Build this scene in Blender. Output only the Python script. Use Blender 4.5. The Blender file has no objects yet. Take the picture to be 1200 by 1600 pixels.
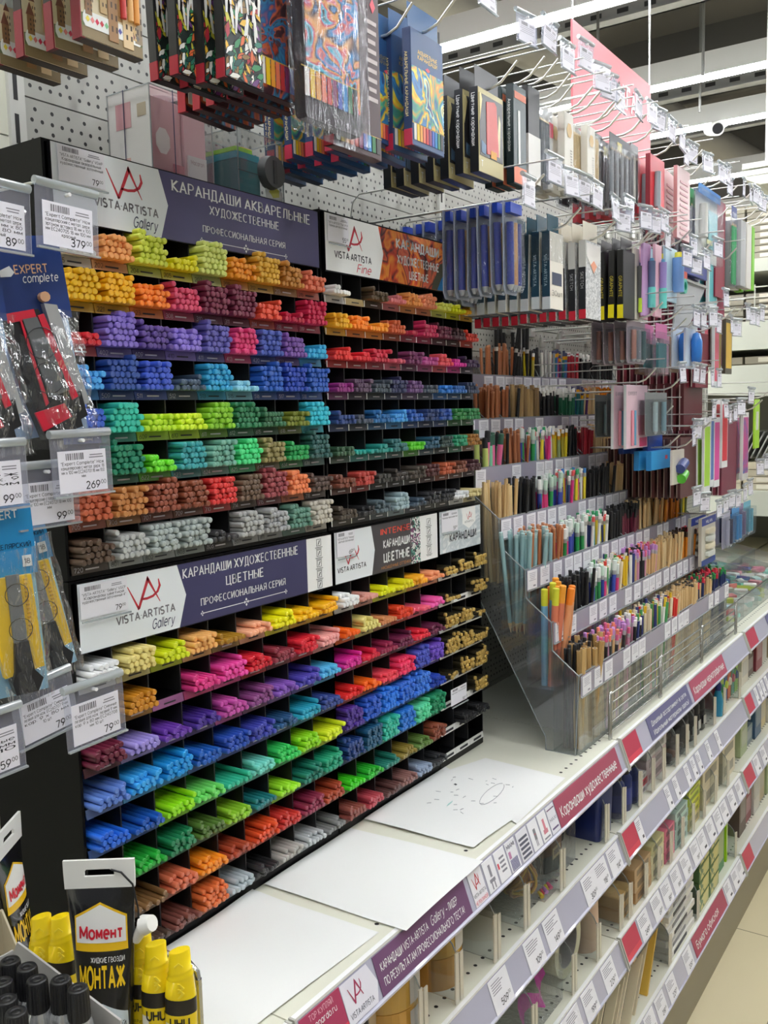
import bpy, math, random
from mathutils import Vector, Matrix
random.seed(7)
C = bpy.context.scene.collection
PI = math.pi
# ---------------------------------------------------------------- camera
cam_d = bpy.data.cameras.new('camera'); cam = bpy.data.objects.new('camera', cam_d); C.objects.link(cam)
_r = Vector((0.558060, -0.829412, -0.025402)); _u = Vector((0.100083, 0.036888, 0.994295)); _f = Vector((0.823743, 0.557419, -0.103596))
cam.matrix_world = Matrix(((_r.x, _u.x, -_f.x, 0), (_r.y, _u.y, -_f.y, 0), (_r.z, _u.z, -_f.z, 1.5), (0, 0, 0, 1)))
cam_d.sensor_fit = 'VERTICAL'; cam_d.sensor_height = 36; cam_d.lens = 32.7448; cam_d.clip_start = 0.05; cam_d.clip_end = 60
bpy.context.scene.camera = cam
# ---------------------------------------------------------------- exposure, world
sc = bpy.context.scene
sc.view_settings.view_transform = 'Standard'; sc.view_settings.look = 'None'; sc.view_settings.gamma = 1
sc.view_settings.exposure = 0.0
sc.cycles.transparent_max_bounces = 48
wd = bpy.data.worlds.new('store_air'); sc.world = wd; wd.use_nodes = True
wd.node_tree.nodes['Background'].inputs[0].default_value = (0.93, 0.97, 1, 1)
wd.node_tree.nodes['Background'].inputs[1].default_value = 0.26
TUBE_POWER = 48
# ---------------------------------------------------------------- materials
def lin(c):
    return tuple((x/12.92 if x <= .04045 else ((x+.055)/1.055)**2.4) for x in c)
def hexc(h):
    h = h.lstrip('#'); return lin(tuple(int(h[i:i+2], 16)/255 for i in (0, 2, 4)))
_mc = {}
def M(h, rough=.45, metal=0.0, coat=0.0, spec=.5):
    k = (h, rough, metal, coat, spec)
    if k in _mc: return _mc[k]
    m = bpy.data.materials.new('m_' + h.lstrip('#')); m.use_nodes = True
    b = m.node_tree.nodes['Principled BSDF']
    b.inputs['Base Color'].default_value = (*hexc(h), 1); b.inputs['Roughness'].default_value = rough
    b.inputs['Metallic'].default_value = metal; b.inputs['Coat Weight'].default_value = coat
    b.inputs['Specular IOR Level'].default_value = spec
    _mc[k] = m; return m
def glow(h, s):
    k = ('glow', h, s)
    if k in _mc: return _mc[k]
    m = bpy.data.materials.new('lamp_' + h.lstrip('#')); m.use_nodes = True; nt = m.node_tree
    nt.nodes.remove(nt.nodes['Principled BSDF']); e = nt.nodes.new('ShaderNodeEmission')
    e.inputs[0].default_value = (*hexc(h), 1); e.inputs[1].default_value = s
    nt.links.new(e.outputs[0], nt.nodes['Material Output'].inputs[0]); _mc[k] = m; return m
def clear(tint='#f4f6f7', gl=.10, rough=.08, haze=0.0, hazecol='#ffffff', wrinkle=0):
    """thin clear plastic: tinted transparency, fresnel gloss and a little white haze"""
    k = ('clear', tint, gl, rough, haze, hazecol, wrinkle)
    if k in _mc: return _mc[k]
    m = bpy.data.materials.new('plastic_' + tint.lstrip('#')); m.use_nodes = True; nt = m.node_tree; N = nt.nodes; L = nt.links
    N.remove(N['Principled BSDF'])
    t = N.new('ShaderNodeBsdfTransparent'); t.inputs[0].default_value = (*hexc(tint), 1)
    g = N.new('ShaderNodeBsdfGlossy'); g.inputs['Roughness'].default_value = rough; g.inputs[0].default_value = (1, 1, 1, 1)
    d = N.new('ShaderNodeBsdfDiffuse'); d.inputs[0].default_value = (*hexc(hazecol), 1)
    lw = N.new('ShaderNodeLayerWeight'); lw.inputs[0].default_value = .25
    mr = N.new('ShaderNodeMath'); mr.operation = 'MULTIPLY_ADD'; mr.inputs[1].default_value = .33; mr.inputs[2].default_value = gl
    L.new(lw.outputs['Fresnel'], mr.inputs[0])
    a = N.new('ShaderNodeMixShader'); a.inputs[0].default_value = haze; L.new(t.outputs[0], a.inputs[1]); L.new(d.outputs[0], a.inputs[2])
    c = N.new('ShaderNodeMixShader'); L.new(mr.outputs[0], c.inputs[0]); L.new(a.outputs[0], c.inputs[1]); L.new(g.outputs[0], c.inputs[2])
    if wrinkle:
        tc = N.new('ShaderNodeTexCoord'); no = N.new('ShaderNodeTexNoise'); no.inputs['Scale'].default_value = wrinkle
        no.inputs['Detail'].default_value = 3; no.inputs['Distortion'].default_value = 1.5
        bp = N.new('ShaderNodeBump'); bp.inputs['Strength'].default_value = .55; bp.inputs['Distance'].default_value = .02
        mp = N.new('ShaderNodeMapping'); mp.inputs['Scale'].default_value = (1.6, 1, .45); L.new(tc.outputs['Object'], mp.inputs[0]); L.new(mp.outputs[0], no.inputs['Vector'])
        L.new(no.outputs[0], bp.inputs['Height']); L.new(bp.outputs[0], g.inputs['Normal']); L.new(bp.outputs[0], lw.inputs['Normal'])
    L.new(c.outputs[0], N['Material Output'].inputs[0]); _mc[k] = m; return m
def art(cols, scale=20, seed=0, mode='blobs', rough=.3):
    """printed picture: swirling patches of the given colours"""
    k = ('art', tuple(cols), scale, seed, mode)
    if k in _mc: return _mc[k]
    m = bpy.data.materials.new('print_' + str(seed)); m.use_nodes = True; nt = m.node_tree; N = nt.nodes; L = nt.links
    b = N['Principled BSDF']; b.inputs['Roughness'].default_value = rough
    tc = N.new('ShaderNodeTexCoord'); mp = N.new('ShaderNodeMapping'); mp.inputs['Location'].default_value = (seed*.37, seed*.11, seed*.23)
    L.new(tc.outputs['Object'], mp.inputs[0])
    if mode == 'blobs':
        t = N.new('ShaderNodeTexNoise'); t.inputs['Scale'].default_value = scale; t.inputs['Detail'].default_value = 2; t.inputs['Distortion'].default_value = 2.2; fac = t.outputs[0]
    elif mode == 'cells':
        n0 = N.new('ShaderNodeTexNoise'); n0.inputs['Scale'].default_value = scale*.6
        L.new(mp.outputs[0], n0.inputs['Vector'])
        mx = N.new('ShaderNodeMixRGB'); mx.inputs[0].default_value = .12; L.new(mp.outputs[0], mx.inputs[1]); L.new(n0.outputs['Color'], mx.inputs[2])
        t = N.new('ShaderNodeTexVoronoi'); t.inputs['Scale'].default_value = scale; L.new(mx.outputs[0], t.inputs['Vector'])
        sp = N.new('ShaderNodeSeparateColor'); L.new(t.outputs['Color'], sp.inputs[0]); fac = sp.outputs[0]
    else:
        t = N.new('ShaderNodeTexWave'); t.inputs['Scale'].default_value = scale; t.inputs['Distortion'].default_value = 6; t.inputs['Detail'].default_value = 1.5; t.inputs['Detail Scale'].default_value = .8; fac = t.outputs['Fac']
    if mode != 'cells': L.new(mp.outputs[0], t.inputs['Vector'])
    cr = N.new('ShaderNodeValToRGB'); cr.color_ramp.interpolation = 'CONSTANT' if mode == 'cells' else 'LINEAR'
    e = cr.color_ramp.elements; n = len(cols); lo, hi = ((0, 1) if mode != 'blobs' else (.3, .7))
    for i, h in enumerate(cols):
        p = lo + (hi-lo)*i/(n if mode == 'cells' else n-1)
        el = e[i] if i < 2 else e.new(min(p, 1)); el.position = min(p, 1); el.color = (*hexc(h), 1)
    L.new(fac, cr.inputs[0]); L.new(cr.outputs[0], b.inputs['Base Color']); _mc[k] = m; return m
def nodes_mat(name):
    m = bpy.data.materials.new(name); m.use_nodes = True; return m, m.node_tree.nodes, m.node_tree.links, m.node_tree.nodes['Principled BSDF']
# ---------------------------------------------------------------- mesh builder
# ---------------------------------------------------------------- lettering drawn with strokes
GL = {}
def _g(s):
    for line in s.strip().split('\n'):
        ch, body = line.strip().split(' ', 1)
        for c in ch: GL[c] = body
_g('''
АA 0,0 .27,.72 .54,0|.09,.24 .45,.24
Б .42,.72 0,.72 0,0 .2,0 (.22,.2,.22,.2,-90,90) 0,.4
ВB 0,0 0,.72 .2,.72 (.2,.55,.18,.17,90,-90) 0,.38|.2,.38 (.22,.19,.22,.19,90,-90) 0,0
Г 0,0 0,.72 .4,.72
Д 0,-.13 0,0 .54,0 .54,-.13|.08,0 .14,.72 .46,.72 .46,0
ЕE .4,.72 0,.72 0,0 .4,0|0,.37 .35,.37
Ж .35,0 .35,.72|0,.72 .33,.37 0,0|.7,.72 .37,.37 .7,0
З (.2,.54,.2,.18,150,-90) .14,.37|.2,.37 (.2,.19,.23,.19,90,-150)
И 0,.72 0,0 .46,.72 .46,0
Й 0,.72 0,0 .46,.72 .46,0|(.23,.88,.1,.07,190,350)
КK 0,0 0,.72|.44,.72 .03,.36 .47,0
Л 0,0 .08,.05 .14,.72 .47,.72 .47,0
МM 0,0 0,.72 .3,.18 .6,.72 .6,0
НH 0,0 0,.72|.48,0 .48,.72|0,.37 .48,.37
ОO (.29,.36,.29,.36,0,360)
П 0,0 0,.72 .46,.72 .46,0
РP 0,0 0,.72 .2,.72 (.22,.53,.22,.19,90,-90) 0,.34
СC (.29,.36,.29,.36,48,312)
ТT 0,.72 .52,.72|.26,.72 .26,0
У 0,.72 .26,.24|.52,.72 .22,.08 .06,0
ФФ (.32,.38,.32,.23,0,360)|.32,-.02 .32,.76
ХX 0,0 .52,.72|0,.72 .52,0
Ц 0,.72 0,0 .54,0 .54,-.13|.45,0 .45,.72
Ч 0,.72 0,.5 (.18,.48,.18,.14,180,270) .44,.36|.44,.72 .44,0
Ш 0,.72 0,0 .66,0 .66,.72|.33,0 .33,.72
Щ 0,.72 0,0 .74,0 .74,-.13|.33,0 .33,.72|.66,0 .66,.72
Ы 0,.72 0,0 .16,0 (.18,.2,.18,.2,-90,90) 0,.4|.54,0 .54,.72
Ь 0,.72 0,0 .2,0 (.22,.2,.2,.2,-90,90) 0,.4
Ъ -.1,.72 0,.72 0,0 .2,0 (.22,.2,.2,.2,-90,90) 0,.4
Э (.2,.36,.28,.36,130,-130)|.1,.37 .46,.37
Ю 0,0 0,.72|0,.37 .2,.37|(.46,.36,.26,.36,0,360)
Я .46,0 .46,.72 .24,.72 (.22,.53,.2,.19,90,270) .46,.34|.24,.34 0,0
D 0,0 0,.72 .18,.72 (.2,.36,.32,.36,90,-90) 0,0
F 0,0 0,.72 .4,.72|0,.37 .34,.37
G (.29,.36,.29,.36,48,340) .56,.36 .32,.36
I 0,0 0,.72
L 0,.72 0,0 .38,0
N 0,0 0,.72 .48,0 .48,.72
R 0,0 0,.72 .2,.72 (.22,.54,.2,.18,90,-90) 0,.36|.22,.36 .46,0
S (.23,.54,.21,.18,40,270)|(.23,.18,.22,.18,90,-140)
U 0,.72 0,.24 (.24,.24,.24,.24,180,360) .48,.72
V 0,.72 .27,0 .54,.72
W 0,.72 .2,0 .4,.6 .6,0 .8,.72
Y 0,.72 .26,.34 .26,0|.52,.72 .26,.34
аa (.2,.26,.2,.26,0,360)|.4,.52 .4,0
б (.22,.22,.22,.22,0,360)|.02,.3 .06,.58 .4,.72
еe .02,.27 .42,.27 (.22,.26,.21,.26,0,310)
рp (.22,.26,.2,.26,0,360)|0,.52 0,-.2
сc (.22,.26,.22,.26,48,312)
уy 0,.52 .22,.02|.44,.52 .2,-.12 .04,-.2
ф (.3,.26,.3,.24,0,360)|.3,-.2 .3,.72
b 0,.72 0,0|(.22,.26,.2,.26,0,360)
d .42,.72 .42,0|(.2,.26,.2,.26,0,360)
f (.2,.58,.12,.14,20,180) .08,0|-.04,.5 .24,.5
h 0,0 0,.72|(.2,.32,.2,.2,180,0) .4,0
i 0,0 0,.52|0,.66 0,.70
l 0,0 0,.72
m 0,0 0,.52|(.17,.34,.17,.18,180,0) .34,0|(.51,.34,.17,.18,180,0) .68,0
nп 0,0 0,.52|(.2,.32,.2,.2,180,0) .4,0
оo (.23,.26,.23,.26,0,360)
r 0,0 0,.52|(.18,.32,.18,.2,180,60)
s (.18,.39,.16,.13,40,270)|(.18,.13,.17,.13,90,-140)
t .08,.66 .08,.1 (.18,.12,.1,.12,180,290)|-.06,.5 .26,.5
u 0,.52 0,.2 (.2,.2,.2,.2,180,360) .4,.52|.4,.52 .4,0
v 0,.52 .21,0 .42,.52
x 0,0 .42,.52|0,.52 .42,0
0 (.23,.36,.23,.36,0,360)
1 0,.56 .16,.72 .16,0
2 (.22,.52,.2,.2,160,-30) 0,0 .44,0
3 (.2,.54,.2,.18,150,-90) .14,.37|.2,.37 (.2,.19,.23,.19,90,-150)
4 .34,0 .34,.72 0,.2 .48,.2
5 .4,.72 .06,.72 .02,.4 (.2,.23,.22,.23,120,-150)
6 .38,.72 .06,.36|(.23,.22,.22,.22,0,360)
7 0,.72 .44,.72 .14,0
8 (.22,.54,.18,.17,0,360)|(.22,.19,.22,.19,0,360)
9 .08,0 .4,.36|(.23,.5,.22,.22,0,360)
. 0,0 0,.05
, .03,.05 0,-.1
" 0,.72 0,.54|.14,.72 .14,.54
· 0,.34 0,.40
- 0,.3 .24,.3
– 0,.3 .46,.3
! 0,.72 0,.22|0,0 0,.05
''')
for _c in 'вгджзийклмнтхцчшщыьэюя': GL.setdefault(_c, ('small', _c.upper()))
def glyph_strokes(c):
    b = GL.get(c); k = 1
    if b is None: return None
    if isinstance(b, tuple): b = GL[b[1]]; k = .72
    out = []
    for st in b.split('|'):
        pts = []
        for t in st.split(' '):
            if t.startswith('('):
                cx, cy, rx, ry, a0, a1 = map(float, t[1:-1].split(','))
                n = max(4, int(abs(a1-a0)/24))
                pts += [((cx+rx*math.cos(math.radians(a0+(a1-a0)*i/n)))*k, (cy+ry*math.sin(math.radians(a0+(a1-a0)*i/n)))*k) for i in range(n+1)]
            elif t: x, y = map(float, t.split(',')); pts.append((x*k, y*k))
        out.append(pts)
    return out
_txt = {}
def text_mesh(s, bold, serif=False):
    key = (s, bold, serif)
    if key in _txt: return _txt[key]
    h = (.078+bold*2.6)/2; v = []; f = []; X = 0
    def quad(p): n = len(v); v.extend((q[0], q[1], 0) for q in p); f.append((n, n+1, n+2, n+3))
    for c in s:
        if c == ' ': X += .30; continue
        ss = glyph_strokes(c)
        if ss is None: continue
        x0 = min(p[0] for q in ss for p in q); x1 = max(p[0] for q in ss for p in q)
        for q in ss:
            n = len(q)
            for i in range(n-1):
                (ax, ay), (bx, by) = q[i], q[i+1]; dx, dy = bx-ax, by-ay; l = math.hypot(dx, dy)
                if l < 1e-6: continue
                dx /= l; dy /= l; e0 = h*.45 if i > 0 else 0; e1 = h*.45 if i < n-2 else 0; w = h*(1 if (not serif or abs(dy) > .6) else .62)
                ax -= dx*e0+x0-X; bx += dx*e1-x0+X; ay -= dy*e0; by += dy*e1
                quad([(ax-dy*w, ay+dx*w), (ax+dy*w, ay-dx*w), (bx+dy*w, by-dx*w), (bx-dy*w, by+dx*w)])
            if serif:
                for (a, b_) in ((q[0], q[1]), (q[-1], q[-2])):
                    if abs(b_[1]-a[1]) > abs(b_[0]-a[0])*.8 and (abs(a[1]) < .02 or abs(a[1]-.72) < .02):
                        y = a[1]; xx = a[0]-x0+X; d = .035 if y < .3 else -.035
                        quad([(xx-.11, y), (xx+.11, y), (xx+.11, y+d), (xx-.11, y+d)])
        X += x1-x0+.17+(.04 if serif else 0)+bold
    v = [(a+.0, b_, 0) for a, b_, _ in v]
    _txt[key] = (v, f); return _txt[key]
class MB:
    def __init__(s): s.v = []; s.f = []; s.m = []; s.sm = []; s.mats = []; s.T = None
    def mi(s, m):
        if m not in s.mats: s.mats.append(m)
        return s.mats.index(m)
    def add(s, vs, fs, mat, smooth=False):
        n = len(s.v)
        if s.T is not None: vs = [tuple(s.T @ Vector(p)) for p in vs]
        s.v += [tuple(p) for p in vs]; i = s.mi(mat)
        for f in fs: s.f.append(tuple(a+n for a in f)); s.m.append(i); s.sm.append(smooth)
        return s
    def box(s, x0, x1, y0, y1, z0, z1, mat, b=0):
        if b:
            p = [(x0+b, z0), (x1-b, z0), (x1, z0+b), (x1, z1-b), (x1-b, z1), (x0+b, z1), (x0, z1-b), (x0, z0+b)]
            return s.prism(p, y0, y1, mat)
        v = [(x0, y0, z0), (x1, y0, z0), (x1, y1, z0), (x0, y1, z0), (x0, y0, z1), (x1, y0, z1), (x1, y1, z1), (x0, y1, z1)]
        return s.add(v, [(0, 3, 2, 1), (4, 5, 6, 7), (0, 1, 5, 4), (1, 2, 6, 5), (2, 3, 7, 6), (3, 0, 4, 7)], mat)
    def prism(s, p, y0, y1, mat, axis='y'):
        """polygon p in (x,z) extruded along y (axis 'y'), in (y,z) along x ('x') or in (x,y) along z ('z')"""
        n = len(p); g = {'y': lambda a, b, t: (a, t, b), 'x': lambda a, b, t: (t, a, b), 'z': lambda a, b, t: (a, b, t)}[axis]
        v = [g(a, b, y0) for a, b in p] + [g(a, b, y1) for a, b in p]
        f = [tuple(range(n)), tuple(range(2*n-1, n-1, -1))] + [(i, i+n, (i+1) % n+n, (i+1) % n) for i in range(n)]
        return s.add(v, f, mat)
    def quad(s, a, b, c, d, mat): return s.add([a, b, c, d], [(0, 1, 2, 3)], mat)
    def rings(s, rings, mat, smooth=True, caps=True):
        n = len(rings[0]); v = [p for r in rings for p in r]; f = []
        for k in range(len(rings)-1):
            for i in range(n):
                j = (i+1) % n; f.append((k*n+i, k*n+j, (k+1)*n+j, (k+1)*n+i))
        s.add(v, f, mat, smooth)
        if caps:
            s.add(rings[0], [tuple(range(n-1, -1, -1))], mat); s.add(rings[-1], [tuple(range(n))], mat)
        return s
    def cyl(s, p0, p1, r0, r1, mat, n=12, smooth=True, caps=True, ph=0):
        p0 = Vector(p0); p1 = Vector(p1); d = (p1-p0).normalized()
        a = d.orthogonal().normalized(); b = d.cross(a)
        return s.rings([[p+(a*math.cos(ph+2*PI*i/n)+b*math.sin(ph+2*PI*i/n))*r for i in range(n)] for p, r in ((p0, r0), (p1, r1))], mat, smooth, caps)
    def lathe(s, prof, o, mat, n=16, axis='z', smooth=True, sx=1, sy=1):
        rs = []
        for r, h in prof:
            ring = []
            for i in range(n):
                a = 2*PI*i/n; x, y = r*math.cos(a)*sx, r*math.sin(a)*sy
                ring.append({'z': (o[0]+x, o[1]+y, o[2]+h), 'y': (o[0]+x, o[1]+h, o[2]-y), 'x': (o[0]+h, o[1]+x, o[2]+y)}[axis])
            rs.append(ring)
        return s.rings(rs, mat, smooth)
    def tube(s, pts, r, mat, n=6):
        pts = [Vector(p) for p in pts]; rs = []; a = None
        for i, p in enumerate(pts):
            d = (pts[min(i+1, len(pts)-1)]-pts[max(i-1, 0)]).normalized()
            a = d.orthogonal().normalized() if a is None else (a-d*a.dot(d)).normalized()
            b = d.cross(a); rs.append([p+(a*math.cos(2*PI*k/n)+b*math.sin(2*PI*k/n))*r for k in range(n)])
        return s.rings(rs, mat)
    def torus(s, o, R, w, h, mat, n=28, axis='z', ri=None):
        """flat roll: outer radius R, inner radius ri, height h"""
        ri = ri or R-w; out = []
        pr = [(ri, 0), (R, 0), (R, h), (ri, h), (ri, 0)]
        rs = []
        for r, hh in pr:
            ring = []
            for i in range(n):
                a = 2*PI*i/n; x, y = r*math.cos(a), r*math.sin(a)
                ring.append({'z': (o[0]+x, o[1]+y, o[2]+hh), 'y': (o[0]+x, o[1]+hh, o[2]-y), 'x': (o[0]+hh, o[1]+x, o[2]+y)}[axis])
            rs.append(ring)
        return s.rings(rs, mat, False, False)
    def text(s, t, x, y, z, size, mat, align='l', width=None, bold=0.0, shear=0.0, axis='front', sx=1.0, serif=False):
        """lettering on a plane that faces -y (front), or reading downward on one that faces -x (spine)"""
        v, f = text_mesh(t, bold, serif)
        if not v: return s
        x0 = min(p[0] for p in v); x1 = max(p[0] for p in v)
        k = (width/((x1-x0)*size)) if width else sx
        off = {'l': 0, 'c': -(x1-x0)/2, 'r': -(x1-x0)}[align]
        out = []
        for p in v:
            a = (p[0]-x0+off+shear*p[1])*size*k; b = p[1]*size
            if axis == 'front': out.append((x+a, y, z+b))
            elif axis == 'spine': out.append((x, y-b, z-a))
            elif axis == 'slant': out.append((x+a, y+b*.36, z+b*.93))
        return s.add(out, f, mat)
    def build(s, name, parent=None, origin=None, keep=False):
        me = bpy.data.meshes.new(name); vs = s.v
        o0 = Vector((0, 0, 0))
        if parent is not None and not keep: o0 = Vector(parent.get('_o', (0, 0, 0)))
        if origin is not None: o0 = Vector(origin)
        if o0.length: vs = [(p[0]-o0.x, p[1]-o0.y, p[2]-o0.z) for p in vs]
        me.from_pydata(vs, [], s.f)
        for m in s.mats: me.materials.append(m)
        me.polygons.foreach_set('material_index', s.m); me.polygons.foreach_set('use_smooth', s.sm); me.update()
        ob = bpy.data.objects.new(name, me); C.objects.link(ob)
        if parent is not None: ob.parent = parent; ob['_o'] = tuple(o0)
        elif origin is not None: ob.location = origin; ob['_o'] = tuple(o0)
        return ob
def tag(o, label=None, cat=None, group=None, kind=None):
    if label: o['label'] = label
    if cat: o['category'] = cat
    if group: o['group'] = group
    if kind: o['kind'] = kind
    return o
def thing(name, label, cat, loc=(0, 0, 0), group=None, local=False):
    o = bpy.data.objects.new(name, None); o.empty_display_size = .02; C.objects.link(o); o.location = loc; o['_o'] = (0.0, 0.0, 0.0) if local else tuple(loc)
    return tag(o, label, cat, group)
def copy_tree(o, loc=None, label=None, rot=None, par=None):
    c = o.copy(); C.objects.link(c)
    if par is not None: c.parent = par
    if loc is not None: c.location = loc
    if rot is not None: c.rotation_euler = rot
    if label: c['label'] = label
    for ch in list(o.children): copy_tree(ch, par=c)
    return c
ORD = ['first', 'second', 'third', 'fourth', 'fifth', 'sixth', 'seventh', 'eighth', 'ninth', 'tenth', 'eleventh', 'twelfth', 'thirteenth', 'fourteenth', 'fifteenth', 'sixteenth', 'seventeenth', 'eighteenth', 'nineteenth', 'twentieth'] + ['twenty-' + w for w in ('first', 'second', 'third', 'fourth', 'fifth', 'sixth', 'seventh', 'eighth', 'ninth')]
def cname(h):
    r, g, b = [int(h.lstrip('#')[i:i+2], 16)/255 for i in (0, 2, 4)]
    import colorsys
    H, S, V = colorsys.rgb_to_hsv(r, g, b); H *= 360
    if S < .14: return 'white' if V > .85 else 'pale grey' if V > .62 else 'grey' if V > .38 else 'black' if V < .2 else 'dark grey'
    n = ('red' if H < 12 or H >= 345 else 'orange' if H < 38 else 'yellow' if H < 58 else 'lime' if H < 85 else 'green' if H < 155 else 'turquoise' if H < 192 else 'blue' if H < 238 else 'violet' if H < 285 else 'magenta')
    if n in ('red', 'orange') and V < .5: n = 'brown'
    if n == 'magenta' and V < .5: n = 'plum'
    if n == 'red' and S < .6 and V > .7: n = 'pink'
    if n == 'orange' and S < .55 and V > .7: n = 'peach'
    if V < .34: return 'dark ' + n
    if V > .8 and S < .5: return 'pale ' + n
    return n
# shared materials
WHITE = M('#f2f3f2', .5); PAPER = M('#e9eae8', .7); CARD = M('#eceaf0', .55); INK = M('#2b2b33', .6); GREYINK = M('#8a8892', .6)
BLACKP = M('#08080a', .35, 0, 0, .2); BLACKM = M('#0a0a0b', .7, 0, 0, .1); DGREY = M('#3a3a3d', .5); CHROME = M('#c9c9c6', .22, 1.0); WIRE = M('#dcdcd8', .3, .9)
STEELW = M('#dfdfcf', .4); RAILP = M('#b9b8cb', .25, 0, .4); RED = M('#b23b55', .4); RED2 = M('#d8475a', .4); PURPLE = M('#6f4a6e', .4); NAVYSIGN = M('#4d4972', .4)
SIGNW = M('#e9eef2', .35); LOGORED = M('#c3303f', .4); LOGOGREY = M('#77767c', .4); DISP_Y = .84
CLR = clear('#f3f5f8', .03, .18, .13, '#dcdcf0'); ACR = clear('#eef1f2', .05, .05, .04, '#ffffff'); ACRE = clear('#cfd6d8', .12, .1, .35, '#dfe4e6'); BAG = clear('#f6f8fa', .035, .14, .02, '#ffffff', 45); BAGT = clear('#f0f4f6', .04, .16, .02, '#ffffff', 70)
# ================================================================ SETTING
def math_chain(N, L):
    def mth(op, a, b=None, c=None):
        n = N.new('ShaderNodeMath'); n.operation = op
        for i, q in enumerate((a, b, c)):
            if q is None: continue
            if isinstance(q, (int, float)): n.inputs[i].default_value = q
            else: L.new(q, n.inputs[i])
        return n.outputs[0]
    return mth
def peg_material():
    m, N, L, b = nodes_mat('perforated_steel'); mth = math_chain(N, L)
    tc = N.new('ShaderNodeTexCoord'); sp = N.new('ShaderNodeSeparateXYZ'); L.new(tc.outputs['Object'], sp.inputs[0])
    x = sp.outputs[0]; z = mth('FLOORED_MODULO', mth('SUBTRACT', sp.outputs[2], 1.8285), .064)
    best = None
    for pitch, x0, zr in ((.01447, .739, .0141), (.0243, .744, .026), (.01447, .739, .0382), (.0243, .744, .0513)):
        q = mth('DIVIDE', mth('SUBTRACT', x, x0), pitch)
        dx = mth('MULTIPLY', mth('SUBTRACT', q, mth('ROUND', q)), pitch); dz = mth('SUBTRACT', z, zr)
        d = mth('SQRT', mth('ADD', mth('MULTIPLY', dx, dx), mth('MULTIPLY', dz, dz)))
        best = d if best is None else mth('MINIMUM', best, d)
    fac = mth('LESS_THAN', best, .0025)
    mx = N.new('ShaderNodeMixRGB'); mx.inputs[1].default_value = (*hexc('#a4a49c'), 1); mx.inputs[2].default_value = (*hexc('#191918'), 1)
    L.new(fac, mx.inputs[0]); L.new(mx.outputs[0], b.inputs['Base Color']); b.inputs['Roughness'].default_value = .42
    return m
PEG = peg_material()
POSTX = (.716, 1.712, 2.722, 3.73)
mb = MB()
for a, b_ in ((-.6, .7055), (.7265, 1.7015), (1.7225, 2.7115), (2.7325, 3.72)):
    k = 0; z = .804 if a > 0 else .86
    hgt = .064 if a > 0 else .098
    while z < 2.13:
        mb.box(a, b_, 1.0, 1.012, z+.0009, z+hgt-.0009, PEG if a > 0 else STEELW); z += hgt
        k += 1
mb.box(-.6, 3.72, 1.012, 1.016, 0.0, 2.14, M('#6d6d6a', .6))
tag(mb.build('wall_back'), kind='structure')
m, N, L, b = nodes_mat('floor_tiles'); mth = math_chain(N, L)
tc = N.new('ShaderNodeTexCoord'); sp = N.new('ShaderNodeSeparateXYZ'); L.new(tc.outputs['Object'], sp.inputs[0])
gx = mth('ABSOLUTE', mth('SUBTRACT', mth('FLOORED_MODULO', mth('ADD', sp.outputs[0], 0.3-2.70+6), .6), .3))
gy = mth('ABSOLUTE', mth('SUBTRACT', mth('FLOORED_MODULO', mth('ADD', sp.outputs[1], 0.3-.45+6), .6), .3))
jt = mth('LESS_THAN', mth('MINIMUM', gx, gy), .0018)
no = N.new('ShaderNodeTexNoise'); no.inputs['Scale'].default_value = 3; L.new(tc.outputs['Object'], no.inputs['Vector'])
c0 = N.new('ShaderNodeMixRGB'); c0.inputs[1].default_value = (*hexc('#d8cdac'), 1); c0.inputs[2].default_value = (*hexc('#cfc4a2'), 1); L.new(no.outputs[0], c0.inputs[0])
mx = N.new('ShaderNodeMixRGB'); mx.inputs[2].default_value = (*hexc('#85806c'), 1); L.new(jt, mx.inputs[0]); L.new(c0.outputs[0], mx.inputs[1])
L.new(mx.outputs[0], b.inputs['Base Color']); b.inputs['Roughness'].default_value = .22
tag(MB().box(-3, 12, -4, 5, -.10, -.02, m).build('floor'), kind='structure')
mb = MB().box(-3, 6, -1.45, -1.40, -.02, 2.25, M('#9a9a94', .6))  # unseen shelf run added behind the camera to keep low light off rack interiors
for z in (.15, .5, .85, 1.2, 1.55, 1.9, 2.2): mb.box(-3, 6, -1.40, -1.0, z, z+.03, M('#b8b8b0', .5))
for z in (.18, .53, .88, 1.23, 1.58, 1.93):
    for k in range(60): mb.box(-3+k*.15, -2.87+k*.15, -1.38, -1.03, z, z+.16+.10*((k*7) % 5)/5, M(('#b89a9a', '#9aaaba', '#d0ccc0', '#8a8a90', '#c8b88a', '#a8b8a8')[(k*5) % 6], .6))
tag(mb.build('wall_added_blocker'), kind='structure')
# ceiling with ducts and trays
CEIL = M('#716e69', .8)
mb = MB().box(-3, 12, -4, 5, 3.9, 4.0, CEIL)
tag(mb.build('ceiling'), kind='structure')
mb = MB()
for x in (3.9, 6.3, 8.4): mb.box(x, x+.35, -4, 5, 3.55, 3.9, M('#64625d', .8))
tag(mb.build('ceiling_beam'), kind='structure')
for i, x in enumerate((-.8, .3, 1.35, 2.4, 3.44, 4.46, 5.21, 6.4, 7.6)):
    t = thing('ceiling_light', f'white fluorescent strip light across the ceiling, {ORD[i]} from the near end', 'light', (x, 0, 3.0), 'ceiling strip lights')
    MB().box(x-.045, x+.045, -1.35, 4.2, 3.015, 3.07, M('#d6d6d2', .5)).box(x-.048, x-.042, -1.35, 4.2, 2.975, 3.07, M('#d6d6d2', .5)).box(x+.042, x+.048, -1.35, 4.2, 2.975, 3.07, M('#d6d6d2', .5)).build('housing', t)
    MB().cyl((x, -1.35, 2.986), (x, 4.2, 2.986), .026, .026, glow('#fbfdff', TUBE_POWER), 10).build('tube', t)
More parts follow.
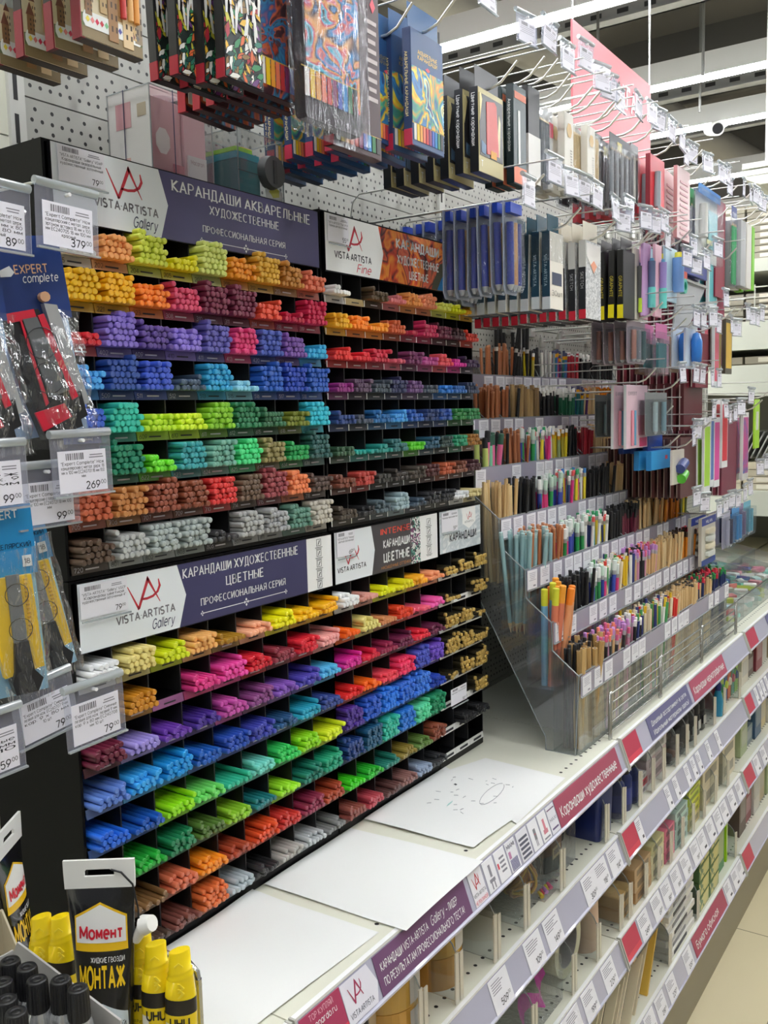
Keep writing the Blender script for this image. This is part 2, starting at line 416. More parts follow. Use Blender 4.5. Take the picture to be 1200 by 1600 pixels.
for x, zz in ((4.1, 3.16), (5.05, 3.08), (6.2, 3.2)):
    mb = MB().box(x, x+.012, -3, 4.5, zz, zz+.10, M('#a9a9a6', .4)).box(x-.06, x+.012, -3, 4.5, zz, zz+.004, M('#a9a9a6', .4))
    for k in range(60): mb.box(x-.002, x+.001, -3+k*.12, -2.95+k*.12, zz+.04, zz+.06, M('#3d3d3c', .6))
    tag(mb.build('cable_tray'), f'perforated grey cable tray under the ceiling {"nearest the red hanging sign" if x < 4.5 else "carrying the small box between two strip lights" if x < 6 else "beside the white security camera"}', 'cable tray', 'ceiling cable trays')
for x, y in ((3.9, 1.5), (4.2, 1.15), (4.7, 1.3)):
    tag(MB().cyl((x, y, 2.9), (x, y, 3.9), .006, .006, M('#777773', .5)).build('ceiling_rod'), 'thin steel rod hanging down from the ceiling near the red sign', 'rod', 'ceiling rods')
tag(MB().cyl((3.0, 2.3, 3.35), (9, 1.6, 3.35), .11, .11, M('#b1aea6', .5), 18).build('air_duct'), 'round pale duct running under the dark ceiling', 'duct')
t = thing('junction_box', 'small clear box on top of a ceiling cable tray', 'box', (5.06, 1.22, 3.18))
MB().box(5.02, 5.1, 1.2, 1.29, 3.19, 3.25, M('#c9c9c6', .4)).build('case', t); MB().box(5.01, 5.02, 1.215, 1.275, 3.2, 3.24, M('#4a4a48', .3)).build('window_plate', t)
t = thing('security_camera', 'white bullet security camera on the cable tray between two strip lights', 'camera', (5.2, 1.37, 2.98))
mb = MB(); mb.T = Matrix.Translation((5.2, 1.37, 2.95)) @ Matrix.Rotation(.5, 4, 'Z') @ Matrix.Rotation(-.25, 4, 'Y')
mb.cyl((.06, 0, 0), (-.10, 0, 0), .032, .036, M('#ecece9', .35), 16); mb.build('body', t)
mb = MB(); mb.T = Matrix.Translation((5.2, 1.37, 2.95)) @ Matrix.Rotation(.5, 4, 'Z') @ Matrix.Rotation(-.25, 4, 'Y')
mb.cyl((-.100, 0, 0), (-.104, 0, 0), .027, .027, M('#26262a', .15), 16); mb.build('lens', t)
MB().cyl((5.24, 1.36, 2.96), (5.3, 1.28, 3.05), .022, .04, M('#ecece9', .35)).build('mount', t)
# hanging red sign
t = thing('hanging_sign', 'red hanging sign reading БУМАГА under the ceiling', 'sign', (2.19, 1.06, 2.1))
MB().box(2.565, 3.24, 1.06, 1.066, 2.17, 2.583, M('#c7646d', .5)).build('panel', t)
MB().text('БУМАГА', 2.785, 1.0585, 2.445, .092, WHITE, 'l', .305, .02).build('lettering', t)
for x in (2.57, 3.235): MB().cyl((x, 1.063, 2.58), (x, 1.063, 3.9), .003, .003, CHROME, 6).build('hanging_wire', t)
# uprights
for i, x in enumerate(POSTX):
    mb = MB().box(x-.0105, x+.0105, .994, 1.02, -.02, 2.13, M('#c4c4be', .4))
    z = 1.8
    for k in range(-18, 8):
        zz = 1.9+k*.05; mb.box(x-.005, x+.0005, .9935, .9945, zz-.018, zz+.016, M('#161615', .6))
    tag(mb.build('shelf_upright'), ['slotted grey steel upright behind the hanging castle boxes, left end of the perforated wall', 'slotted grey steel upright behind the blue pencil blisters', 'slotted grey upright behind the dark red folders', 'slotted grey upright at the far end of the gondola'][i], 'upright', 'slotted gondola uprights')
# ---------------------------------------------------------------- shelves
SHZ = (.857, .665, .445, .195)
BAYS = ((-.29, .709), (.711, 1.707), (1.711, 2.716), (2.722, 3.72))
SHN = ('counter level', 'second level', 'third level', 'bottom level')
BYN = ('left of the pencil racks', 'under the colour pencil racks', 'under the clear pencil bins', 'far end of the aisle')
def shelf_holes(mb, x0, x1, z):
    n = int((x1-x0)/.0233)
    for i in range(n):
        x = x0+.02+i*.0233
        mb.add([(x+.0032*math.cos(a*PI/4), .648+.0032*math.sin(a*PI/4), z+.0003) for a in range(8)], [tuple(range(8))], M('#1c1c1b', .6))
for li, z in enumerate(SHZ):
    for bi, (x0, x1) in enumerate(BAYS):
        t = thing('metal_shelf', f'white perforated metal shelf, {SHN[li]}, {BYN[bi]}', 'shelf', (x0, .62, z), 'white gondola shelves')
        mb = MB().box(x0, x1, .622, 1.0, z-.022, z, STEELW); shelf_holes(mb, x0, x1, z); mb.build('board', t)
        mb = MB(); mb.prism([(.6215, z-.003), (.617, z-.003), (.600, z-.05), (.597, z-.052), (.597, z-.055), (.606, z-.055), (.6215, z-.02)], x0+.002, x1-.002, RAILP, 'x')
        mb.build('price_rail', t)
        mb = MB().prism([(.6225, z+.001), (.616, z+.001), (.616, z-.003), (.6225, z-.003)], x0+.001, x1-.001, WHITE, 'x'); mb.build('rail_edge', t)
        for xx in (x0+.0005, x1-.0035):
            MB().prism([(.6225, z+.002), (.614, z+.002), (.594, z-.053), (.594, z-.058), (.6225, z-.03)], xx, xx+.003, M('#bcbcb4', .4), 'x').build('rail_end_cap', t)
MB_PL = MB().box(-.29, 3.72, .618, .66, -.02, .135, M('#8f8772', .5))
tag(MB_PL.build('baseboard_front'), kind='structure')
# ================================================================ PENCIL RACKS
def strokes(mb, x0, z, k, m1, y, kz=None):
    kz = kz or k*.76
    """the red V-and-A emblem: thin-thick V stroke, A legs, sweeping crossbar"""
    P = lambda a, b: (x0+a*k, z+b*kz)
    def pol(pts): mb.add([(p[0], y, p[1]) for p in [P(*q) for q in pts]], [tuple(range(len(pts)))], m1)
    pol([(-.01, .80), (.02, .79), (.36, .02), (.31, -.03), (.25, .12)])
    pol([(.28, .0), (.36, .0), (.69, .88), (.64, 1.02)])
    pol([(.60, .92), (.64, 1.02), (.70, .90), (1.02, .11), (1.0, .10)])
    arc = [(.40, .27), (.60, .25), (.80, .29), (.97, .42), (1.06, .62), (1.0, .86)]; arc2 = [(.97, .85), (.985, .64), (.92, .48), (.78, .37), (.60, .33), (.42, .34)]
    for i in range(5): pol([arc[i], arc[i+1], arc2[4-i], arc2[5-i]])
def ornament(mb, x0, x1, z, y):
    mb.box(x0, x1, y, y+.0003, z-.0004, z+.0004, WHITE)
    for x, s in ((x0, 1), ((x0+x1)/2, 1.6), (x1, 1)):
        for dx, dz in ((0, .0022), (0, -.0022), (.002, 0), (-.002, 0)):
            mb.add([(x+dx*s-.0011*s, y, z+dz*s), (x+dx*s, y, z+dz*s-.0014*s), (x+dx*s+.0011*s, y, z+dz*s), (x+dx*s, y, z+dz*s+.0014*s)], [(0, 1, 2, 3)], WHITE)
def icon(mb, x, z, w, h, y):
    for a, b_, c, d in ((x, x+w, z+h-.0006, z+h), (x, x+w, z, z+.0006), (x, x+.0006, z, z+h), (x+w-.0006, x+w, z, z+h)): mb.box(a, b_, y, y+.0002, c, d, INK)
    mb.add([(x+w*.25, y, z+h*.2), (x+w*.4, y, z+h*.18), (x+w*.78, y, z+h*.75), (x+w*.62, y, z+h*.8)], [(0, 1, 2, 3)], INK)
    mb.box(x-w*.3, x+w*1.3, y, y+.0002, z-.0026, z-.0018, INK); mb.box(x-w*.1, x+w*1.1, y, y+.0002, z-.0046, z-.0039, INK)
def dull(h, k=.72, g=.3, mix=.22):
    r, gg, b = [int(h.lstrip('#')[i:i+2], 16)/255*k for i in (0, 2, 4)]
    r, gg, b = [v*(1-mix)+g*mix for v in (r, gg, b)]
    return '#%02x%02x%02x' % tuple(int(max(0, min(1, v))*255) for v in (r, gg, b))
_pm = {}
GOLDP = M('#d2b266', .28, .55); GOLDBODY = M('#2f2a1c', .4)
def pencil_mesh(h, L=.175, r=.0036, n=12, gold=False):
    k = (h, L, r, gold)
    if k in _pm: return _pm[k]
    prof = [(r, L), (r, .0014), (r*.93, .0006), (r*.78, .0001), (r*.66, 0.0), (r*.60, .00025)]
    mb = MB()
    if gold: mb.lathe([(r, L), (r, .004)], (0, 0, 0), GOLDBODY, n, 'y').lathe([(r*1.02, .004)]+prof[1:], (0, 0, 0), GOLDP, n, 'y')
    else: mb.lathe([(a, b) for a, b in prof], (0, 0, 0), M(h, .32, 0, .25), n, 'y')
    me_ob = mb.build('pencil_shape'); me = me_ob.data; bpy.data.objects.remove(me_ob); _pm[k] = me; return me
CAMP = Vector((0, 0, 1.5))
def pile(x0, w, z, n, r=.0037, per=6):
    """positions of n pencils lying in one compartment"""
    out = []; lay = 0; left = n
    gap = w/per
    cnts = []
    while left > 0:
        c = per if lay % 2 == 0 else per-1
        c = min(c, left); cnts.append(c); left -= c; lay += 1
    for lay, c in enumerate(cnts):
        full = per if lay % 2 == 0 else per-1
        st = 0 if c == full else random.choice((0, full-c))
        for i in range(c):
            x = x0+gap*(st+i+.5+(.5 if lay % 2 else 0))+random.uniform(-.0004, .0004)
            y = .8215+random.uniform(-.0025, .0025)+(random.uniform(-.004, .008) if lay == len(cnts)-1 else 0)
            out.append((x, y, z+r+lay*.0066, random.uniform(-.012, .012)))
    return out
def rack(name, label, x0, pitch, ztops, rows, pname, where, ptype, ind, nums=None, per=6, zt=1.79, zb=1.33, gold=False, white_tick=False, step=None):
    nc = len(rows[0]); x1 = x0+pitch*nc
    t = thing(name, label, 'pencil rack', (x0, DISP_Y, zb), 'black pencil display racks')
    for sx in (x0-.0035, x1): MB().box(sx, sx+.0035, DISP_Y, .996, zb, zt, BLACKP).build('side_panel', t)
    MB().box(x0, x1, .992, .996, zb, zt, BLACKM).build('back_panel', t)
    MB().box(x0, x1, DISP_Y, .992, zt-.003, zt, BLACKP).build('top_panel', t)
    MB().box(x0, x1, DISP_Y-.0005, .85, zb, ztops[-1]-.0105, BLACKP).build('skirt', t)
    for i in range(1, nc): MB().box(x0+i*pitch-.0009, x0+i*pitch+.0009, DISP_Y+.002, .99, zb+.003, zt-.004, M('#2a2a2c', .4)).build('divider', t)
    allp = []
    for ri, (z, row) in enumerate(zip(ztops, rows)):
        MB().box(x0, x1, DISP_Y, .992, z-.0022, z-.0002, BLACKP).build('shelf', t)
        for ci, (h, n) in enumerate(row):
            a = x0+ci*pitch; lab = h if h else '#d8d4cc'
            if gold: lc = '#e6e6e2'
            else: lc = dull(lab, .80 if sum(hexc(lab)) > 1 else .7, .3 if sum(hexc(lab)) < .25 else .42, .2)
            mb = MB(); mb.prism([(DISP_Y-.0004, z), (DISP_Y-.0014, z), (DISP_Y-.0034, z-.0105), (DISP_Y-.0020, z-.0105)], a+.0006, a+pitch-.0006, M(lc, .4, 0, .2), 'x')
            dark = sum(hexc(lc)) > .55
            ink = INK if dark else M('#c9c4cc', .5)
            num = nums[ri][ci] if nums else ''
            yy = DISP_Y-.0031
            if num: mb.text(num, a+.003, yy-.0003, z-.0082, .0068, ink, 'l', None, .0)
            if gold: mb.box(a+pitch*.25, a+pitch*.8, yy-.0004, yy, z-.0078, z-.0035, INK)
            else: mb.box(a+pitch*.36, a+pitch*.72, yy-.0004, yy, z-.0068, z-.0052, ink)
            if white_tick: mb.box(a, a+.0016, yy-.0004, yy, z-.0100, z-.0008, WHITE)
            mb.build('compartment_label', t)
            if n:
                # long-lying pencils of one compartment
                for (x, y, zz, rz) in pile(a+.0022, pitch-.0044, z, n, per=per):
                    allp.append((math.dist((x, y, zz), CAMP), x, y, zz, rz, h, ri, ci))
    allp.sort()
    for d, x, y, zz, rz, h, ri, ci in allp[:ind]:
        o = bpy.data.objects.new(pname, pencil_mesh(h, gold=gold and h == '#c9a85a')); C.objects.link(o); o.location = (x, y, zz); o.rotation_euler = (random.uniform(-.006, .006), 0, rz)
        nm = ('gold-ended' if h == '#c9a85a' else 'all black') if gold else cname(h)
        tag(o, f'{nm} {ptype} in {ORD[ci]} compartment, {ORD[ri]} row, {where}', 'pencil', f'{nm} {ptype}s, {where}, row {ri+1} compartment {ci+1}')
    rest = allp[ind:]
    if rest:
        mb = MB(); r = .0036
        for d, x, y, zz, rz, h, ri, ci in rest:
            mb.lathe([(r, .17), (r, .0012), (r*.86, .0003), (r*.6, 0)], (x, y, zz), GOLDP if gold and h == '#c9a85a' else M(h, .32, 0, .25), 9, 'y')
        tag(mb.build(pname+'_remainder'), f'the many smaller looking {ptype}s farther along {where}', 'pencils', kind='stuff')
    return t
def R(s):
    """'f3a064*22 ...' -> [(colour, count)]"""
    return [(('#'+a.split('*')[0]) if a[0] != '-' else (('#'+a[1:]) if len(a) > 1 else None), int(a.split('*')[1]) if '*' in a else 0) for a in s.split()]
UPZ = [1.6765-.0472*k for k in range(8)]; LOZ = [1.2138-.0475*k for k in range(8)]
UG = [R(s) for s in (
 'e9e4da*6 f2a763*22 d2dc4b*30 e8df1e*12 d9e37c*32 f39a26*20 e0ae3c*30 c2843a*24 ee8062*18',
 'eebb1e*27 f0b41c*28 f5822a*21 d6486c*23 7a2c48*30 742a44*30 e9553f*18 c21f45*10 cc2450*28',
 'd02936*11 8570c8*31 5c4590*23 8f7ad6*22 6560b0*29 d93c78*27 4a5cb2*28 7d55a8*24 3fb2e2*13',
 '4aa6ea*20 32509c*29 3a56bf*28 46586e*12 2f9fd0*28 8fd4ee*10 2a5cb8*30 2a48b0*30 2a5ab4*29',
 '3f66cc*25 3cc2aa*27 b8e02c*16 cdea2a*17 86c12e*26 2f7a52*27 356a4a*18 76802e*15 3fc6dc*26',
 '2c6a64*0 1f8060*29 6ad82a*14 3a9ca2*28 6ea796*26 48d584*26 8f8656*24 279a52*18 33605e*29',
 'bb5c3c*28 c2834a*27 8f4a36*30 84452f*27 d03434*28 6a5444*26 94444a*30 ea8454*26 5c4a44*18',
 '5a4638*21 b9bcba*23 aab4b2*28 a4aeac*28 3a3a3c*9 b0b1b0*26 a6a8aa*25 5f8c7c*25 c6c0b4*28')]
NUG = [['205', '202', '204', '205', '207', '209', '212', '213', '215'], ['', '221', '223', '308', '310', '311', '314', '318', '319'], ['', '402', '409', '410', '411', '413', '420', '423', ''], ['', '509', '511', '512', '513', '515', '516', '517', '518'], ['', '', '609', '610', '611', '612', '615', '618', '619'], ['', '', '622', '623', '624', '625', '628', '634', '636'], ['705', '706', '707', '709', '710', '714', '715', '716', '718'], ['720', '801', '802', '803', '806', '807', '811', '', '817']]
FI = [R(s) for s in (
 'f0f0ee*8 -d8b878 5a4a38*12 e8868c*9 f0a058*16 f0966e*18 e6ea6a*11 e6ea1e*9 f2b428*10',
 'f0b428*15 f98c2c*16 fba032*9 d86a42*16 b82848*4 c83260*18 6f2c48*18 4c2c3a*17 e2443a*12',
 'e23c3c*12 d82c38*9 c8344a*17 e0647a*5 7c3a66*17 c85aa0*11 ea5a66*15 e030a0*9 4e3a5c*12',
 '8a2c78*11 56405a*17 46505a*13 3a3e62*18 6a4a7a*16 4c5664*10 2c78cc*11 2a62a8*11 2a3858*15',
 '354a84*13 464e60*9 2f6aa4*14 4a9ce0*13 2f5cae*14 2e4276*16 34549e*17 2e7a3e*15 3a8452*16',
 '3c5c44*11 2aa096*6 2a8c84*11 3a6e70*15 58be2a*11 2f5a74*15 344a48*17 2a8a66*16 9c6a34*15',
 '7c4638*13 b84640*17 3e3c3a*12 423c3a*12 4e4640*15 5a3234*15 b0583a*16 7c4a3a*14 4a2a30*14',
 '4a4038*13 303032*9 5a6a72*14 9cb2b8*20 3e4e5e*9 36363a*16 303236*14 e6e8ea*11 d2c48c*11')]
LG = [R(s) for s in (
 'f2f3f4*16 ecdc8c*21 d4e01c*14 f5b86c*16 a87c26*7 f5ae88*9 f2ea10*14 f4be14*10 f0b010*12',
 '-b48a4a c98826*16 -c06ab0 e0408c*13 ea4aa4*18 d02434*15 8c3444*13 d82438*17 f0a6a2*12',
 '6a2238*17 a294e0*11 6a3ca8*10 4a3290*11 c452a8*15 8a4a86*14 8456b8*11 5048b0*13 56b8e8*11',
 '6488d6*14 3aa8ee*17 2298e0*19 2460b8*13 2a50b0*17 3c44a6*17 2a5480*10 2aa0bc*12 34468c*13',
 '2468d8*14 1f58b2*10 98e41a*12 72dc6a*11 34bc96*7 74d4c4*12 34c45c*15 92d81c*16 dcec24*12',
 '-6a2a2a 28a83a*11 1f7c50*17 50702e*13 8cc02c*12 1f7478*8 a0e42c*9 1f7a68*14 229a76*18',
 '-5a4a3a 7c5a36*7 d06c4c*15 ee8c1e*14 a8452c*10 d84a22*15 c2322c*14 8c2a48*15 a8452a*14',
 '-3a3a3a 4a382e*8 74423a*10 d46c38*22 b4c0c6*10 2c2c2e*8 b2b0aa*10 b6bcbe*11 7a7c7c*9')]
IN = [R(s) for s in (
 'f2f3f3*14 d8988c*7 e6ea14*9 eae21e*9 f4ac24*11 f29a6c*10',
 'f26418*8 e6da84*15 d08a5c*7 e24428*14 f0607c*6 f060b0*10',
 'd42a94*12 d22440*8 94284c*9 6c2446*12 e02c40*9 642644*11',
 'e22c2c*9 f46a1c*10 ee4a5c*11 f03a68*22 4450b4*25 6a48b8*23',
 '4a2c8c*26 2458c0*27 2478e0*30 2a6cd4*30 3878d8*31 2444b0*15',
 '24407c*24 1f5474*29 2fb49c*27 2474cc*28 5cd4a0*23 1f8c60*28',
 '3cc41e*9 2cb030*10 24786a*8 8c7a32*10 5c7a38*10 8a4430*20',
 '8c4a42*13 b84654*12 5c3a38*9 8a605c*11 8c9cb4*12 303236*9')]
G = 'c9a85a'
BK = [R(s) for s in (f'{G}*10 {G}*14 {G}*18', f'{G}*7 -{G} {G}*17', f'{G}*18 {G}*18 {G}*5', f'{G}*24 {G}*22 {G}*12', f'{G}*5 {G}*20 {G}*24', f'-{G} -{G} {G}*18', '-222224 222224*12 222224*13', '-222224 -222224 -222224')]
r1 = rack('pencil_rack', 'tall black rack of watercolour pencils under the purple sign, upper left', .633, .0502, UPZ, UG, 'watercolor_pencil', 'upper left rack', 'watercolour pencil', 300, NUG, 6, 1.793, 1.330)
r2 = rack('pencil_rack', 'black rack of coloured pencils beneath the orange swirl sign, upper right', 1.0965, .0498, UPZ, FI, 'fine_colored_pencil', 'upper right rack', 'coloured pencil', 300, None, 6, 1.797, 1.330, white_tick=True)
r3 = rack('pencil_rack', 'black rack of professional coloured pencils resting on the counter, lower left', .633, .0511, LOZ, LG, 'professional_colored_pencil', 'lower left rack', 'professional coloured pencil', 300, None, 6, 1.3285, .8575)
r4 = rack('pencil_rack', 'black rack of intense shade pencils under the dark sign, lower middle', 1.0965, .0506, LOZ, IN, 'intense_colored_pencil', 'lower middle rack', 'intense coloured pencil', 300, None, 6, 1.3285, .8575)
r5 = rack('pencil_rack', 'narrow black rack of gold ended pencils, lower right', 1.4035, .0535, LOZ, BK, 'graphite_pencil', 'narrow lower right rack', 'graphite pencil', 300, None, 6, 1.3285, .8575, gold=True)
# ---------------------------------------------------------------- rack signs
def logo_block(mb, x, z, k, sub, subcol, tcol, tw=.094):
    y = DISP_Y-.0052
    strokes(mb, x+.019*k, z+.0315*k, .050*k, LOGORED, y)
    mb.text('VISTA·ARTISTA', x, y, z+.019*k, .0125*k, tcol, 'l', tw*k, .026)
    if sub: mb.text(sub, x+tw*k*.97, y-.0001, z+.003*k, .0165*k, subcol, 'r', .037*k, .004, .3)
def sign(t, x0, x1, z0, z1, parts):
    y = DISP_Y-.005
    sg = MB().box(x0, x1, y, DISP_Y-.0005, z0, z1, BLACKP).build('header_sign', t)
    for nm, fn in parts: mb = MB(); fn(mb); mb.build(nm, sg)
YS = DISP_Y-.0051
def pent(mb, x0, x1, z0, z1, m, nt=.013):
    mb.add([(x0, YS-.00005, z0), (x1, YS-.00005, z0), (x1+nt, YS-.00005, (z0+z1)/2), (x1, YS-.00005, z1), (x0, YS-.00005, z1)], [(0, 1, 2, 3, 4)], m)
def face(mb, x0, x1, z0, z1, m, dy=0): mb.quad((x0, YS-dy, z0), (x1, YS-dy, z0), (x1, YS-dy, z1), (x0, YS-dy, z1), m)
ICONP = lambda x, z, n, dz: (lambda mb: [icon(mb, x, z-i*dz, .011, .0105, YS-.0003) for i in range(n)])
yT = YS-.0002
sign(r1, .636, 1.085, 1.7115, 1.791, [
 ('purple_panel', lambda mb: face(mb, .637, 1.084, 1.7125, 1.790, NAVYSIGN)),
 ('white_panel', lambda mb: pent(mb, .637, .784, 1.7125, 1.790, SIGNW)),
 ('emblem', lambda mb: logo_block(mb, .689, 1.716, .98, 'Gallery', M('#2b2f55', .4), LOGOGREY)),
 ('lettering', lambda mb: (mb.text('КАРАНДАШИ АКВАРЕЛЬНЫЕ', .803, yT, 1.770, .0170, WHITE, 'l', .262, .020, serif=True), mb.text('ХУДОЖЕСТВЕННЫЕ', .931, yT, 1.7525, .0135, WHITE, 'c', .132, .020, serif=True), mb.text('ПРОФЕССИОНАЛЬНАЯ СЕРИЯ', .931, yT, 1.7295, .0105, WHITE, 'c', .158, .020, serif=True))),
 ('ornament', lambda mb: ornament(mb, .85, 1.01, 1.7190, yT))])
sign(r2, 1.0985, 1.543, 1.7095, 1.795, [
 ('picture_panel', lambda mb: face(mb, 1.10, 1.460, 1.7115, 1.793, art(['#3a3434', '#8a4a3a', '#e8763a', '#f0a048', '#d8503a', '#3a3a40', '#e87a5a', '#c85a4a'], 14, 3, 'blobs'))),
 ('blue_swirl', lambda mb: (mb.add([(1.415, yT, 1.7120), (1.459, yT, 1.7120), (1.459, yT, 1.748), (1.440, yT, 1.743), (1.428, yT, 1.730)], [(0, 1, 2, 3, 4)], M('#2f7fc0', .4)), mb.add([(1.395, yT+.0001, 1.7120), (1.415, yT+.0001, 1.7120), (1.428, yT+.0001, 1.730), (1.440, yT+.0001, 1.743), (1.459, yT+.0001, 1.748), (1.459, yT+.0001, 1.764), (1.425, yT+.0001, 1.757)], [tuple(range(7))], M('#5a5a4a', .4)))),
 ('white_panel', lambda mb: pent(mb, 1.10, 1.2375, 1.7115, 1.793, WHITE)),
 ('icon_panel', lambda mb: (face(mb, 1.460, 1.542, 1.7115, 1.793, WHITE, .0001), [icon(mb, 1.473+i*.036, 1.764-j*.037, .016, .018, YS-.0004) for i in range(2) for j in range(2)])),
 ('emblem', lambda mb: logo_block(mb, 1.121, 1.713, 1.02, 'Fine', M('#d8475a', .4), M('#3a3a40', .4))),
 ('lettering', lambda mb: (mb.text('КАРАНДАШИ', 1.355, yT-.0003, 1.7675, .0195, WHITE, 'c', .136, .03), mb.text('ХУДОЖЕСТВЕННЫЕ', 1.355, yT-.0003, 1.7435, .0175, WHITE, 'c', .131, .025), mb.text('ЦВЕТНЫЕ', 1.355, yT-.0003, 1.7220, .0165, WHITE, 'c', .060, .025)))])
sign(r3, .636, 1.0925, 1.2475, 1.3265, [
 ('navy_panel', lambda mb: face(mb, .637, 1.0915, 1.2485, 1.3255, M('#3b3a60', .4))),
 ('white_panel', lambda mb: pent(mb, .637, .783, 1.2485, 1.3255, SIGNW)),
 ('emblem', lambda mb: logo_block(mb, .687, 1.2525, .96, 'Gallery', M('#2b2f55', .4), LOGOGREY)),
 ('icon_panel', lambda mb: (face(mb, 1.033, 1.0915, 1.2485, 1.3255, WHITE, .0001), [icon(mb, 1.056, 1.3125-i*.0155, .0105, .0100, YS-.0004) for i in range(5)])),
 ('lettering', lambda mb: (mb.text('КАРАНДАШИ ХУДОЖЕСТВЕННЫЕ', .902, yT, 1.3075, .0155, WHITE, 'c', .222, .020, serif=True), mb.text('ЦВЕТНЫЕ', .902, yT, 1.2875, .0155, WHITE, 'c', .073, .020, serif=True), mb.text('ПРОФЕССИОНАЛЬНАЯ СЕРИЯ', .902, yT, 1.2685, .0120, WHITE, 'c', .165, .020, serif=True))),
 ('ornament', lambda mb: ornament(mb, .822, .984, 1.2585, yT))])
sign(r4, 1.0985, 1.400, 1.2475, 1.3275, [
 ('dark_panel', lambda mb: face(mb, 1.0995, 1.399, 1.2485, 1.3265, M('#454246', .4))),
 ('white_panel', lambda mb: pent(mb, 1.0995, 1.196, 1.2485, 1.3265, SIGNW, .009)),
 ('emblem', lambda mb: logo_block(mb, 1.105, 1.2495, .80, None, None, M('#3a3a40', .4))),
 ('bird_picture', lambda mb: (face(mb, 1.312, 1.343, 1.2485, 1.3265, art(['#e8e8e6', '#2c5a58', '#d8d8d4', '#7a3a6a', '#1c1c20', '#3a8a7a', '#f0f0ee'], 90, 5, 'cells'), .0002),)),
 ('icon_panel', lambda mb: (face(mb, 1.342, 1.399, 1.2485, 1.3265, WHITE, .0003), [icon(mb, 1.364, 1.309-i*.0165, .012, .011, YS-.0006) for i in range(4)])),
 ('lettering', lambda mb: (mb.text('INTENSE', 1.222, yT, 1.3085, .0125, M('#e0503f', .4), 'l', .088, .02), mb.text('КАРАНДАШИ', 1.229, yT, 1.2865, .0170, WHITE, 'l', .080, .03), mb.text('ЦВЕТНЫЕ', 1.229, yT, 1.2640, .0185, WHITE, 'l', .078, .03), mb.text('НАСЫЩЕННЫЕ ОТТЕНКИ', 1.222, yT, 1.2525, .0065, M('#c8823a', .4), 'l', .088, .006)))])
def shield(mb):
    mb.add([(1.495, yT, 1.2955)]+[(1.515, yT, 1.286), (1.540, yT, 1.2975), (1.540, yT, 1.3262), (1.490, yT, 1.3262), (1.490, yT, 1.2975)], [(1, 2, 3, 4, 5)], WHITE)
    strokes(mb, 1.505, 1.303, .020, LOGORED, yT-.0002); mb.text('VISTA·ARTISTA', 1.515, yT-.0002, 1.2975, .0050, INK, 'c', .034)
sign(r5, 1.4065, 1.5605, 1.2505, 1.3275, [
 ('grey_panel', lambda mb: face(mb, 1.4075, 1.5595, 1.2515, 1.3265, art(['#dfe5e9', '#c2ccd2', '#eef1f3'], 30, 8))),
 ('shield_emblem', shield),
 ('lettering', lambda mb: mb.text('КАРАНДАШИ', 1.442, yT-.0001, 1.270, .0180, M('#33343c', .4), 'l', .100, .025))])
# ---------------------------------------------------------------- test papers on the counter
def sheet(pts, label, curl=(), marks=None, lift=0.0, wave=.0009):
    """A4-like paper given by its four counter corners, a little wavy"""
    n = 14; z1_ = lift; A, B, D, E = [Vector((p[0], p[1], 0)) for p in pts]; v = []; z0 = .8586
    for j in range(n+1):
        for i in range(n+1):
            s, q = i/n, j/n; p = (A*(1-s)+E*s)*(1-q)+(B*(1-s)+D*s)*q
            z = z0+z1_+wave*math.sin(5*s+3*q)*math.sin(4*q+1)+wave
            for (cs, cq, hgt) in curl: z += hgt*math.exp(-((s-cs)**2+(q-cq)**2)/.05)
            v.append((p.x, p.y, z))
    f = [(j*(n+1)+i, j*(n+1)+i+1, (j+1)*(n+1)+i+1, (j+1)*(n+1)+i) for j in range(n) for i in range(n)]
    mb = MB().add(v, f, PAPER, True)
    o = mb.build('paper_sheet', None, (A.x, A.y, .857)); tag(o, label, 'paper', 'white test sheets on the counter')
    if marks:
        m2 = MB(); marks(m2); m2.build('pencil_scribble', o)
def scrib(mb):
    G_ = M('#9a9aa2', .7); z = .8620
    mb.tube([(1.345+.048*math.cos(a), .705+.012*math.sin(a)+.10*.048*math.cos(a), z) for a in [i*.35 for i in range(18)]], .0004, G_, 3)
    for i in range(24):
        x, y = random.uniform(1.25, 1.42), random.uniform(.68, .80); a = random.uniform(0, 6.28); l = random.uniform(.003, .010)
        mb.tube([(x, y, z), (x+l*.5*math.cos(a), y+l*.5*math.sin(a)+.0006, z), (x+l*math.cos(a), y+l*math.sin(a), z)], .0004, G_, 3)
    for i in range(8): mb.tube([(1.262+i*.002, .745+.001*(i % 2), z), (1.272+i*.002, .747+.001*(i % 2), z)], .0003, M('#a8d8d0', .7), 3)
    for i in range(5): mb.tube([(1.345+i*.001, .775, z), (1.347+i*.001, .780, z)], .00035, M('#4c4c50', .7), 3)
sheet([(.640, .8365), (.622, .646), (.902, .634), (.893, .8365)], 'blank white paper sheet nearest the yellow glue tubes', ((1, 0, .004), (1, 1, -.0006)))
sheet([(.917, .8365), (.920, .605), (1.133, .610), (1.122, .8365)], 'blank white paper sheet overhanging the purple price rail', ((0, 1, .0005),))
sheet([(1.157, .8365), (1.159, .640), (1.300, .632), (1.415, .8365)], 'white paper sheet covered with grey and turquoise pencil scribbles', (), scrib, .0012)
sheet([(1.372, .8355), (1.268, .622), (1.478, .630), (1.492, .795)], 'white paper sheet under the narrow graphite pencil rack', (), None, 0, .0002)
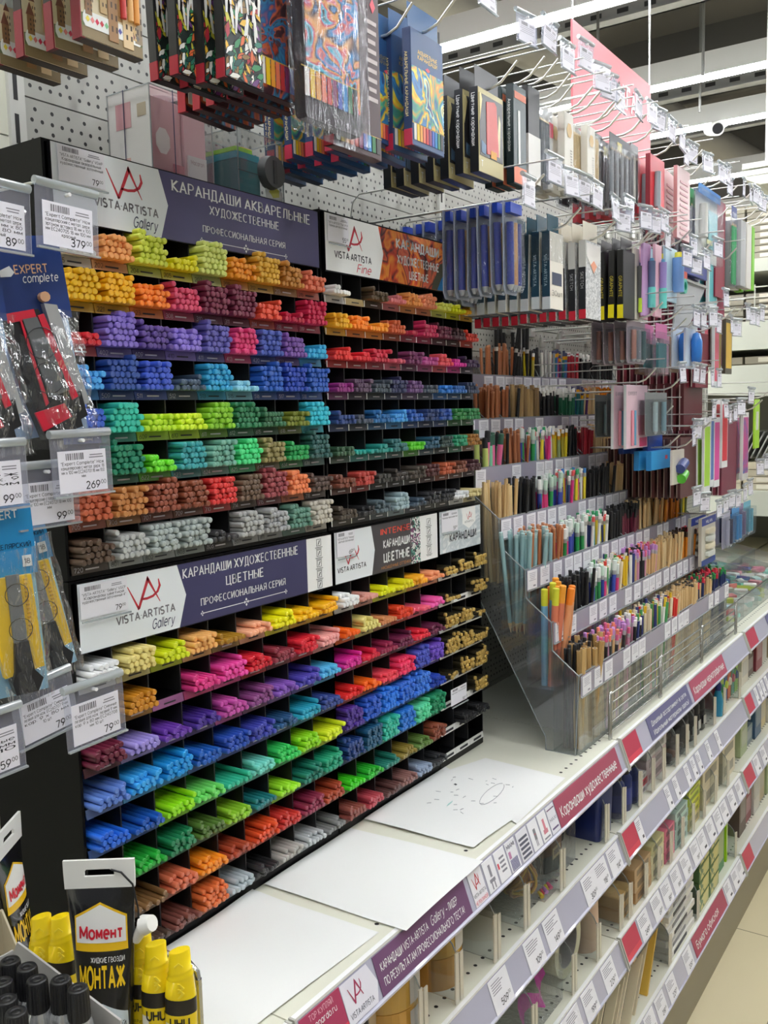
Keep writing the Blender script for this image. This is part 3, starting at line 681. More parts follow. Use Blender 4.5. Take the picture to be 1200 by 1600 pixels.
# ================================================================ PRICE TAGS
def bars(mb, x0, y, z0, w, h, n=4, m=GREYINK):
    for i in range(n):
        ww = w*random.uniform(.6, 1)
        mb.box(x0+(w-ww)/2, x0+(w+ww)/2, y, y+.0001, z0+h*(n-1-i)/n, z0+h*(n-1-i)/n+h/n*.45, m)
def barcode(mb, x, y, z, w, h):
    k = x
    while k < x+w:
        b_ = random.choice((.0005, .0009, .0013)); mb.box(k, k+b_, y, y+.0001, z, z+h, M('#77757c', .6)); k += b_+random.choice((.0005, .0008))
def tag_proto(w=.057, h=.047, lines=(), price='79', cents='00', cls='price_tag'):
    """clear hanging holder (local: hangs below origin, faces -y) with a white printed card"""
    t = thing(cls, 'x', 'price tag')
    mb = MB().box(-w/2, w/2, -.0008, 0, -h, -.001, CLR).box(-w/2, w/2, -.0035, -.0008, -h, -h+.0016, ACRE)
    mb.build('plastic_holder', t)
    MB().cyl((-w/2, 0, 0), (w/2, 0, 0), .0036, .0036, ACRE, 10).build('rolled_top', t)
    MB().cyl((0, -.0045, -.006), (0, .001, -.006), .0016, .0016, M('#f4f4f4', .2), 8).build('rivet', t)
    mb = MB(); x0, x1, z0, z1 = -w*.40, w*.40, -h*.93, -h*.27; y = -.0013
    mb.box(x0, x1, y, -.0010, z0, z1, M('#e6e4ee', .6)); y -= .0001; cw = x1-x0; ch = z1-z0
    barcode(mb, x0+cw*.16, y, z1-ch*.22, cw*.36, ch*.16); bars(mb, x0+cw*.62, y, z1-ch*.20, cw*.34, ch*.12, 2)
    if lines:
        for i, s in enumerate(lines): mb.text(s, 0, y, z1-ch*(.34+.105*i), ch*.105, INK, 'c', cw*.9 if i < len(lines)-1 else None, .004)
        mb.text(price, x1-cw*.16, y, z0+ch*.06, ch*.24, INK, 'r', None, .01); mb.text(cents, x1-cw*.14, y, z0+ch*.15, ch*.13, INK, 'l', None, .006)
    else:
        bars(mb, x0+cw*.06, y, z0+ch*.42, cw*.88, ch*.36, 4, M('#c4c1cc', .6)); mb.box(x0+cw*.66, x1-cw*.08, y, y+.0001, z0+ch*.08, z0+ch*.18, M('#b4b2be', .6))
    mb.build('printed_card', t)
    return t
L1 = ('"Expert Complete" Нож', 'канцелярский с метал. держ.', 'эргоном. вставка 18 мм x 100', 'мм EC240705 18 мм 100 мм', 'красный')
def near_tag(x, z, y, lines, price, cents, label, rz=0, ry=0, w=.060, h=.052):
    t = tag_proto(w, h, lines, price, cents); t.location = (x, y, z); t.rotation_euler = (0, ry, rz)
    tag(t, label, 'price tag', 'price tags on the knife hooks'); return t
near_tag(.501, 1.6885, .64, L1, '379', '00', 'clear price tag reading 379.00 hooked over the red cutter knife pack', 0, .03)
near_tag(.440, 1.683, .645, ('"Expert Complete" Нож', 'канцелярский с метал. держ.', 'вставка 9 мм x 80', 'мм 9 мм 80 мм', 'красный'), '89', '00', 'clear price tag reading 89.00 at the left picture edge, beside the 379.00 tag', 0, .03)
near_tag(.500, 1.4915, .64, ('"Expert Complete" Нож', 'канцелярский с метал. держ. 18', 'мм x 100 мм EC240701 18 мм 100', 'мм'), '269', '00', 'clear price tag reading 269.00 below the red cutter knife packs', 0, -.02)
near_tag(.476, 1.467, .655, ('"Expert Complete" Нож', 'канцелярский с пластик. держ. 18', 'мм x 100 мм EC240721 18 мм 100', 'мм'), '99', '00', 'clear price tag reading 99.00 above the yellow cutter knives', 0, -.02)
near_tag(.421, 1.486, .645, ('Нож', 'держ. 9', '80 мм', ''), '99', '00', 'clear price tag cut by the left picture edge, level with the 99.00 tag', 0, -.02)
near_tag(.465, 1.288, .665, ('"Expert Complete" Сменные', 'лезвия для нож. EC240707 9 мм', 'кор. 9 x 80 мм', '10 шт.'), '79', '00', 'clear price tag reading 79.00 below the yellow knives, the rear of two overlapping', 0, -.12)
near_tag(.489, 1.2855, .628, ('"Expert Complete" Сменные', 'лезвия для нож. лезвий 9 мм', 'кор. 9 x 80 мм EC240708', 'мм 10 шт.'), '79', '00', 'clear price tag reading 79.00 below the yellow knives, the front of two overlapping', 0, -.03)
near_tag(.402, 1.279, .645, ('сменные', 'мм 9 мм', 'мм 10', ''), '59', '00', 'clear price tag low at the left picture edge, level with the 79.00 tags', 0, -.03)
# tags clipped to the rack signs
def sign_tag(x0, x1, z0, z1, lines, price, label, cents='00', y=DISP_Y-.0065):
    w = x1-x0; h = z1-z0; t = thing('price_tag', label, 'price tag', (x0, y, z0), 'price cards on the rack signs')
    MB().box(x0, x1+.002, y-.0035, y-.0018, z0-.004, z0-.0022, ACRE).build('plastic_sleeve', t)
    mb = MB().box(x0, x1, y-.0006, y, z0, z1, M('#eae9f0', .55)); yy = y-.0008
    barcode(mb, x0+w*.1, yy, z1-h*.18, w*.32, h*.13); bars(mb, x0+w*.6, yy, z1-h*.17, w*.34, h*.1, 2)
    for i, s in enumerate(lines): mb.text(s, (x0+x1)/2, yy, z1-h*(.32+.11*i), h*.11, INK, 'c', w*(.92-.08*(i % 2)), .004)
    mb.text(price, x1-w*.14, yy, z0+h*.06, h*.22, INK, 'r', None, .01); mb.text(cents, x1-w*.13, yy, z0+h*.15, h*.11, INK, 'l', None, .005)
    mb.build('printed_card', t)
sign_tag(.644, .704, 1.752, 1.789, ('"VISTA-ARTISTA" "Gallery" VGWP', 'Карандаши акварельный', 'художественный заточенный'), '79', 'white price card reading 79.00 on the purple watercolour rack sign')
sign_tag(1.104, 1.156, 1.753, 1.791, ('"VISTA-ARTISTA" "Fine" VFCP', 'Карандаш цветной заточенный'), '55', 'white price card reading 55.00 on the orange swirl sign')
sign_tag(.6385, .704, 1.2865, 1.3235, ('"VISTA-ARTISTA" "Gallery" VGCP', 'Карандаш цветной', 'художественный заточенный 4"'), '79', 'white price card reading 79.00 on the navy professional rack sign')
sign_tag(1.103, 1.149, 1.289, 1.3265, ('"VISTA-ARTISTA" "Intense"', 'цветной заточенный'), '69', 'white price card reading 69.00 on the dark sign with red heading')
sign_tag(1.412, 1.470, 1.289, 1.325, ('Карандаш чернографитный',), '59', 'white price card reading 59.00 on the grey graphite rack sign')
sign_tag(1.402, 1.459, .979, 1.009, ('Карандаш "Vista-Artista"',), '50', 'white price card reading 50.00 across the middle of the graphite rack', y=DISP_Y-.025)
# generic tags hanging from hooks far along the wall
TAGP = tag_proto(.056, .046); TAGP.location = (1.21, .625, 2.098)
tag(TAGP, 'clear price tag at the hook tips, first along the top row', 'price tag', 'clear price tags on the hook tips')
_tn = {}
def far_tag(x, z, y, row):
    _tn[row] = _tn.get(row, 0)+1; k = _tn[row]
    rot = (random.uniform(-.06, .06), random.uniform(-.05, .05), random.uniform(-.25, .15))
    l = f'clear price tag, {ORD[k]} along the {row}'
    copy_tree(TAGP, (x, y, z), l, rot)
for x, z in ((1.36, 2.10), (1.407, 2.102), (1.479, 2.09), (1.547, 2.112), (1.645, 2.105), (1.702, 2.107), (1.76, 2.10), (1.843, 2.105), (1.908, 2.107), (1.97, 2.11), (2.05, 2.108), (2.11, 2.10), (2.177, 2.085), (2.25, 2.105), (2.335, 2.098), (2.42, 2.09), (2.51, 2.105), (2.582, 2.092), (2.66, 2.098), (2.72, 2.09), (2.78, 2.10), (2.84, 2.10), (2.90, 2.10), (3.0, 2.10)): far_tag(x, z, .622+random.uniform(-.01, .015), 'top row of hooks')
for x, z in ((1.332, 1.853), (1.428, 1.904), (1.493, 1.896), (1.554, 1.899), (1.613, 1.897), (1.702, 1.888), (1.745, 1.876), (1.778, 1.90), (1.872, 1.899), (1.932, 1.90), (1.99, 1.91), (2.02, 1.88), (2.208, 1.888), (2.419, 1.912)): far_tag(x, z, .622, 'second row of hooks')
for x, z in ((2.158, 1.858), (2.499, 1.797), (2.239, 1.852), (2.316, 1.87), (2.239, 1.731), (2.30, 1.735), (2.379, 1.741), (2.439, 1.728), (2.56, 1.735), (2.62, 1.73), (2.74, 1.78), (2.80, 1.772), (2.86, 1.772), (2.92, 1.79)): far_tag(x, z, .622, 'row of hooks above the brown folders')
for x, z in ((2.126, 1.60), (2.244, 1.602), (2.30, 1.60), (2.373, 1.594), (2.446, 1.593)): far_tag(x, z, .622, 'row of hooks by the blue sharpener pack')
for x, z in ((2.222, 1.455), (2.259, 1.47), (2.40, 1.515), (2.513, 1.515), (2.56, 1.50), (2.614, 1.505), (2.68, 1.52), (2.80, 1.55)): far_tag(x, z, .622, 'row of hooks over the lime and magenta folders')
for x, z in ((2.254, 1.31), (2.327, 1.29), (2.461, 1.26), (2.53, 1.265), (2.592, 1.274), (2.663, 1.268), (2.737, 1.28), (2.80, 1.29), (2.92, 1.34), (3.02, 1.35)): far_tag(x, z, .622, 'lowest row of hooks over the erasers')
# ================================================================ HOOKS
def hook_proto():
    t = thing('display_hook', 'x', 'hook')
    MB().tube([(0, .36, 0), (0, .03, 0), (0, .012, .006), (0, -.015, .03)], .0021, WIRE, 6).build('prong', t)
    MB().tube([(0, .36, -.004), (0, .35, .040), (0, .335, .052), (0, .10, .052), (0, -.038, .050)], .0014, WIRE, 6).build('tag_wire', t)
    MB().box(-.012, .012, .354, .36, -.014, .010, WIRE).build('back_plate', t)
    return t
HK = hook_proto(); _hn = [0]
def hook(x, z, what, y=.645):
    l = f'chrome hook of the {what}'
    sy = min(1, (.998-y)/.36)
    if _hn[0] == 0: HK.location = (x, y, z); tag(HK, l, 'hook', 'chrome display hooks on the perforated wall'); _hn[0] = 1
    else: h_ = copy_tree(HK, (x, y, z), l); h_.scale = (1, sy, 1)
# ================================================================ HANGING PACKS
def carton(t, w, h, d, front, side, spine=None, tcol=WHITE, foot=None, fh=.14, tab=None, th=.03, deco=None, ts=None, sz0=.9):
    mb = MB().box(0, w, 0, d, 0, h, side); mb.build('carton', t)
    mb = MB().box(.0008, w-.0008, -.0006, 0, .0008, h-.0008, front)
    mb.build('front_print', t)
    if tab:
        MB().box(w*.04, w*.96, d*.45, d*.45+.0006, h, h+th, tab).build('hang_tab', t)
    if foot: MB().box(-.0005, .004, -.0004, d, 0, h*fh, foot).build('side_foot', t)
    if spine: MB().text(spine, -.0006, d*.72, h*sz0, ts or d*.55, tcol, 'l', None, .01, axis='spine').build('spine_lettering', t)
    if deco: mb = MB(); deco(mb, w, h); mb.build('front_lettering', t)
def bag(t, w, h, d, header=None, hh=.2, items=(), film=None, card=None):
    film = film or BAG
    MB().box(0, w, 0, d, 0, h*(1-hh*.6), film).build('film', t)
    if header: MB().box(.001, w-.001, d*.4, d*.4+.001, h*(1-hh), h, header).build('header_card', t)
    if card: MB().box(.003, w-.003, d*.8, d*.8+.0006, .003, h*.92, card).build('backing_card', t)
    n = len(items)
    for i, c in enumerate(items):
        r = min(.0045, (w*.9/n)*.48, d*.35); x = w*.05+(i+.5)*w*.9/n
        MB().cyl((x, d*.45, h*.04), (x, d*.45, h*.76), r, r, M(c, .35), 8).cyl((x, d*.45, h*.76), (x, d*.45, h*.80), r, r*.2, M('#d9c29a', .6), 8).build('pencil', t)
def blister(t, w, h, d, card, items, shell=None):
    MB().prism([(.006, 0), (w-.006, 0), (w, .010), (w, h), (0, h), (0, .010)], d-.001, d, card).build('backing_card', t)
    n = len(items)
    for i, c in enumerate(items):
        x = w*.1+(i+.5)*w*.8/n; r = min(.006, w*.8/n*.45, d*.4)
        MB().cyl((x, d*.5, h*.10), (x, d*.5, h*.78), r, r, M(c, .3), 10).cyl((x, d*.5, h*.04), (x, d*.5, h*.10), r*.4, r, M('#c9c9cc', .4), 10).build('pen', t)
    MB().prism([(.012, .003), (w-.012, .003), (w-.003, .014), (w-.003, h*.84), (.003, h*.84), (.003, .014)], 0, d-.001, shell or BAGT).build('clear_shell', t)
def flat(t, w, h, d, m, edge=None): MB().box(0, w, 0, d, 0, h, m).build('sleeve', t); MB().box(w*.08, w*.92, -.0005, 0, h*.10, h*.93, edge or m).build('front_sheet', t)
def hang(name, cat, base, fn, x0, x1, z0, z1, y, n=1, dy=.02, d=.012, hk=True, rot=0, dx=0, jit=.002, grp=None):
    t = thing(name, f'{base}, front one' if n > 1 else base, cat, (x0, y, z0), grp or (base+' stack' if n > 1 else None), True)
    fn(t, x1-x0, z1-z0, d); t.rotation_euler = (0, 0, rot)
    for i in range(1, n):
        copy_tree(t, (x0+dx*i+random.uniform(-jit, jit), y+dy*i, z0+random.uniform(-jit, jit)), f'{base}, {ORD[i]} in stack', (random.uniform(-.02, .02), random.uniform(-.02, .02), rot+random.uniform(-.06, .06)))
    if hk: hook((x0+x1)/2, z1+.006, base, max(y-.03, .63))
    return t
BK_ = M('#17171a', .35, 0, .2)
CASTLE = M('#e2d3b4', .35)
def castle_deco2(mb, w, h):
    rg = random.Random(5); H0 = h; h = h*.52
    mb.box(.001, w-.001, -.0009, -.0006, h*.52, H0*.99, M('#cdd4cc', .4)); mb.box(.001, w-.001, -.0009, -.0006, .001, h*.14, M('#8c7a58', .4)); mb.box(.001, w-.001, -.0010, -.0006, h*.10, h*.20, M('#6f7a52', .4))
    cs = ['#b08a5c', '#d2b07c', '#8c6644', '#c8a878', '#a07850', '#e0c498', '#94826a']; rf = ['#5a3c34', '#7a4a38', '#4c4a48', '#8a5a40']
    for k in range(13):
        x = w*rg.uniform(.0, .86); ww = w*rg.uniform(.08, .20); z0 = h*rg.uniform(.04, .30); z1 = z0+h*rg.uniform(.16, .40); x1 = min(x+ww, w-.001); y = -.0011-k*.00006
        mb.box(x+.001, x1, y, -.0008, z0, z1, M(cs[k % 7], .4)); mb.prism([(x, z1), (x1+.0005, z1), ((x+x1)/2, z1+h*rg.uniform(.05, .13))], y, -.0008, M(rf[k % 4], .4))
        for q in range(3):
            for p in range(2):
                xa = x+.002+(x1-x)*(.18+.42*p); za = z0+(z1-z0)*(.2+.25*q); mb.box(xa, xa+(x1-x)*.16, y-.00003, y, za, za+(z1-z0)*.12, M('#4a3a30', .5))
    castle_deco(mb, w, H0)
def castle_deco(mb, w, h):
    mb.prism([(w*.06, .010), (w*.94, .010), (w*.97, .014), (w*.97, .019), (w*.94, .023), (w*.06, .023), (w*.03, .019), (w*.03, .014)], -.0014, -.0008, WHITE)
    for i, c in enumerate(('#e8d34a', '#e88a8a', '#d83a5a', '#c83040', '#7cc08a', '#3a9a8a', '#3a8ad8', '#4a4a9a', '#3a3a50', '#c83a4a', '#8a5a5a', '#77706c')):
        x = w*.10+i*w*.073; mb.add([(x-.0022, -.0016, .0165), (x, -.0016, .0137), (x+.0022, -.0016, .0165), (x, -.0016, .0193)], [(0, 1, 2, 3)], M(c, .5))
    for x, c in ((w*.78, '#e0b070'), (w*.66, '#c83a3a'), (w*.88, '#e8a050')): mb.cyl((x, -.003, .028), (x, -.003, .085), .0028, .0028, M(c, .4), 8).cyl((x, -.003, .085), (x, -.003, .095), .0028, .0003, M('#e8c89a', .5), 8)
hang('pencil_set', 'pencil set', 'castle picture pencil box with oval colour chart', lambda t, w, h, d: carton(t, w, h, d, CASTLE, M('#2f2826', .5), None, WHITE, M('#8a2232', .4), .20, deco=castle_deco2), .545, .613, 1.824, 2.02, .665, 4, .036, .011, dx=-.002)
hang('blister_pack', 'pack', 'lime green hang card cut by the top picture edge', lambda t, w, h, d: carton(t, w, h, d, M('#8fd02c', .4), M('#8fd02c', .4), deco=lambda mb, w, h: mb.box(w*.45, w*.9, -.0012, -.0008, .008, h, M('#3c2f52', .4))), .49, .565, 1.872, 1.98, .645, 1, hk=False)
hang('blister_pack', 'pack', 'grey clear blister at the top left picture corner', lambda t, w, h, d: blister(t, w, h, d, M('#b9bcc2', .4), ('#8f939a', '#8f939a')), .43, .507, 1.848, 1.98, .66, 2, .03, .02, hk=False)
def rooster(t, w, h, d):
    carton(t, w, h, d, BK_, BK_, 'ЦВЕТНЫЕ КАРАНДАШИ', WHITE, M('#a02232', .4), .10, ts=.0075, sz0=.98)
    rg = random.Random(9); cs = ['#2f7a6a', '#e8b83a', '#6a3a7a', '#d86a3a', '#f0efea', '#3a8a5a', '#a82a3a', '#e4e2d8', '#24504a', '#8a6a3a', '#c8c03a']
    mb = MB(); mb.box(.001, w-.001, -.0009, -.0006, .001, h*.34, M('#26302e', .4))
    for k in range(120):
        x = w*rg.uniform(.04, .96); z = h*rg.uniform(.0, .44); a = rg.uniform(.2, 2.6); l = w*rg.uniform(.09, .19); q = l*.36; y = -.0010-k*.000007
        ca, sa = math.cos(a), math.sin(a); P = [(-l, 0), (-l*.3, q), (l*.5, q*.7), (l, 0), (l*.5, -q*.7), (-l*.3, -q)]
        pp = [(min(w-.001, max(.001, x+u*ca-v*sa)), y, max(.001, z+u*sa+v*ca)) for u, v in P]
        mb.add(pp, [tuple(range(6))], M('#141416', .4)); mb.add([(x+(p[0]-x)*.82, y-.000003, z+(p[2]-z)*.82) for p in pp], [tuple(range(6))], M(cs[(k*7) % 11], .35))
    mb.build('feather_print', t)
    mb = MB()
    for q in range(16):
        x = w*(.08+.055*q); z = h*(.34+.10*math.sin(q*1.3)); hh = h*(.12+.05*math.sin(q*2.1)); tilt = w*.05*math.sin(q*1.7)
        mb.add([(x-w*.02, -.0019, z), (x+w*.02, -.0019, z), (x+w*.045+tilt, -.0019, z+hh*.7), (x+tilt*1.2, -.0019, z+hh), (x-w*.03+tilt, -.0019, z+hh*.7)], [(0, 1, 2, 3, 4)], M('#efeeea', .35))
        mb.add([(x, -.00193, z), (x+w*.006, -.00193, z), (x+tilt, -.00193, z+hh*.9)], [(0, 1, 2)], M('#4a4a4e', .4))
    mb.build('white_plume_print', t)
hang('pencil_set', 'pencil set', 'black pencil box with colourful feather picture, nearer the castle boxes', rooster, .690, .738, 1.842, 2.02, .70, 2, .030, .011)
hang('pencil_set', 'pencil set', 'black pencil box with colourful feather picture, nearer the maroon boxes', rooster, .716, .774, 1.838, 2.02, .662, 3, .026, .011)
MARO = art(['#3a1c22', '#2f181d', '#43202a', '#b8562a', '#2a4a80', '#2f7aa0', '#3a1c22', '#a8402a', '#2f181d'], 22, 31, 'blobs')
def chips(mb, w, h):
    for i, c in enumerate(('#e8e4dc', '#e8c21a', '#e8a03a', '#e87a5a', '#c83a3a', '#8a3a6a', '#3a5ab8', '#2f8ac8', '#2f7a4a', '#3a3a3a')):
        x = w*.05+i*w*.092; mb.box(x, x+w*.07, -.0014, -.0008, h*.05, h*.19, M(c, .4))
    mb.box(0, w, -.0012, -.0008, h*.19, h*.196, M('#c8a84a', .3))
hang('pencil_set', 'pencil set', 'maroon pencil box with blue and orange abstract print', lambda t, w, h, d: carton(t, w, h, d, MARO, M('#2f1a1e', .4), 'ЦВЕТНЫЕ КАРАНДАШИ', WHITE, M('#b82436', .4), .16, deco=chips, ts=.0062, sz0=.95), .785, .872, 1.846, 2.04, .678, 6, .022, .011, rot=.0)
def tinbag(t, w, h, d):
    MB().box(w*.06, w*.94, d*.3, d*.95, h*.05, h*.98, M('#3a3438', .3, .5), .004).build('pencil_tin', t)
    MB().box(w*.09, w*.91, d*.3-.001, d*.3, h*.16, h*.95, art(['#2a4a8a', '#e85a3a', '#2f8ac8', '#3a2430', '#e8a04a', '#c82a4a', '#4ac0d8', '#3a1c22'], 15, 33, 'blobs')).build('tin_print', t)
    mb = MB(); mb.T = Matrix.Translation((0, d*.3-.0008, h*.10)); chips(mb, w*.9, h*.9); mb.build('colour_chips', t)
    MB().box(0, w, 0, d, 0, h, BAG).build('plastic_bag', t)
hang('pencil_tin_bag', 'pencil tin', 'pencil tin with blue and red print inside a glossy plastic bag', tinbag, .817, .937, 1.812, 2.04, .640, 1, .02, .022)
hang('pencil_set', 'pencil set', 'plum pencil box standing behind the plastic bagged tin', lambda t, w, h, d: carton(t, w, h, d, M('#4a3438', .4), M('#3a2428', .4), foot=M('#b82436', .4), fh=.05, deco=lambda mb, w, h: (bars(mb, w*.70, -.0010, h*.30, w*.26, h*.45, 9, M('#c8bcbc', .5)), chips(mb, w, h*.6), mb.add([(w*.80, -.0012, h*.80), (w*.86, -.0012, h*.76), (w*.92, -.0012, h*.80), (w*.86, -.0012, h*.84)], [(0, 1, 2, 3)], RED2))), .902, 1.002, 1.815, 2.04, .668, 1, .024, .014, hk=False)
NAV = art(['#24407a', '#3a8ac8', '#2f6a9a', '#e8d83a', '#e88a2a', '#4aa87a', '#2a4a8a', '#6ac0d8', '#e8e48a', '#24407a'], 15, 41, 'blobs')
def navy(t, w, h, d):
    carton(t, w, h, d, M('#234a7a', .35), M('#1f3560', .4), 'АКВАРЕЛЬНЫЕ КАРАНДАШИ', M('#e8d8a0', .4), M('#b82a4a', .4), .14, tab=M('#2a5a8a', .3), th=.034, deco=chips, ts=.0060, sz0=.80)
    MB().box(.001, w-.001, -.0011, -.0007, h*.2, h*.68, NAV).build('swirl_print', t)
    mb = MB().text('АКВАРЕЛЬНЫЕ', w*.5, -.0012, h*.80, .007, M('#c8a84a', .3, .6), 'c', w*.6).text('КАРАНДАШИ', w*.5, -.0012, h*.755, .007, M('#c8a84a', .3, .6), 'c', w*.6)
    mb.add([(w*.5-.006, -.0012, h*.70), (w*.5, -.0012, h*.68), (w*.5+.006, -.0012, h*.70), (w*.5, -.0012, h*.72)], [(0, 1, 2, 3)], RED2); mb.build('front_title', t)
hang('pencil_set', 'pencil set', 'navy watercolour pencil box with yellow and blue swirls, right stack', navy, 1.075, 1.158, 1.852, 2.000, .668, 9, .030, .012)
hang('pencil_set', 'pencil set', 'navy watercolour pencil box with yellow and blue swirls, left stack', navy, 1.04, 1.105, 1.856, 1.990, .705, 6, .034, .012)
DECO_ = art(['#c23a34', '#e8d8a8', '#2c2a2c', '#c84a3c', '#e8a03a', '#d8503c', '#4a6a8a', '#2c2a2c'], 36, 51, 'cells')
def tsv(t, w, h, d):
    carton(t, w, h, d, M('#c8bc8a', .4), BK_, 'Цветные карандаши', WHITE, None, .1, tab=M('#2c2c2e', .3), th=.033, ts=.0080, sz0=.93)
    MB().box(w*.04, w*.96, -.0012, -.0007, h*.20, h*.93, art(['#2c2c2e', '#3a3a3c'], 20, 52)).build('dark_panel', t)
    mb = MB(); mb.prism([(w*.30, h*.24), (w*.78, h*.26), (w*.70, h*.86), (w*.62, h*.90), (w*.30, h*.86)], -.0018, -.0012, M('#c8463c', .35)); mb.prism([(w*.70, h*.26), (w*.82, h*.26), (w*.86, h*.68), (w*.80, h*.78)], -.0016, -.0011, M('#ecdfb4', .4))
    mb.prism([(w*.45, h*.21), (w*.68, h*.21), (w*.68, h*.30), (w*.45, h*.30)], -.0021, -.0018, M('#e0a030', .4)); mb.prism([(w*.10, h*.24), (w*.26, h*.22), (w*.28, h*.34), (w*.10, h*.38)], -.0016, -.0012, M('#5a7a9a', .4)); mb.prism([(w*.04, h*.6), (w*.14, h*.86), (w*.10, h*.93), (w*.04, h*.93)], -.0016, -.0012, M('#e4d49a', .4)); mb.build('abstract_figure', t)
    MB().text('T', w*.08, -.0012, h*.07, .012, WHITE, 'l', None, .02).build('front_letter', t)
hang('pencil_set', 'pencil set', 'black pencil box with red and cream abstract figure', tsv, 1.259, 1.34, 1.854, 1.975, .668, 7, .026, .014)
def dkg(t, w, h, d):
    carton(t, w, h, d, M('#1f3a3c', .35), M('#16282a', .4), 'Акварельные карандаши', M('#d8dcd8', .4), None, .1, ts=.007, sz0=.85)
    MB().box(w*.1, w*.98, -.0012, -.0007, h*.86, h*.93, M('#e8805a', .4)).box(w*.02, w*.98, -.0012, -.0007, .002, h*.18, M('#e8805a', .4)).box(w*.35, w*.5, -.0014, -.0008, h*.2, h*.75, WHITE).build('coral_print', t)
hang('pencil_set', 'pencil set', 'dark green pencil pack with coral bands', dkg, 1.396, 1.443, 1.864, 2.018, .678, 3, .020, .012)
hang('pencil_set', 'pencil set', 'narrow pencil pack black above and white below', lambda t, w, h, d: (carton(t, w, h, d, M('#1c1c1e', .4), M('#1c1c1e', .4)), MB().box(-.0006, w+.0006, -.0012, d+.0004, 0, h*.5, M('#d8d6d0', .4)).build('white_half', t)), 1.455, 1.501, 1.878, 2.032, .68, 5, .016, .010)
hang('pencil_bag', 'pencil pack', 'clear pack of grey pencils beside the black and white packs', lambda t, w, h, d: bag(t, w, h, d, None, .1, ('#5c646c',)*6), 1.502, 1.548, 1.884, 2.022, .678, 3, .020, .012)
hang('pencil_pack', 'pencil pack', 'white card pack with pink corner label', lambda t, w, h, d: (carton(t, w, h, d, M('#e4e2de', .4), M('#dcdad6', .5)), MB().box(w*.2, w*.95, -.0013, -.0008, h*.66, h*.84, M('#e04a6a', .4)).build('pink_label', t)), 1.556, 1.578, 1.885, 2.02, .69, 3, .02, .010)
def woodcard(t, w, h, d):
    carton(t, w, h, d, M('#e6e2d8', .5), M('#d9d4c8', .5), deco=lambda mb, w, h: bars(mb, w*.62, -.001, h*.06, w*.2, h*.5, 14, M('#b0aaa0', .6)))
    MB().add([(w*(.5+.30*math.cos(a*PI/3)), -.0013, h*.78+h*.10*math.sin(a*PI/3)) for a in range(6)], [tuple(range(6))], M('#d2b27c', .5)).build('window_cutout', t)
hang('charcoal_pack', 'art sticks pack', 'white card pack with hexagonal window, left one', woodcard, 1.577, 1.617, 1.884, 2.018, .668, 4, .024, .012)
hang('stick_bag', 'art sticks pack', 'clear bag of bare wooden sticks between white card packs', lambda t, w, h, d: bag(t, w, h, d, None, .2, ('#dcc08c',)*7), 1.63, 1.686, 1.895, 2.03, .676, 3, .024, .012)
hang('charcoal_pack', 'art sticks pack', 'white card pack with hexagonal window, right one', woodcard, 1.672, 1.710, 1.90, 2.016, .664, 3, .026, .012)
hang('stick_bag', 'art sticks pack', 'narrow clear sleeve holding one wooden stick', lambda t, w, h, d: bag(t, w, h, d, None, .3, ('#dcc08c', '#dcc08c')), 1.726, 1.757, 1.909, 2.035, .67, 2, .03, .010)
hang('pencil_bag', 'pencil pack', 'black pencil pack behind the clear charcoal bag', lambda t, w, h, d: bag(t, w, h, d, BK_, .3, ('#26262a',)*5), 1.785, 1.83, 1.906, 2.035, .69, 4, .024, .012)
def clearbag(t, w, h, d):
    bag(t, w, h, d, M('#1c1c1f', .4), .26, ('#8c9094', '#2c2c30', '#9a9ea2', '#3a3a3e', '#8c9094', '#2c2c30', '#a4a8ac', '#4a4a4e'))
    MB().box(w*.35, w*.55, d*.38, d*.4, h*.80, h*.92, M('#b8a83a', .4)).build('gold_badge', t)
hang('charcoal_bag', 'pencil pack', 'glossy clear bag of silver and black pencils with gold badge', clearbag, 1.801, 1.925, 1.903, 2.035, .664, 3, .03, .014)
hang('pencil_bag', 'pencil pack', 'dark pencil pack just left of the red packs', lambda t, w, h, d: bag(t, w, h, d, BK_, .25, ('#2c2c30', '#c8c4b8', '#2c2c30')), 1.99, 2.04, 1.935, 2.06, .69, 4, .024, .010)
hang('marker_pack', 'marker pack', 'bright red marker pack with grey pens', lambda t, w, h, d: (carton(t, w, h, d, M('#d8303a', .3), M('#8a2430', .4)), MB().cyl((w*.3, -.006, h*.1), (w*.34, -.006, h*.72), .008, .007, M('#8c9298', .3), 10).build('pen', t)), 2.061, 2.16, 1.927, 2.05, .675, 7, .028, .010)
hang('ruler_pack', 'ruler pack', 'pale pink toothed card pack beside the red packs', lambda t, w, h, d: (carton(t, w, h, d, M('#e6c8c8', .4), M('#c88a8a', .4)), [MB().box(w*.2, w*.8, -.002, -.0008, h*(.06+i*.08), h*(.09+i*.08), M('#d8aab0', .4)).build('tooth', t) for i in range(10)]), 2.20, 2.30, 1.889, 2.05, .658, 2, .03, .008)
hang('pen_pack', 'pen pack', 'dark pen pack with red caps', lambda t, w, h, d: bag(t, w, h, d, M('#b8303a', .4), .2, ('#2c2c34', '#8a2430', '#2c2c34')), 2.37, 2.44, 1.879, 2.06, .70, 4, .03, .010)
hang('compass_pack', 'drawing set', 'clear pack with bright green header', lambda t, w, h, d: bag(t, w, h, d, M('#3aa85a', .4), .25, ('#b8bcc0', '#3a4a8a', '#b8bcc0')), 2.392, 2.49, 1.868, 2.04, .68, 3, .03, .012)
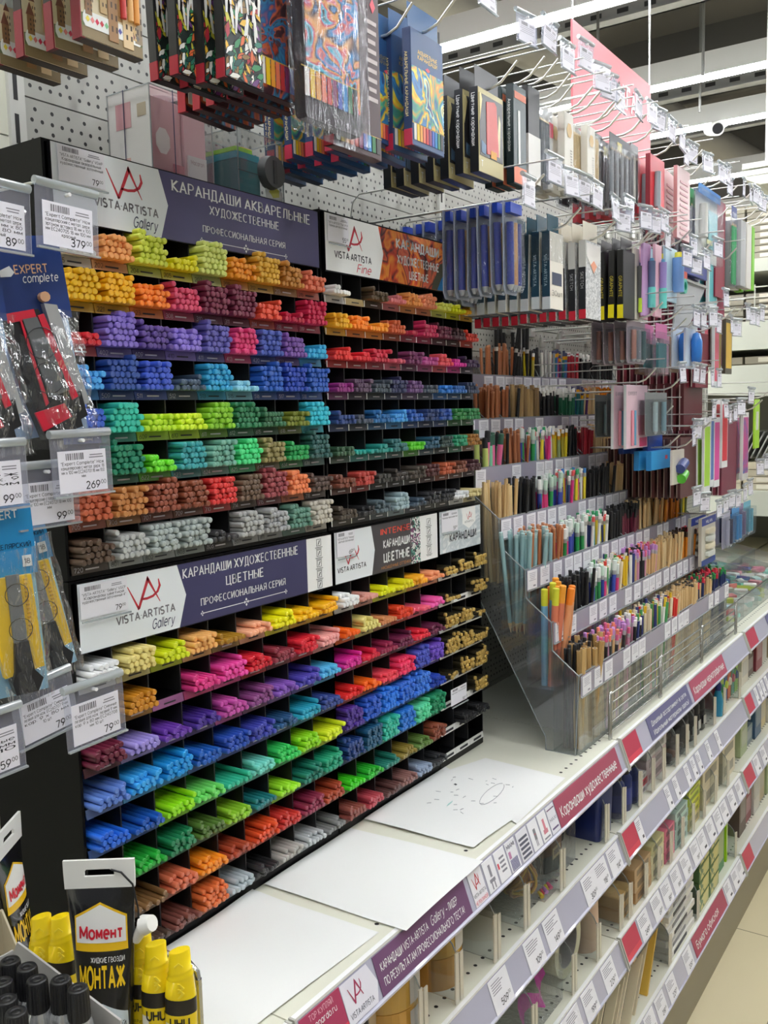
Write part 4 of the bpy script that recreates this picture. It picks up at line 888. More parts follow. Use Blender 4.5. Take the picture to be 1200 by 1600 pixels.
def bluehead(t, w, h, d):
    bag(t, w, h, d, M('#2f8ad8', .4), .13, (), None, M('#dcdcd8', .5))
    MB().box(w*.5, w*.9, d*.5, d*.55, h*.2, h*.72, M('#6ab8c0', .3)).build('teal_insert', t)
    MB().cyl((w*.2, d*.4, h*.3), (w*.22, d*.4, h*.75), .012, .010, M('#d0cfc8', .3), 12).build('bottle', t)
    MB().box(w*.35, w*.6, d*.3, d*.34, h*.24, h*.30, M('#e8e4a0', .4)).build('ribbon', t)
hang('art_kit_bag', 'art kit', 'large clear bag with blue header and teal insert', bluehead, 2.393, 2.60, 1.867, 2.05, .655, 2, .04, .020)
FOLD = M('#7a1f34', .45); BROWNF = M('#5c3434', .5); BEI = M('#cfc4b4', .5)
def folder_stack(base, x0, x1, z0, z1, y, n, dy, cols, edge='#cfc0b8'):
    for i in range(n):
        c = cols[i % len(cols)]
        t = thing('folder', f'{base}, {ORD[i]} from front', 'folder', (x0, y+i*dy, z0), base+' stack', True)
        MB().box(0, x1-x0, 0, dy*.45, 0, z1-z0, M(c, .45)).build('cover', t)
        MB().box(.0, x1-x0-.002, dy*.45, dy*.6, .002, z1-z0-.004, M(edge, .6)).build('inner_sheet', t)
    hook((x0+x1)/2, z1+.006, base, max(y-.03, .63))
folder_stack('tall dark red folder hanging right of the blue header bag', 2.66, 2.76, 1.80, 2.06, .69, 9, .022, ('#8a1f38', '#a02844', '#7a1f34'))
hang('ruler', 'ruler', 'green ruler in a clear sleeve with navy top', lambda t, w, h, d: bag(t, w, h, d, M('#2a3f8a', .4), .14, ('#4ac07a', '#5ad08a', '#4ac07a')), 2.782, 2.84, 1.836, 2.06, .675, 2, .03, .008)
for x0, c, nm, w_ in ((2.845, '#a8aaac', 'grey', .06), (2.915, '#d8d4cc', 'cream', .06), (2.985, '#7cc82c', 'lime green', .03)):
    hang('ruler_box', 'ruler box', f'tall narrow {nm} box at the end of the top hooks', lambda t, w, h, d: carton(t, w, h, d, M(c, .4), M(c, .5)), x0, x0+w_, 1.845, 2.03, .668, 2, .03, .02)
# second row
BL = ('#2f3f9a', '#d8a06a', '#2f3f9a')
hang('pencil_blister', 'pencil blister', 'grey rounded blister of blue pencils, front group', lambda t, w, h, d: (blister(t, w, h, d, M('#9aa0b0', .3), BL), MB().box(w*.1, w*.9, d*.2, d*.8, h*.88, h*.99, M('#2a4ab8', .3)).build('blue_cap', t)), 1.352, 1.403, 1.686, 1.828, .662, 6, .022, .015, hk=True)
hang('pencil_blister', 'pencil blister', 'grey rounded blister of blue pencils, rear group', lambda t, w, h, d: (blister(t, w, h, d, M('#9aa0b0', .3), BL), MB().box(w*.1, w*.9, d*.2, d*.8, h*.88, h*.99, M('#2a4ab8', .3)).build('blue_cap', t)), 1.46, 1.515, 1.688, 1.84, .80, 6, .024, .015, hk=False)
def teal30(t, w, h, d):
    carton(t, w, h, d, M('#efe9dc', .4), M('#1f3f50', .35), 'VISTA-ARTISTA', M('#b8c8cc', .4), M('#c4ccce', .3), .16, ts=.007, sz0=.7)
    MB().box(w*.15, w*.85, -.0013, -.0008, h*.32, h*.48, M('#24304e', .4)).build('navy_patch', t)
    MB().text('30шт', w*.5, -.0014, h*.18, .012, M('#8a8478', .4), 'c', w*.8).build('front_lettering', t)
    MB().box(0, w, -.0014, d, h*.62, h*.98, BAG).build('cellophane', t)
    MB().box(w*.1, w*.9, d*.4, d*.5, h, h+.03, M('#2a5a6c', .25)).build('hang_tab', t)
hang('pencil_box', 'pencil box', 'teal sided pencil box with cream front reading 30шт', teal30, 1.511, 1.568, 1.674, 1.805, .668, 10, .021, .014)
hang('pencil_box', 'pencil box', 'black sided box with grey sketch front and red foot', lambda t, w, h, d: (carton(t, w, h, d, art(['#dcdcdc', '#a8aaac', '#eeeeee', '#b8babc'], 60, 61), M('#26262a', .4), 'SKETCH', M('#b8b8b8', .4), M('#c8283a', .4), .12, tab=M('#ece4d2', .5), th=.036, ts=.008, sz0=.6), MB().box(-.0007, .003, -.0007, d, h*.66, h, M('#c8c6c0', .4)).build('grey_side', t), MB().prism([(w*.05, h*.80), (w*.5, h*.60), (w*.95, h*.80), (w*.95, h*.97), (w*.05, h*.97)], -.0014, -.0009, M('#f0ece8', .4)).prism([(w*.3, h*.70), (w*.5, h*.60), (w*.7, h*.70), (w*.5, h*.76)], -.0017, -.0014, M('#f0a07a', .4)).build('white_flag', t)), 1.672, 1.749, 1.669, 1.812, .668, 12, .020, .013)
hang('pencil_box', 'pencil box', 'black pencil box with yellow lettering and yellow foot', lambda t, w, h, d: carton(t, w, h, d, M('#2c2c2a', .4), M('#1c1c1a', .4), 'GRAPHITE', M('#c8b83a', .4), M('#e8d81e', .4), .20, tab=M('#2a2a2c', .3), th=.026, ts=.009, sz0=.62), 1.90, 1.972, 1.687, 1.825, .678, 11, .020, .012)
hang('pen_pack', 'pen pack', 'grey pen with lime accents on a white card', lambda t, w, h, d: (carton(t, w, h, d, M('#dcd8cc', .4), M('#c8c4b8', .4)), MB().cyl((w*.7, -.007, h*.1), (w*.7, -.007, h*.75), .006, .007, M('#4c4e50', .3), 10).cyl((w*.7, -.008, h*.1), (w*.7, -.008, h*.3), .0065, .0065, M('#b8d83a', .3), 10).build('pen', t)), 1.971, 2.012, 1.69, 1.84, .682, 2, .03, .006)
for x0, x1, y, c, c2, nm in ((1.995, 2.045, .668, '#c8a0d0', '#5c6a8a', 'lilac hang card with slate pen'), (2.035, 2.080, .655, '#e8b8c8', '#9a8ac8', 'pale pink hang card with violet pen')):
    hang('pen_pack', 'pen pack', nm, lambda t, w, h, d: (carton(t, w, h, d, M(c, .4), M(c, .4)), MB().cyl((w*.7, -.008, h*.12), (w*.7, -.008, h*.76), .007, .008, M(c2, .3), 10).cyl((w*.7, -.008, h*.12), (w*.7, -.008, h*.40), .0084, .0084, M('#6ac8c0', .3), 10).cyl((w*.7, -.008, h*.76), (w*.7, -.008, h*.80), .005, .004, M('#5a9ac0', .3), 10).build('pen', t)), x0, x1, 1.698, 1.852, y, 3, .03, .005)
hang('pen_pack', 'pen pack', 'light blue card with a thick blue glue pen and yellow cap', lambda t, w, h, d: (carton(t, w, h, d, M('#bcd8e8', .4), M('#a8c4d8', .4)), MB().cyl((w*.68, -.012, h*.18), (w*.68, -.012, h*.82), .013, .013, M('#7aa0d8', .3), 14).cyl((w*.68, -.012, h*.82), (w*.68, -.012, h*.92), .009, .008, M('#e8d84a', .3), 12).build('glue_pen', t)), 2.150, 2.235, 1.743, 1.865, .668, 2, .04, .005)
hang('tape_dispenser', 'tape', 'small turquoise tape dispenser with red top', lambda t, w, h, d: MB().torus((w*.5, 0, h*.4), .018, .008, .012, M('#4ac0a8', .3), 18, 'y').box(w*.3, w*.7, 0, .012, h*.7, h, M('#d8503a', .4)).build('body', t), 2.25, 2.31, 1.765, 1.82, .66, 1, hk=False)
t = thing('divider_panel', 'slanted grey panel below the navy folders', 'panel', (2.3, .68, 1.66))
MB().prism([(2.28, 1.66), (2.36, 1.66), (2.56, 1.81), (2.32, 1.81)], .69, .694, M('#b4b6b8', .4)).build('panel', t); MB().prism([(2.3, 1.81), (2.56, 1.81), (2.56, 1.816), (2.3, 1.816)], .684, .7, WIRE).build('rim', t)
folder_stack('short navy folder above the slanted grey panel', 2.315, 2.52, 1.825, 1.872, .675, 3, .02, ('#2a3a8a', '#24307a'))
hang('pencil_case', 'pencil case', 'turquoise long case in a white frame', lambda t, w, h, d: (flat(t, w, h, d, M('#dfe6e6', .4), M('#5ab8c0', .3)),), 2.615, 2.70, 1.755, 2.0, .695, 4, .026, .008)
folder_stack('wine red folder below the turquoise case', 2.70, 2.80, 1.62, 1.90, .70, 10, .02, ('#8a2440', '#9a2c4a', '#7a1f34'))
hang('clear_blister', 'blister', 'pinkish clear plastic blister under the yellow foot boxes', lambda t, w, h, d: blister(t, w, h, d, M('#a89aa4', .4), ('#c88a7a', '#8a8e98', '#4a6a6c')), 1.952, 2.07, 1.597, 1.688, .675, 4, .026, .014)
hang('pen_pack', 'pen pack', 'pink topped clear pack with teal insert', lambda t, w, h, d: (bag(t, w, h, d, M('#d87ab0', .4), .3, ()), MB().box(w*.2, w*.9, d*.3, d*.7, h*.1, h*.6, M('#3a7a80', .4)).build('teal_insert', t)), 2.10, 2.184, 1.581, 1.690, .668, 2, .03, .014)
hang('pencil_set', 'pencil set', 'small pink clear pack hanging low', lambda t, w, h, d: bag(t, w, h, d, M('#e8a8b8', .4), .2, ('#e0b8c0', '#d8a0b0')), 2.17, 2.24, 1.575, 1.668, .68, 2, .03, .012)
hang('kraft_pack', 'pack', 'brown kraft pack between the pink and blue packs', lambda t, w, h, d: carton(t, w, h, d, M('#9a7a62', .5), M('#7a5c48', .5)), 2.258, 2.33, 1.585, 1.668, .69, 4, .026, .008)
hang('sharpener_pack', 'sharpener pack', 'white card with bright blue rounded sharpener', lambda t, w, h, d: (carton(t, w, h, d, M('#d8e4f0', .4), M('#c8d4e4', .4)), MB().lathe([(.001, 0), (.018, .006), (.021, .03), (.021, .055), (.014, .072), (.001, .076)], (w*.6, -.012, h*.12), M('#2f7ad0', .25), 16, sy=.6).build('sharpener', t)), 2.267, 2.35, 1.592, 1.688, .655, 2, .03, .005)
folder_stack('dark red folder in the middle hook rows', 2.44, 2.56, 1.55, 1.69, .68, 12, .018, ('#7a2434', '#8a2c3c', '#6a2030'))
hang('pencil_case', 'pencil case', 'rose red long case next to the dark red folders', lambda t, w, h, d: flat(t, w, h, d, M('#dce4e6', .4), M('#d0506a', .4)), 2.565, 2.61, 1.55, 1.72, .665, 3, .03, .008)
hang('pencil_case', 'pencil case', 'yellow long case at the right of the hook rows', lambda t, w, h, d: flat(t, w, h, d, M('#4a4438', .4), M('#d8b03a', .4)), 2.69, 2.76, 1.59, 1.74, .668, 2, .03, .010)
hang('stationery_card', 'stationery set', 'large pale pink hang card with pencils and pink eraser', lambda t, w, h, d: (carton(t, w, h, d, M('#e8c8d4', .5), M('#d8dcdc', .5), deco=lambda mb, w, h: (mb.text('EXPERT', w*.08, -.001, h*.84, .010, M('#4a5058', .5), 'l', w*.4), mb.box(w*.55, w*.9, -.0012, -.0008, h*.2, h*.52, M('#e88aa0', .4)), mb.box(w*.6, w*.95, -.0014, -.001, h*.02, h*.16, M('#d02a6a', .4)))), [MB().cyl((w*(.22+.1*i), -.004, h*.05), (w*(.22+.1*i), -.004, h*.6), .0035, .0035, M(c, .4), 8).build('pencil', t) for i, c in enumerate(('#e89aa8', '#6aa8c8'))]), 2.026, 2.17, 1.41, 1.553, .715, 2, .03, .006)
hang('clear_blister', 'blister', 'tall clear blister with pale blue mechanical pencil', lambda t, w, h, d: blister(t, w, h, d, M('#8a8c8c', .4), ('#c8dce0', '#9ac0cc')), 2.10, 2.26, 1.436, 1.536, .68, 5, .03, .018)
folder_stack('brown red folder behind the clear blisters', 2.41, 2.58, 1.44, 1.562, .70, 10, .02, ('#6a3034', '#7a383c'))
hang('pen_refill', 'refill pack', 'bright blue refill case with handle hole', lambda t, w, h, d: carton(t, w, h, d, M('#2f56b0', .35), M('#2a4a9a', .4), deco=lambda mb, w, h: mb.box(w*.2, w*.8, -.0012, -.0008, h*.86, h*.95, WHITE)), 2.189, 2.30, 1.392, 1.468, .72, 3, .03, .012)
hang('eraser_bag', 'eraser pack', 'light blue eraser pack with red dot', lambda t, w, h, d: (carton(t, w, h, d, M('#3aa0e0', .35), M('#2f88c8', .4)), MB().box(w*.7, w*.82, -.0012, -.0008, h*.5, h*.7, RED2).build('red_dot', t)), 2.138, 2.285, 1.355, 1.40, .695, 2, .03, .012)
hang('eraser_pack', 'eraser pack', 'blue and green sharpeners on a cream hang card', lambda t, w, h, d: (carton(t, w, h, d, M('#e4ddd0', .5), M('#d8d0c4', .5)), MB().cyl((w*.3, -.010, h*.45), (w*.7, -.010, h*.62), .012, .012, M('#3a4a8a', .3), 12).build('blue_sharpener', t), MB().cyl((w*.4, -.010, h*.15), (w*.8, -.010, h*.3), .012, .009, M('#5ac03a', .3), 12).build('green_sharpener', t)), 2.191, 2.285, 1.318, 1.40, .662, 1, .03, .005)
folder_stack('brown edged folder left of the lime case', 2.30, 2.50, 1.276, 1.425, .675, 16, .016, ('#5c3434', '#6a3a38', '#4c2c2c'), '#b8a898')
for x0, x1, c, nm, z0 in ((2.437, 2.495, '#a8d83a', 'lime green', 1.277), (2.50, 2.53, '#5a78b8', 'blue', 1.29), (2.534, 2.59, '#e04aa0', 'magenta', 1.286), (2.611, 2.672, '#d8303c', 'bright red', 1.333)):
    hang('pencil_case', 'pencil case', f'{nm} flat case in a white sleeve among brown folders', lambda t, w, h, d: flat(t, w, h, d, M('#eceeee', .4), M(c, .4)), x0, x1, z0, z0+.185, .655, 2, .016, .006, hk=False)
folder_stack('wine folder right of the magenta case', 2.69, 2.86, 1.25, 1.455, .675, 14, .016, ('#7a3044', '#8a3a4e', '#6a2a3c'), '#d8bcc4')
hang('pencil_case', 'pencil case', 'blue to pink long case at the far end of the folders', lambda t, w, h, d: flat(t, w, h, d, M('#dcdcd8', .4), art(['#3a6ab0', '#d04a8a', '#3a6ab0'], 8, 71)), 2.87, 2.94, 1.28, 1.48, .66, 2, .02, .008)
def milan(t, w, h, d):
    carton(t, w, h, d, M('#dcd8cc', .4), M('#c8c4b8', .4))
    MB().box(0, w, -.0014, -.0008, h*.84, h, M('#2a3f9a', .4)).box(0, w, -.0014, -.0008, 0, h*.12, M('#2a4a9a', .4)).build('blue_bands', t)
    MB().text('MILAN', w*.5, -.0016, h*.88, .011, WHITE, 'c', w*.45, .015).build('front_lettering', t)
    for i in range(4): MB().box(w*.25, w*.75, -.010, -.001, h*(.18+i*.16), h*(.28+i*.16), M('#e8e0c8' if i % 2 else '#d8dcd8', .5), .002).build('eraser', t)
hang('eraser_pack', 'eraser pack', 'eraser set on a card with navy top and blue foot', milan, 2.494, 2.63, 1.077, 1.205, .675, 2, .03, .008)
for x0, y, c, nm in ((2.70, .655, '#c8c4d8', 'clear purple and green sharpener hanging from the lowest hooks'), (2.83, .66, '#4a9ad8', 'clear blue sharpener case hanging from the lowest hooks'), (2.92, .67, '#8a6a9a', 'clear violet pen case hanging from the lowest hooks'), (3.02, .67, '#6ab0c8', 'clear turquoise pen case hanging from the lowest hooks')):
    hang('sharpener_pack', 'sharpener pack', nm, lambda t, w, h, d: blister(t, w, h, d, M(c, .4), (c, '#3c3a58' if c == '#c8c4d8' else c)), x0, x0+.09, 1.095, 1.20, y, 2, .03, .02, hk=False)
# boxes standing on the racks
def clearbox(t, w, h, d, inner, deco=None):
    inner(t, w, h, d)
    MB().box(0, w, 0, d, 0, h, clear('#f4f4f4', .07, .05, .03)).build('clear_box', t)
    e = .0012
    mb = MB()
    for x in (0, w-e):
        for y in (0, d-e): mb.box(x, x+e, y, y+e, 0, h, ACRE)
    for z in (0, h-e):
        for y in (0, d-e): mb.box(0, w, y, y+e, z, z+e, ACRE)
        for x in (0, w-e): mb.box(x, x+e, 0, d, z, z+e, ACRE)
    mb.build('folded_edges', t)
t = thing('sharpener_box', 'clear box holding a pale pink desk sharpener, on top of the watercolour rack', 'sharpener', (.792, .852, 1.7945), None, True)
def pinkin(t, w, h, d):
    MB().box(.006, w*.56, .010, d-.004, .001, h*.90, M('#e2b3ba', .35), .004).build('pink_body', t)
    MB().box(w*.57, w-.008, .006, d-.004, .001, h*.86, M('#e8bcc4', .5)).build('pink_panel', t)
    MB().box(w*.60, w-.010, .003, .0055, .001, h*.30, M('#e8e2e2', .5)).text('Macaron', w*.64, .0028, h*.20, .007, M('#b08a90', .5), 'l', w*.22).build('white_leaflet', t)
    MB().add([(w*.20+.012*math.cos(a*PI/4+.39), .0025, h*.38+.016*math.sin(a*PI/4+.39)) for a in range(8)], [tuple(range(8))], M('#f0e8ea', .5)).build('octagon_sticker', t)
    MB().box(w*.34, w*.52, .002, .0026, h*.04, h*.14, M('#cc7c88', .5)).build('rose_label', t)
    MB().box(.0008, .002, .001, d-.002, .001, h-.001, M('#e6e3e0', .5)).box(.0002, .0008, d*.45, d*.8, h*.55, h*.85, M('#d49aa2', .5)).box(.0002, .0008, d*.1, d*.3, h*.65, h*.8, M('#b8a88c', .5)).box(.0002, .0008, d*.5, d*.8, h*.05, h*.2, M('#e0b0a8', .5)).build('side_leaflet', t)
clearbox(t, .103, .0985, .075, pinkin)
MB().box(.036, .0368, -.0012, -.0004, 0, .0985, M('#3a3a5a', .5)).box(-.0012, -.0004, .044, .0448, 0, .0985, M('#3a3a5a', .5)).build('elastic_cord', t)
t = thing('sharpener_box', 'clear box with teal tray and grey round sharpener crank, on the watercolour rack', 'sharpener', (.944, .855, 1.7945), None, True)
def tealin(t, w, h, d):
    MB().box(.002, w*.5, .004, d-.003, .002, h*.55, M('#2c6a70', .3)).box(.002, w*.5, .004, d-.003, h*.56, h*.66, M('#2f8a9a', .3)).build('teal_tray', t)
    MB().box(.004, w*.4, .008, d-.01, h*.68, h*.74, M('#8ac03a', .4)).box(.02, w*.45, .012, d-.02, h*.74, h*.77, M('#e8b83a', .4)).build('small_papers', t)
    MB().cyl((w*.70, .004, h*.45), (w*.70, -.008, h*.45), .023, .021, M('#4c4e50', .35), 22).build('crank_wheel', t)
    MB().box(w*.66, w*.73, -.0095, -.008, h*.26, h*.62, M('#3a3c3e', .4)).build('crank_bar', t)
    MB().box(w*.60, w*.98, .002, .003, .001, h*.2, M('#e8e8e2', .5)).add([(w*.80+.012*math.cos(a*PI/5)*(1 if a % 2 else .8), .0018, h*.16+.008*math.sin(a*PI/5)*(1 if a % 2 else .8)) for a in range(10)], [tuple(range(10))], M('#d8d83a', .4)).build('yellow_burst', t)
clearbox(t, .092, .085, .075, tealin)
MB().box(-.001, .092, -.0012, -.0004, .030, .0308, M('#2c2c30', .5)).build('elastic_cord', t)
t = thing('lidded_cup', 'black ribbed cup behind the pink sharpener box', 'cup', (.905, .950, 1.7945))
MB().lathe([(.018, 0), (.020, .10), (.021, .105)], (.905, .950, 1.7945), M('#2a2a2c', .4), 20).build('cup', t)
mb = MB().lathe([(.022, .105), (.023, .122), (.021, .126), (.001, .127)], (.905, .950, 1.7945), M('#1c1c1e', .4), 20)
for i in range(24): a = i*PI/12; mb.cyl((.905+.0225*math.cos(a), .950+.0225*math.sin(a), 1.901), (.905+.0225*math.cos(a), .950+.0225*math.sin(a), 1.916), .0012, .0012, M('#2c2c2e', .4), 5)
mb.build('ribbed_lid', t)
# ================================================================ CLEAR STEPPED PENCIL STAND
AX0, AX1 = 1.588, 2.668
TN = ('lowest tier', 'second lowest tier', 'third tier from bottom', 'middle tier', 'third tier from top', 'second highest tier', 'top tier')
st = thing('pencil_stand', 'large clear stepped acrylic stand filled with loose pencils on the counter', 'pencil stand', (AX0, .65, .857))
TY = [.65+.0535*i for i in range(7)]; TZ = [1.010+.0955*i for i in range(7)]
prof = [(.657, .8575), (.650, TZ[0])]
for i in range(6): prof += [(TY[i]+.052, TZ[i]+.042), (TY[i+1], TZ[i+1])]
prof += [(.990, 1.620), (.990, 1.385), (.852, 1.131), (.717, .882), (.717, .8575)]
for x in (AX0, 2.126, AX1-.003):
    MB().prism(prof, x, x+.003, ACR, 'x').build('side_panel', st)
    mb = MB()
    for a, b_ in zip(prof, prof[1:]+prof[:1]): mb.tube([(x+.0015, a[0], a[1]), (x+.0015, b_[0], b_[1])], .0014, ACRE, 4)
    mb.build('panel_edge', st)
for i in range(7):
    y, zt = TY[i], TZ[i]; zb = .8585 if i == 0 else zt-.131
    dp = .052 if i < 6 else .024
    t = MB().box(AX0+.003, AX1-.003, y, y+.0025, zb, zt, ACR).box(AX0+.003, AX1-.003, y, y+dp, zb, zb+.0025, ACR).box(AX0+.003, AX1-.003, y+dp-.0025, y+dp, zb, zt+.040, ACR).build('tray', st)
    MB().box(AX0+.003, AX1-.003, y-.0006, y+.003, zt-.0012, zt+.0008, ACRE).build('lip_edge', t)
    MB().box(AX0+.003, AX1-.003, y-.0035, y-.0027, zt-.041, zt-.001, clear('#e6e2ee', .02, .15, .42, '#d8d3e4')).box(AX0+.003, AX1-.003, y-.006, y-.0035, zt-.042, zt-.040, ACRE).build('price_strip', t)
    mb = MB()
    for k in range(1, 13):
        x = AX0+k*.0825; mb.prism([(y+.003, zb+.003), (y+dp-.0025, zb+.003), (y+dp-.0025, zt+.038), (y+.003, zt-.004)], x, x+.0018, ACR, 'x')
        mb.tube([(x+.001, y+.003, zt-.004), (x+.001, y+dp-.0025, zt+.038)], .0011, ACRE, 4)
    mb.build('divider', t)
PCARD = MB().box(-.021, .021, -.0006, 0, -.036, 0, M('#efeef4', .55)); bars(PCARD, -.015, -.0008, -.020, .030, .017, 5, M('#c2bfca', .6)); PCARD.box(.004, .014, -.0008, -.0006, -.032, -.029, M('#8a8892', .6))
PCARD = PCARD.build('price_card'); _first = True
for i in range(7):
    x = AX0+.022+random.uniform(0, .01); k = 0
    while x < AX1-.02:
        if random.random() < .88:
            lab = f'small white price card, {ORD[k]} from the left, {TN[i]} of the acrylic stand'
            o = PCARD if _first else PCARD.copy()
            if not _first: C.objects.link(o)
            _first = False; o.location = (x, TY[i]-.0037, TZ[i]-.003); o.rotation_euler = (0, random.uniform(-.03, .03), 0); k += 1
            tag(o, lab, 'price card', 'price cards on the acrylic stand')
        x += random.uniform(.044, .062)
def loose(body, end=None, el=.012, r=.0036, hexa=True, ferr=None, L=.175, tip=None, cap=None):
    """upright loose pencil, base at origin"""
    key = ('loose', body, end, el, r, ferr, L, tip, cap)
    if key in _pm: return _pm[key]
    mb = MB(); n = 6 if hexa else 10; z = 0
    if tip: mb.cyl((0, 0, 0), (0, 0, .018), .0006, r, M('#d8b98a', .6), n, False); z = .018
    top = L-(el if end else 0)-(.008 if ferr else 0)
    mb.cyl((0, 0, z), (0, 0, top), r, r, M(body, .4, 0, .15), n, not hexa)
    if ferr: mb.cyl((0, 0, top), (0, 0, top+.008), r*1.03, r*1.03, M(ferr, .3, .7), 10); top += .008
    if end: mb.cyl((0, 0, top), (0, 0, L-.001), r*.98, r*.98, M(end, .5), 10).cyl((0, 0, L-.001), (0, 0, L), r*.98, r*.75, M(end, .5), 10)
    else: mb.cyl((0, 0, L-.0002), (0, 0, L+.0001), r*.55, r*.5, M(cap or '#3a3a3a', .5), 6)
    o = mb.build('loose_shape'); me = o.data; bpy.data.objects.remove(o); _pm[key] = me; return me
KINDS = {
 'n': ('natural_pencil', 'bare natural wood pencil', lambda: loose(random.choice(('#dcbd8c', '#d2b07c', '#e2c898')), None)),
 'N': ('tipped_pencil', 'natural wood pencil with black lead tip', lambda: loose('#d8b886', '#2a2624', .003)),
 't': ('carpenter_pencil', 'flat tan wooden pencil', lambda: loose(random.choice(('#b8945c', '#c2a068')), None, r=.0058)),
 'T': ('stick_pencil', 'thick olive brown wooden stick pencil', lambda: loose(random.choice(('#9a7c50', '#8a6e48', '#a88a5c')), None, r=.0055, hexa=False)),
 'c': ('cedar_pencil', 'reddish cedar pencil with copper end', lambda: loose(random.choice(('#b4714a', '#a8643e')), '#c48660', .004)),
 'k': ('black_pencil', 'black pencil', lambda: loose('#19191c', '#232326', .01)),
 'K': ('long_black_pencil', 'long black pencil with pale ring', lambda: loose('#161619', '#1a1a1c', .045, ferr='#e0dcd8', r=.0045, L=.215)),
 'w': ('eraser_pencil', 'black pencil with white eraser', lambda: loose('#1d1d20', '#f0eeea', .012, ferr='#3a3a3c')),
 'a': ('amber_pencil', 'amber pencil with dark dipped end', lambda: loose(random.choice(('#e08c22', '#d8821c')), '#3c281c', .012, cap='#e8d8b0')),
 'o': ('amber_pencil', 'bright orange pencil', lambda: loose('#f09018', None)),
 'b': ('pale_blue_pencil', 'pale grey blue pencil', lambda: loose('#8fb4b8', '#a8c4c4', .006, hexa=False, r=.0042, tip=1)),
 'e': ('eraser_pencil', 'patterned pencil with coloured eraser', lambda: loose(random.choice(('#e04a9a', '#f0e02a', '#eceae4', '#d8307a', '#5aa0a8', '#f0d838', '#e8e6e0', '#2c3a6a')), random.choice(('#f2f0ec', '#e05a5a', '#3aa06a', '#4a8ad0', '#f2f0ec')), .010, ferr='#c8c6c2')),
 'x': ('eraser_pencil', 'pencil with lilac or pink eraser', lambda: loose(random.choice(('#d8b080', '#26262a', '#c88aa8', '#dcbd8c')), random.choice(('#c890d0', '#d8608a', '#c48ad0', '#f08a70')), .012, ferr='#d0ccd4')),
 'm': ('mechanical_pencil', 'mechanical pencil with pale cap', lambda: loose(random.choice(('#2a8a4a', '#2f3f9a', '#d83a7a', '#2a9a50', '#3a4aa8')), random.choice(('#dfe8e4', '#c8e0d0', '#eef0ee')), .020, hexa=False, r=.0048, ferr='#b8bcc0')),
 'p': ('patterned_pencil', 'white patterned pencil', lambda: loose(random.choice(('#eae8e2', '#dcd8d0', '#f0eee8', '#e8d8b8', '#2f3a7a', '#d8342c', '#e8c22a', '#4a9a5a')), None, cap='#d8c8a0')),
 'v': ('navy_pencil', 'navy pencil with red dipped end', lambda: loose('#22305e', random.choice(('#d02a44', '#d83a50', '#2a8a4a')), .012, cap='#fff')),
 'h': ('highlighter_pencil', 'fat translucent highlighter pencil', lambda: loose(random.choice(('#e8956c', '#c08ac8', '#e8a070', '#d87a5c', '#7ab0d0')), random.choice(('#f08a28', '#b05ac0', '#f0a030', '#d8d83a')), .03, hexa=False, r=.0068)),
 'd': ('dyed_pencil', 'lime and pink dyed thick pencil', lambda: loose(random.choice(('#c8d87a', '#7ac8a0', '#d0dc80', '#e06a9a')), random.choice(('#26262a', '#2f5a4a')), .02, hexa=False, r=.006)),
 'D': ('maroon_pencil', 'maroon pencil with black end', lambda: loose('#6a2438', '#19191b', .02)),
 'r': ('red_pencil', 'red pencil', lambda: loose(random.choice(('#b82438', '#a82034')), '#d8d4d0', .004)),
 'y': ('patterned_pencil', 'yellow glitter pencil', lambda: loose(random.choice(('#e8d02a', '#8a9a6a', '#f0dc2a', '#c8b84a')), '#f0eeea', .008, ferr='#e0a82a')),
 's': ('grey_pencil', 'silver grey pencil', lambda: loose(random.choice(('#9a9c9c', '#c4c2bc', '#8a8c90', '#e0dcd2')), None)),
 'G': ('green_pencil', 'dark green pencil with white eraser', lambda: loose('#1f6a4a', '#f0eeea', .012, ferr='#d8d8d4')),
 'Q': ('ferrule_pencil', 'pencil with broad yellow band', lambda: loose(random.choice(('#c83040', '#3a6aa8', '#5a2c6a', '#1f6a6a')), '#3a3a5a', .008, ferr='#f0b020')),
}
TIERS = ('t1.609-1.740 k1.600-1.722 x1.722-1.899 w1.887-1.947 p1.899-2.213 n2.198-2.385 N2.302-2.517 v2.414-2.655',
'h1.600-1.672 k1.675-1.807 m1.807-1.968 p1.879-2.058 k2.050-2.147 x2.080-2.242 n2.218-2.425 a2.408-2.553 v2.523-2.655',
'b1.600-1.721 c1.617-1.791 m1.784-1.931 e1.905-2.047 k2.051-2.148 D2.148-2.257 n2.257-2.432 a2.406-2.602 y2.602-2.655',
'n1.600-1.675 k1.675-1.802 m1.802-1.916 e1.923-2.057 k2.057-2.214 n2.223-2.391 a2.391-2.581 s2.570-2.655',
'd1.649-1.715 k1.715-1.750 c1.753-1.836 m1.836-1.894 e1.894-1.986 y1.990-2.063 k2.063-2.141 r2.141-2.224 n2.224-2.404 a2.404-2.539 k2.539-2.655',
'c1.749-1.868 k1.868-1.900 T1.903-2.028 w2.028-2.139 G2.139-2.238 Q2.238-2.315 n2.315-2.404 o2.404-2.519 w2.519-2.650',
'c1.852-2.004 K1.907-2.091 y2.062-2.102 k2.102-2.157 s2.157-2.230 Q2.230-2.324 r2.316-2.402 w2.402-2.513 k2.504-2.650')
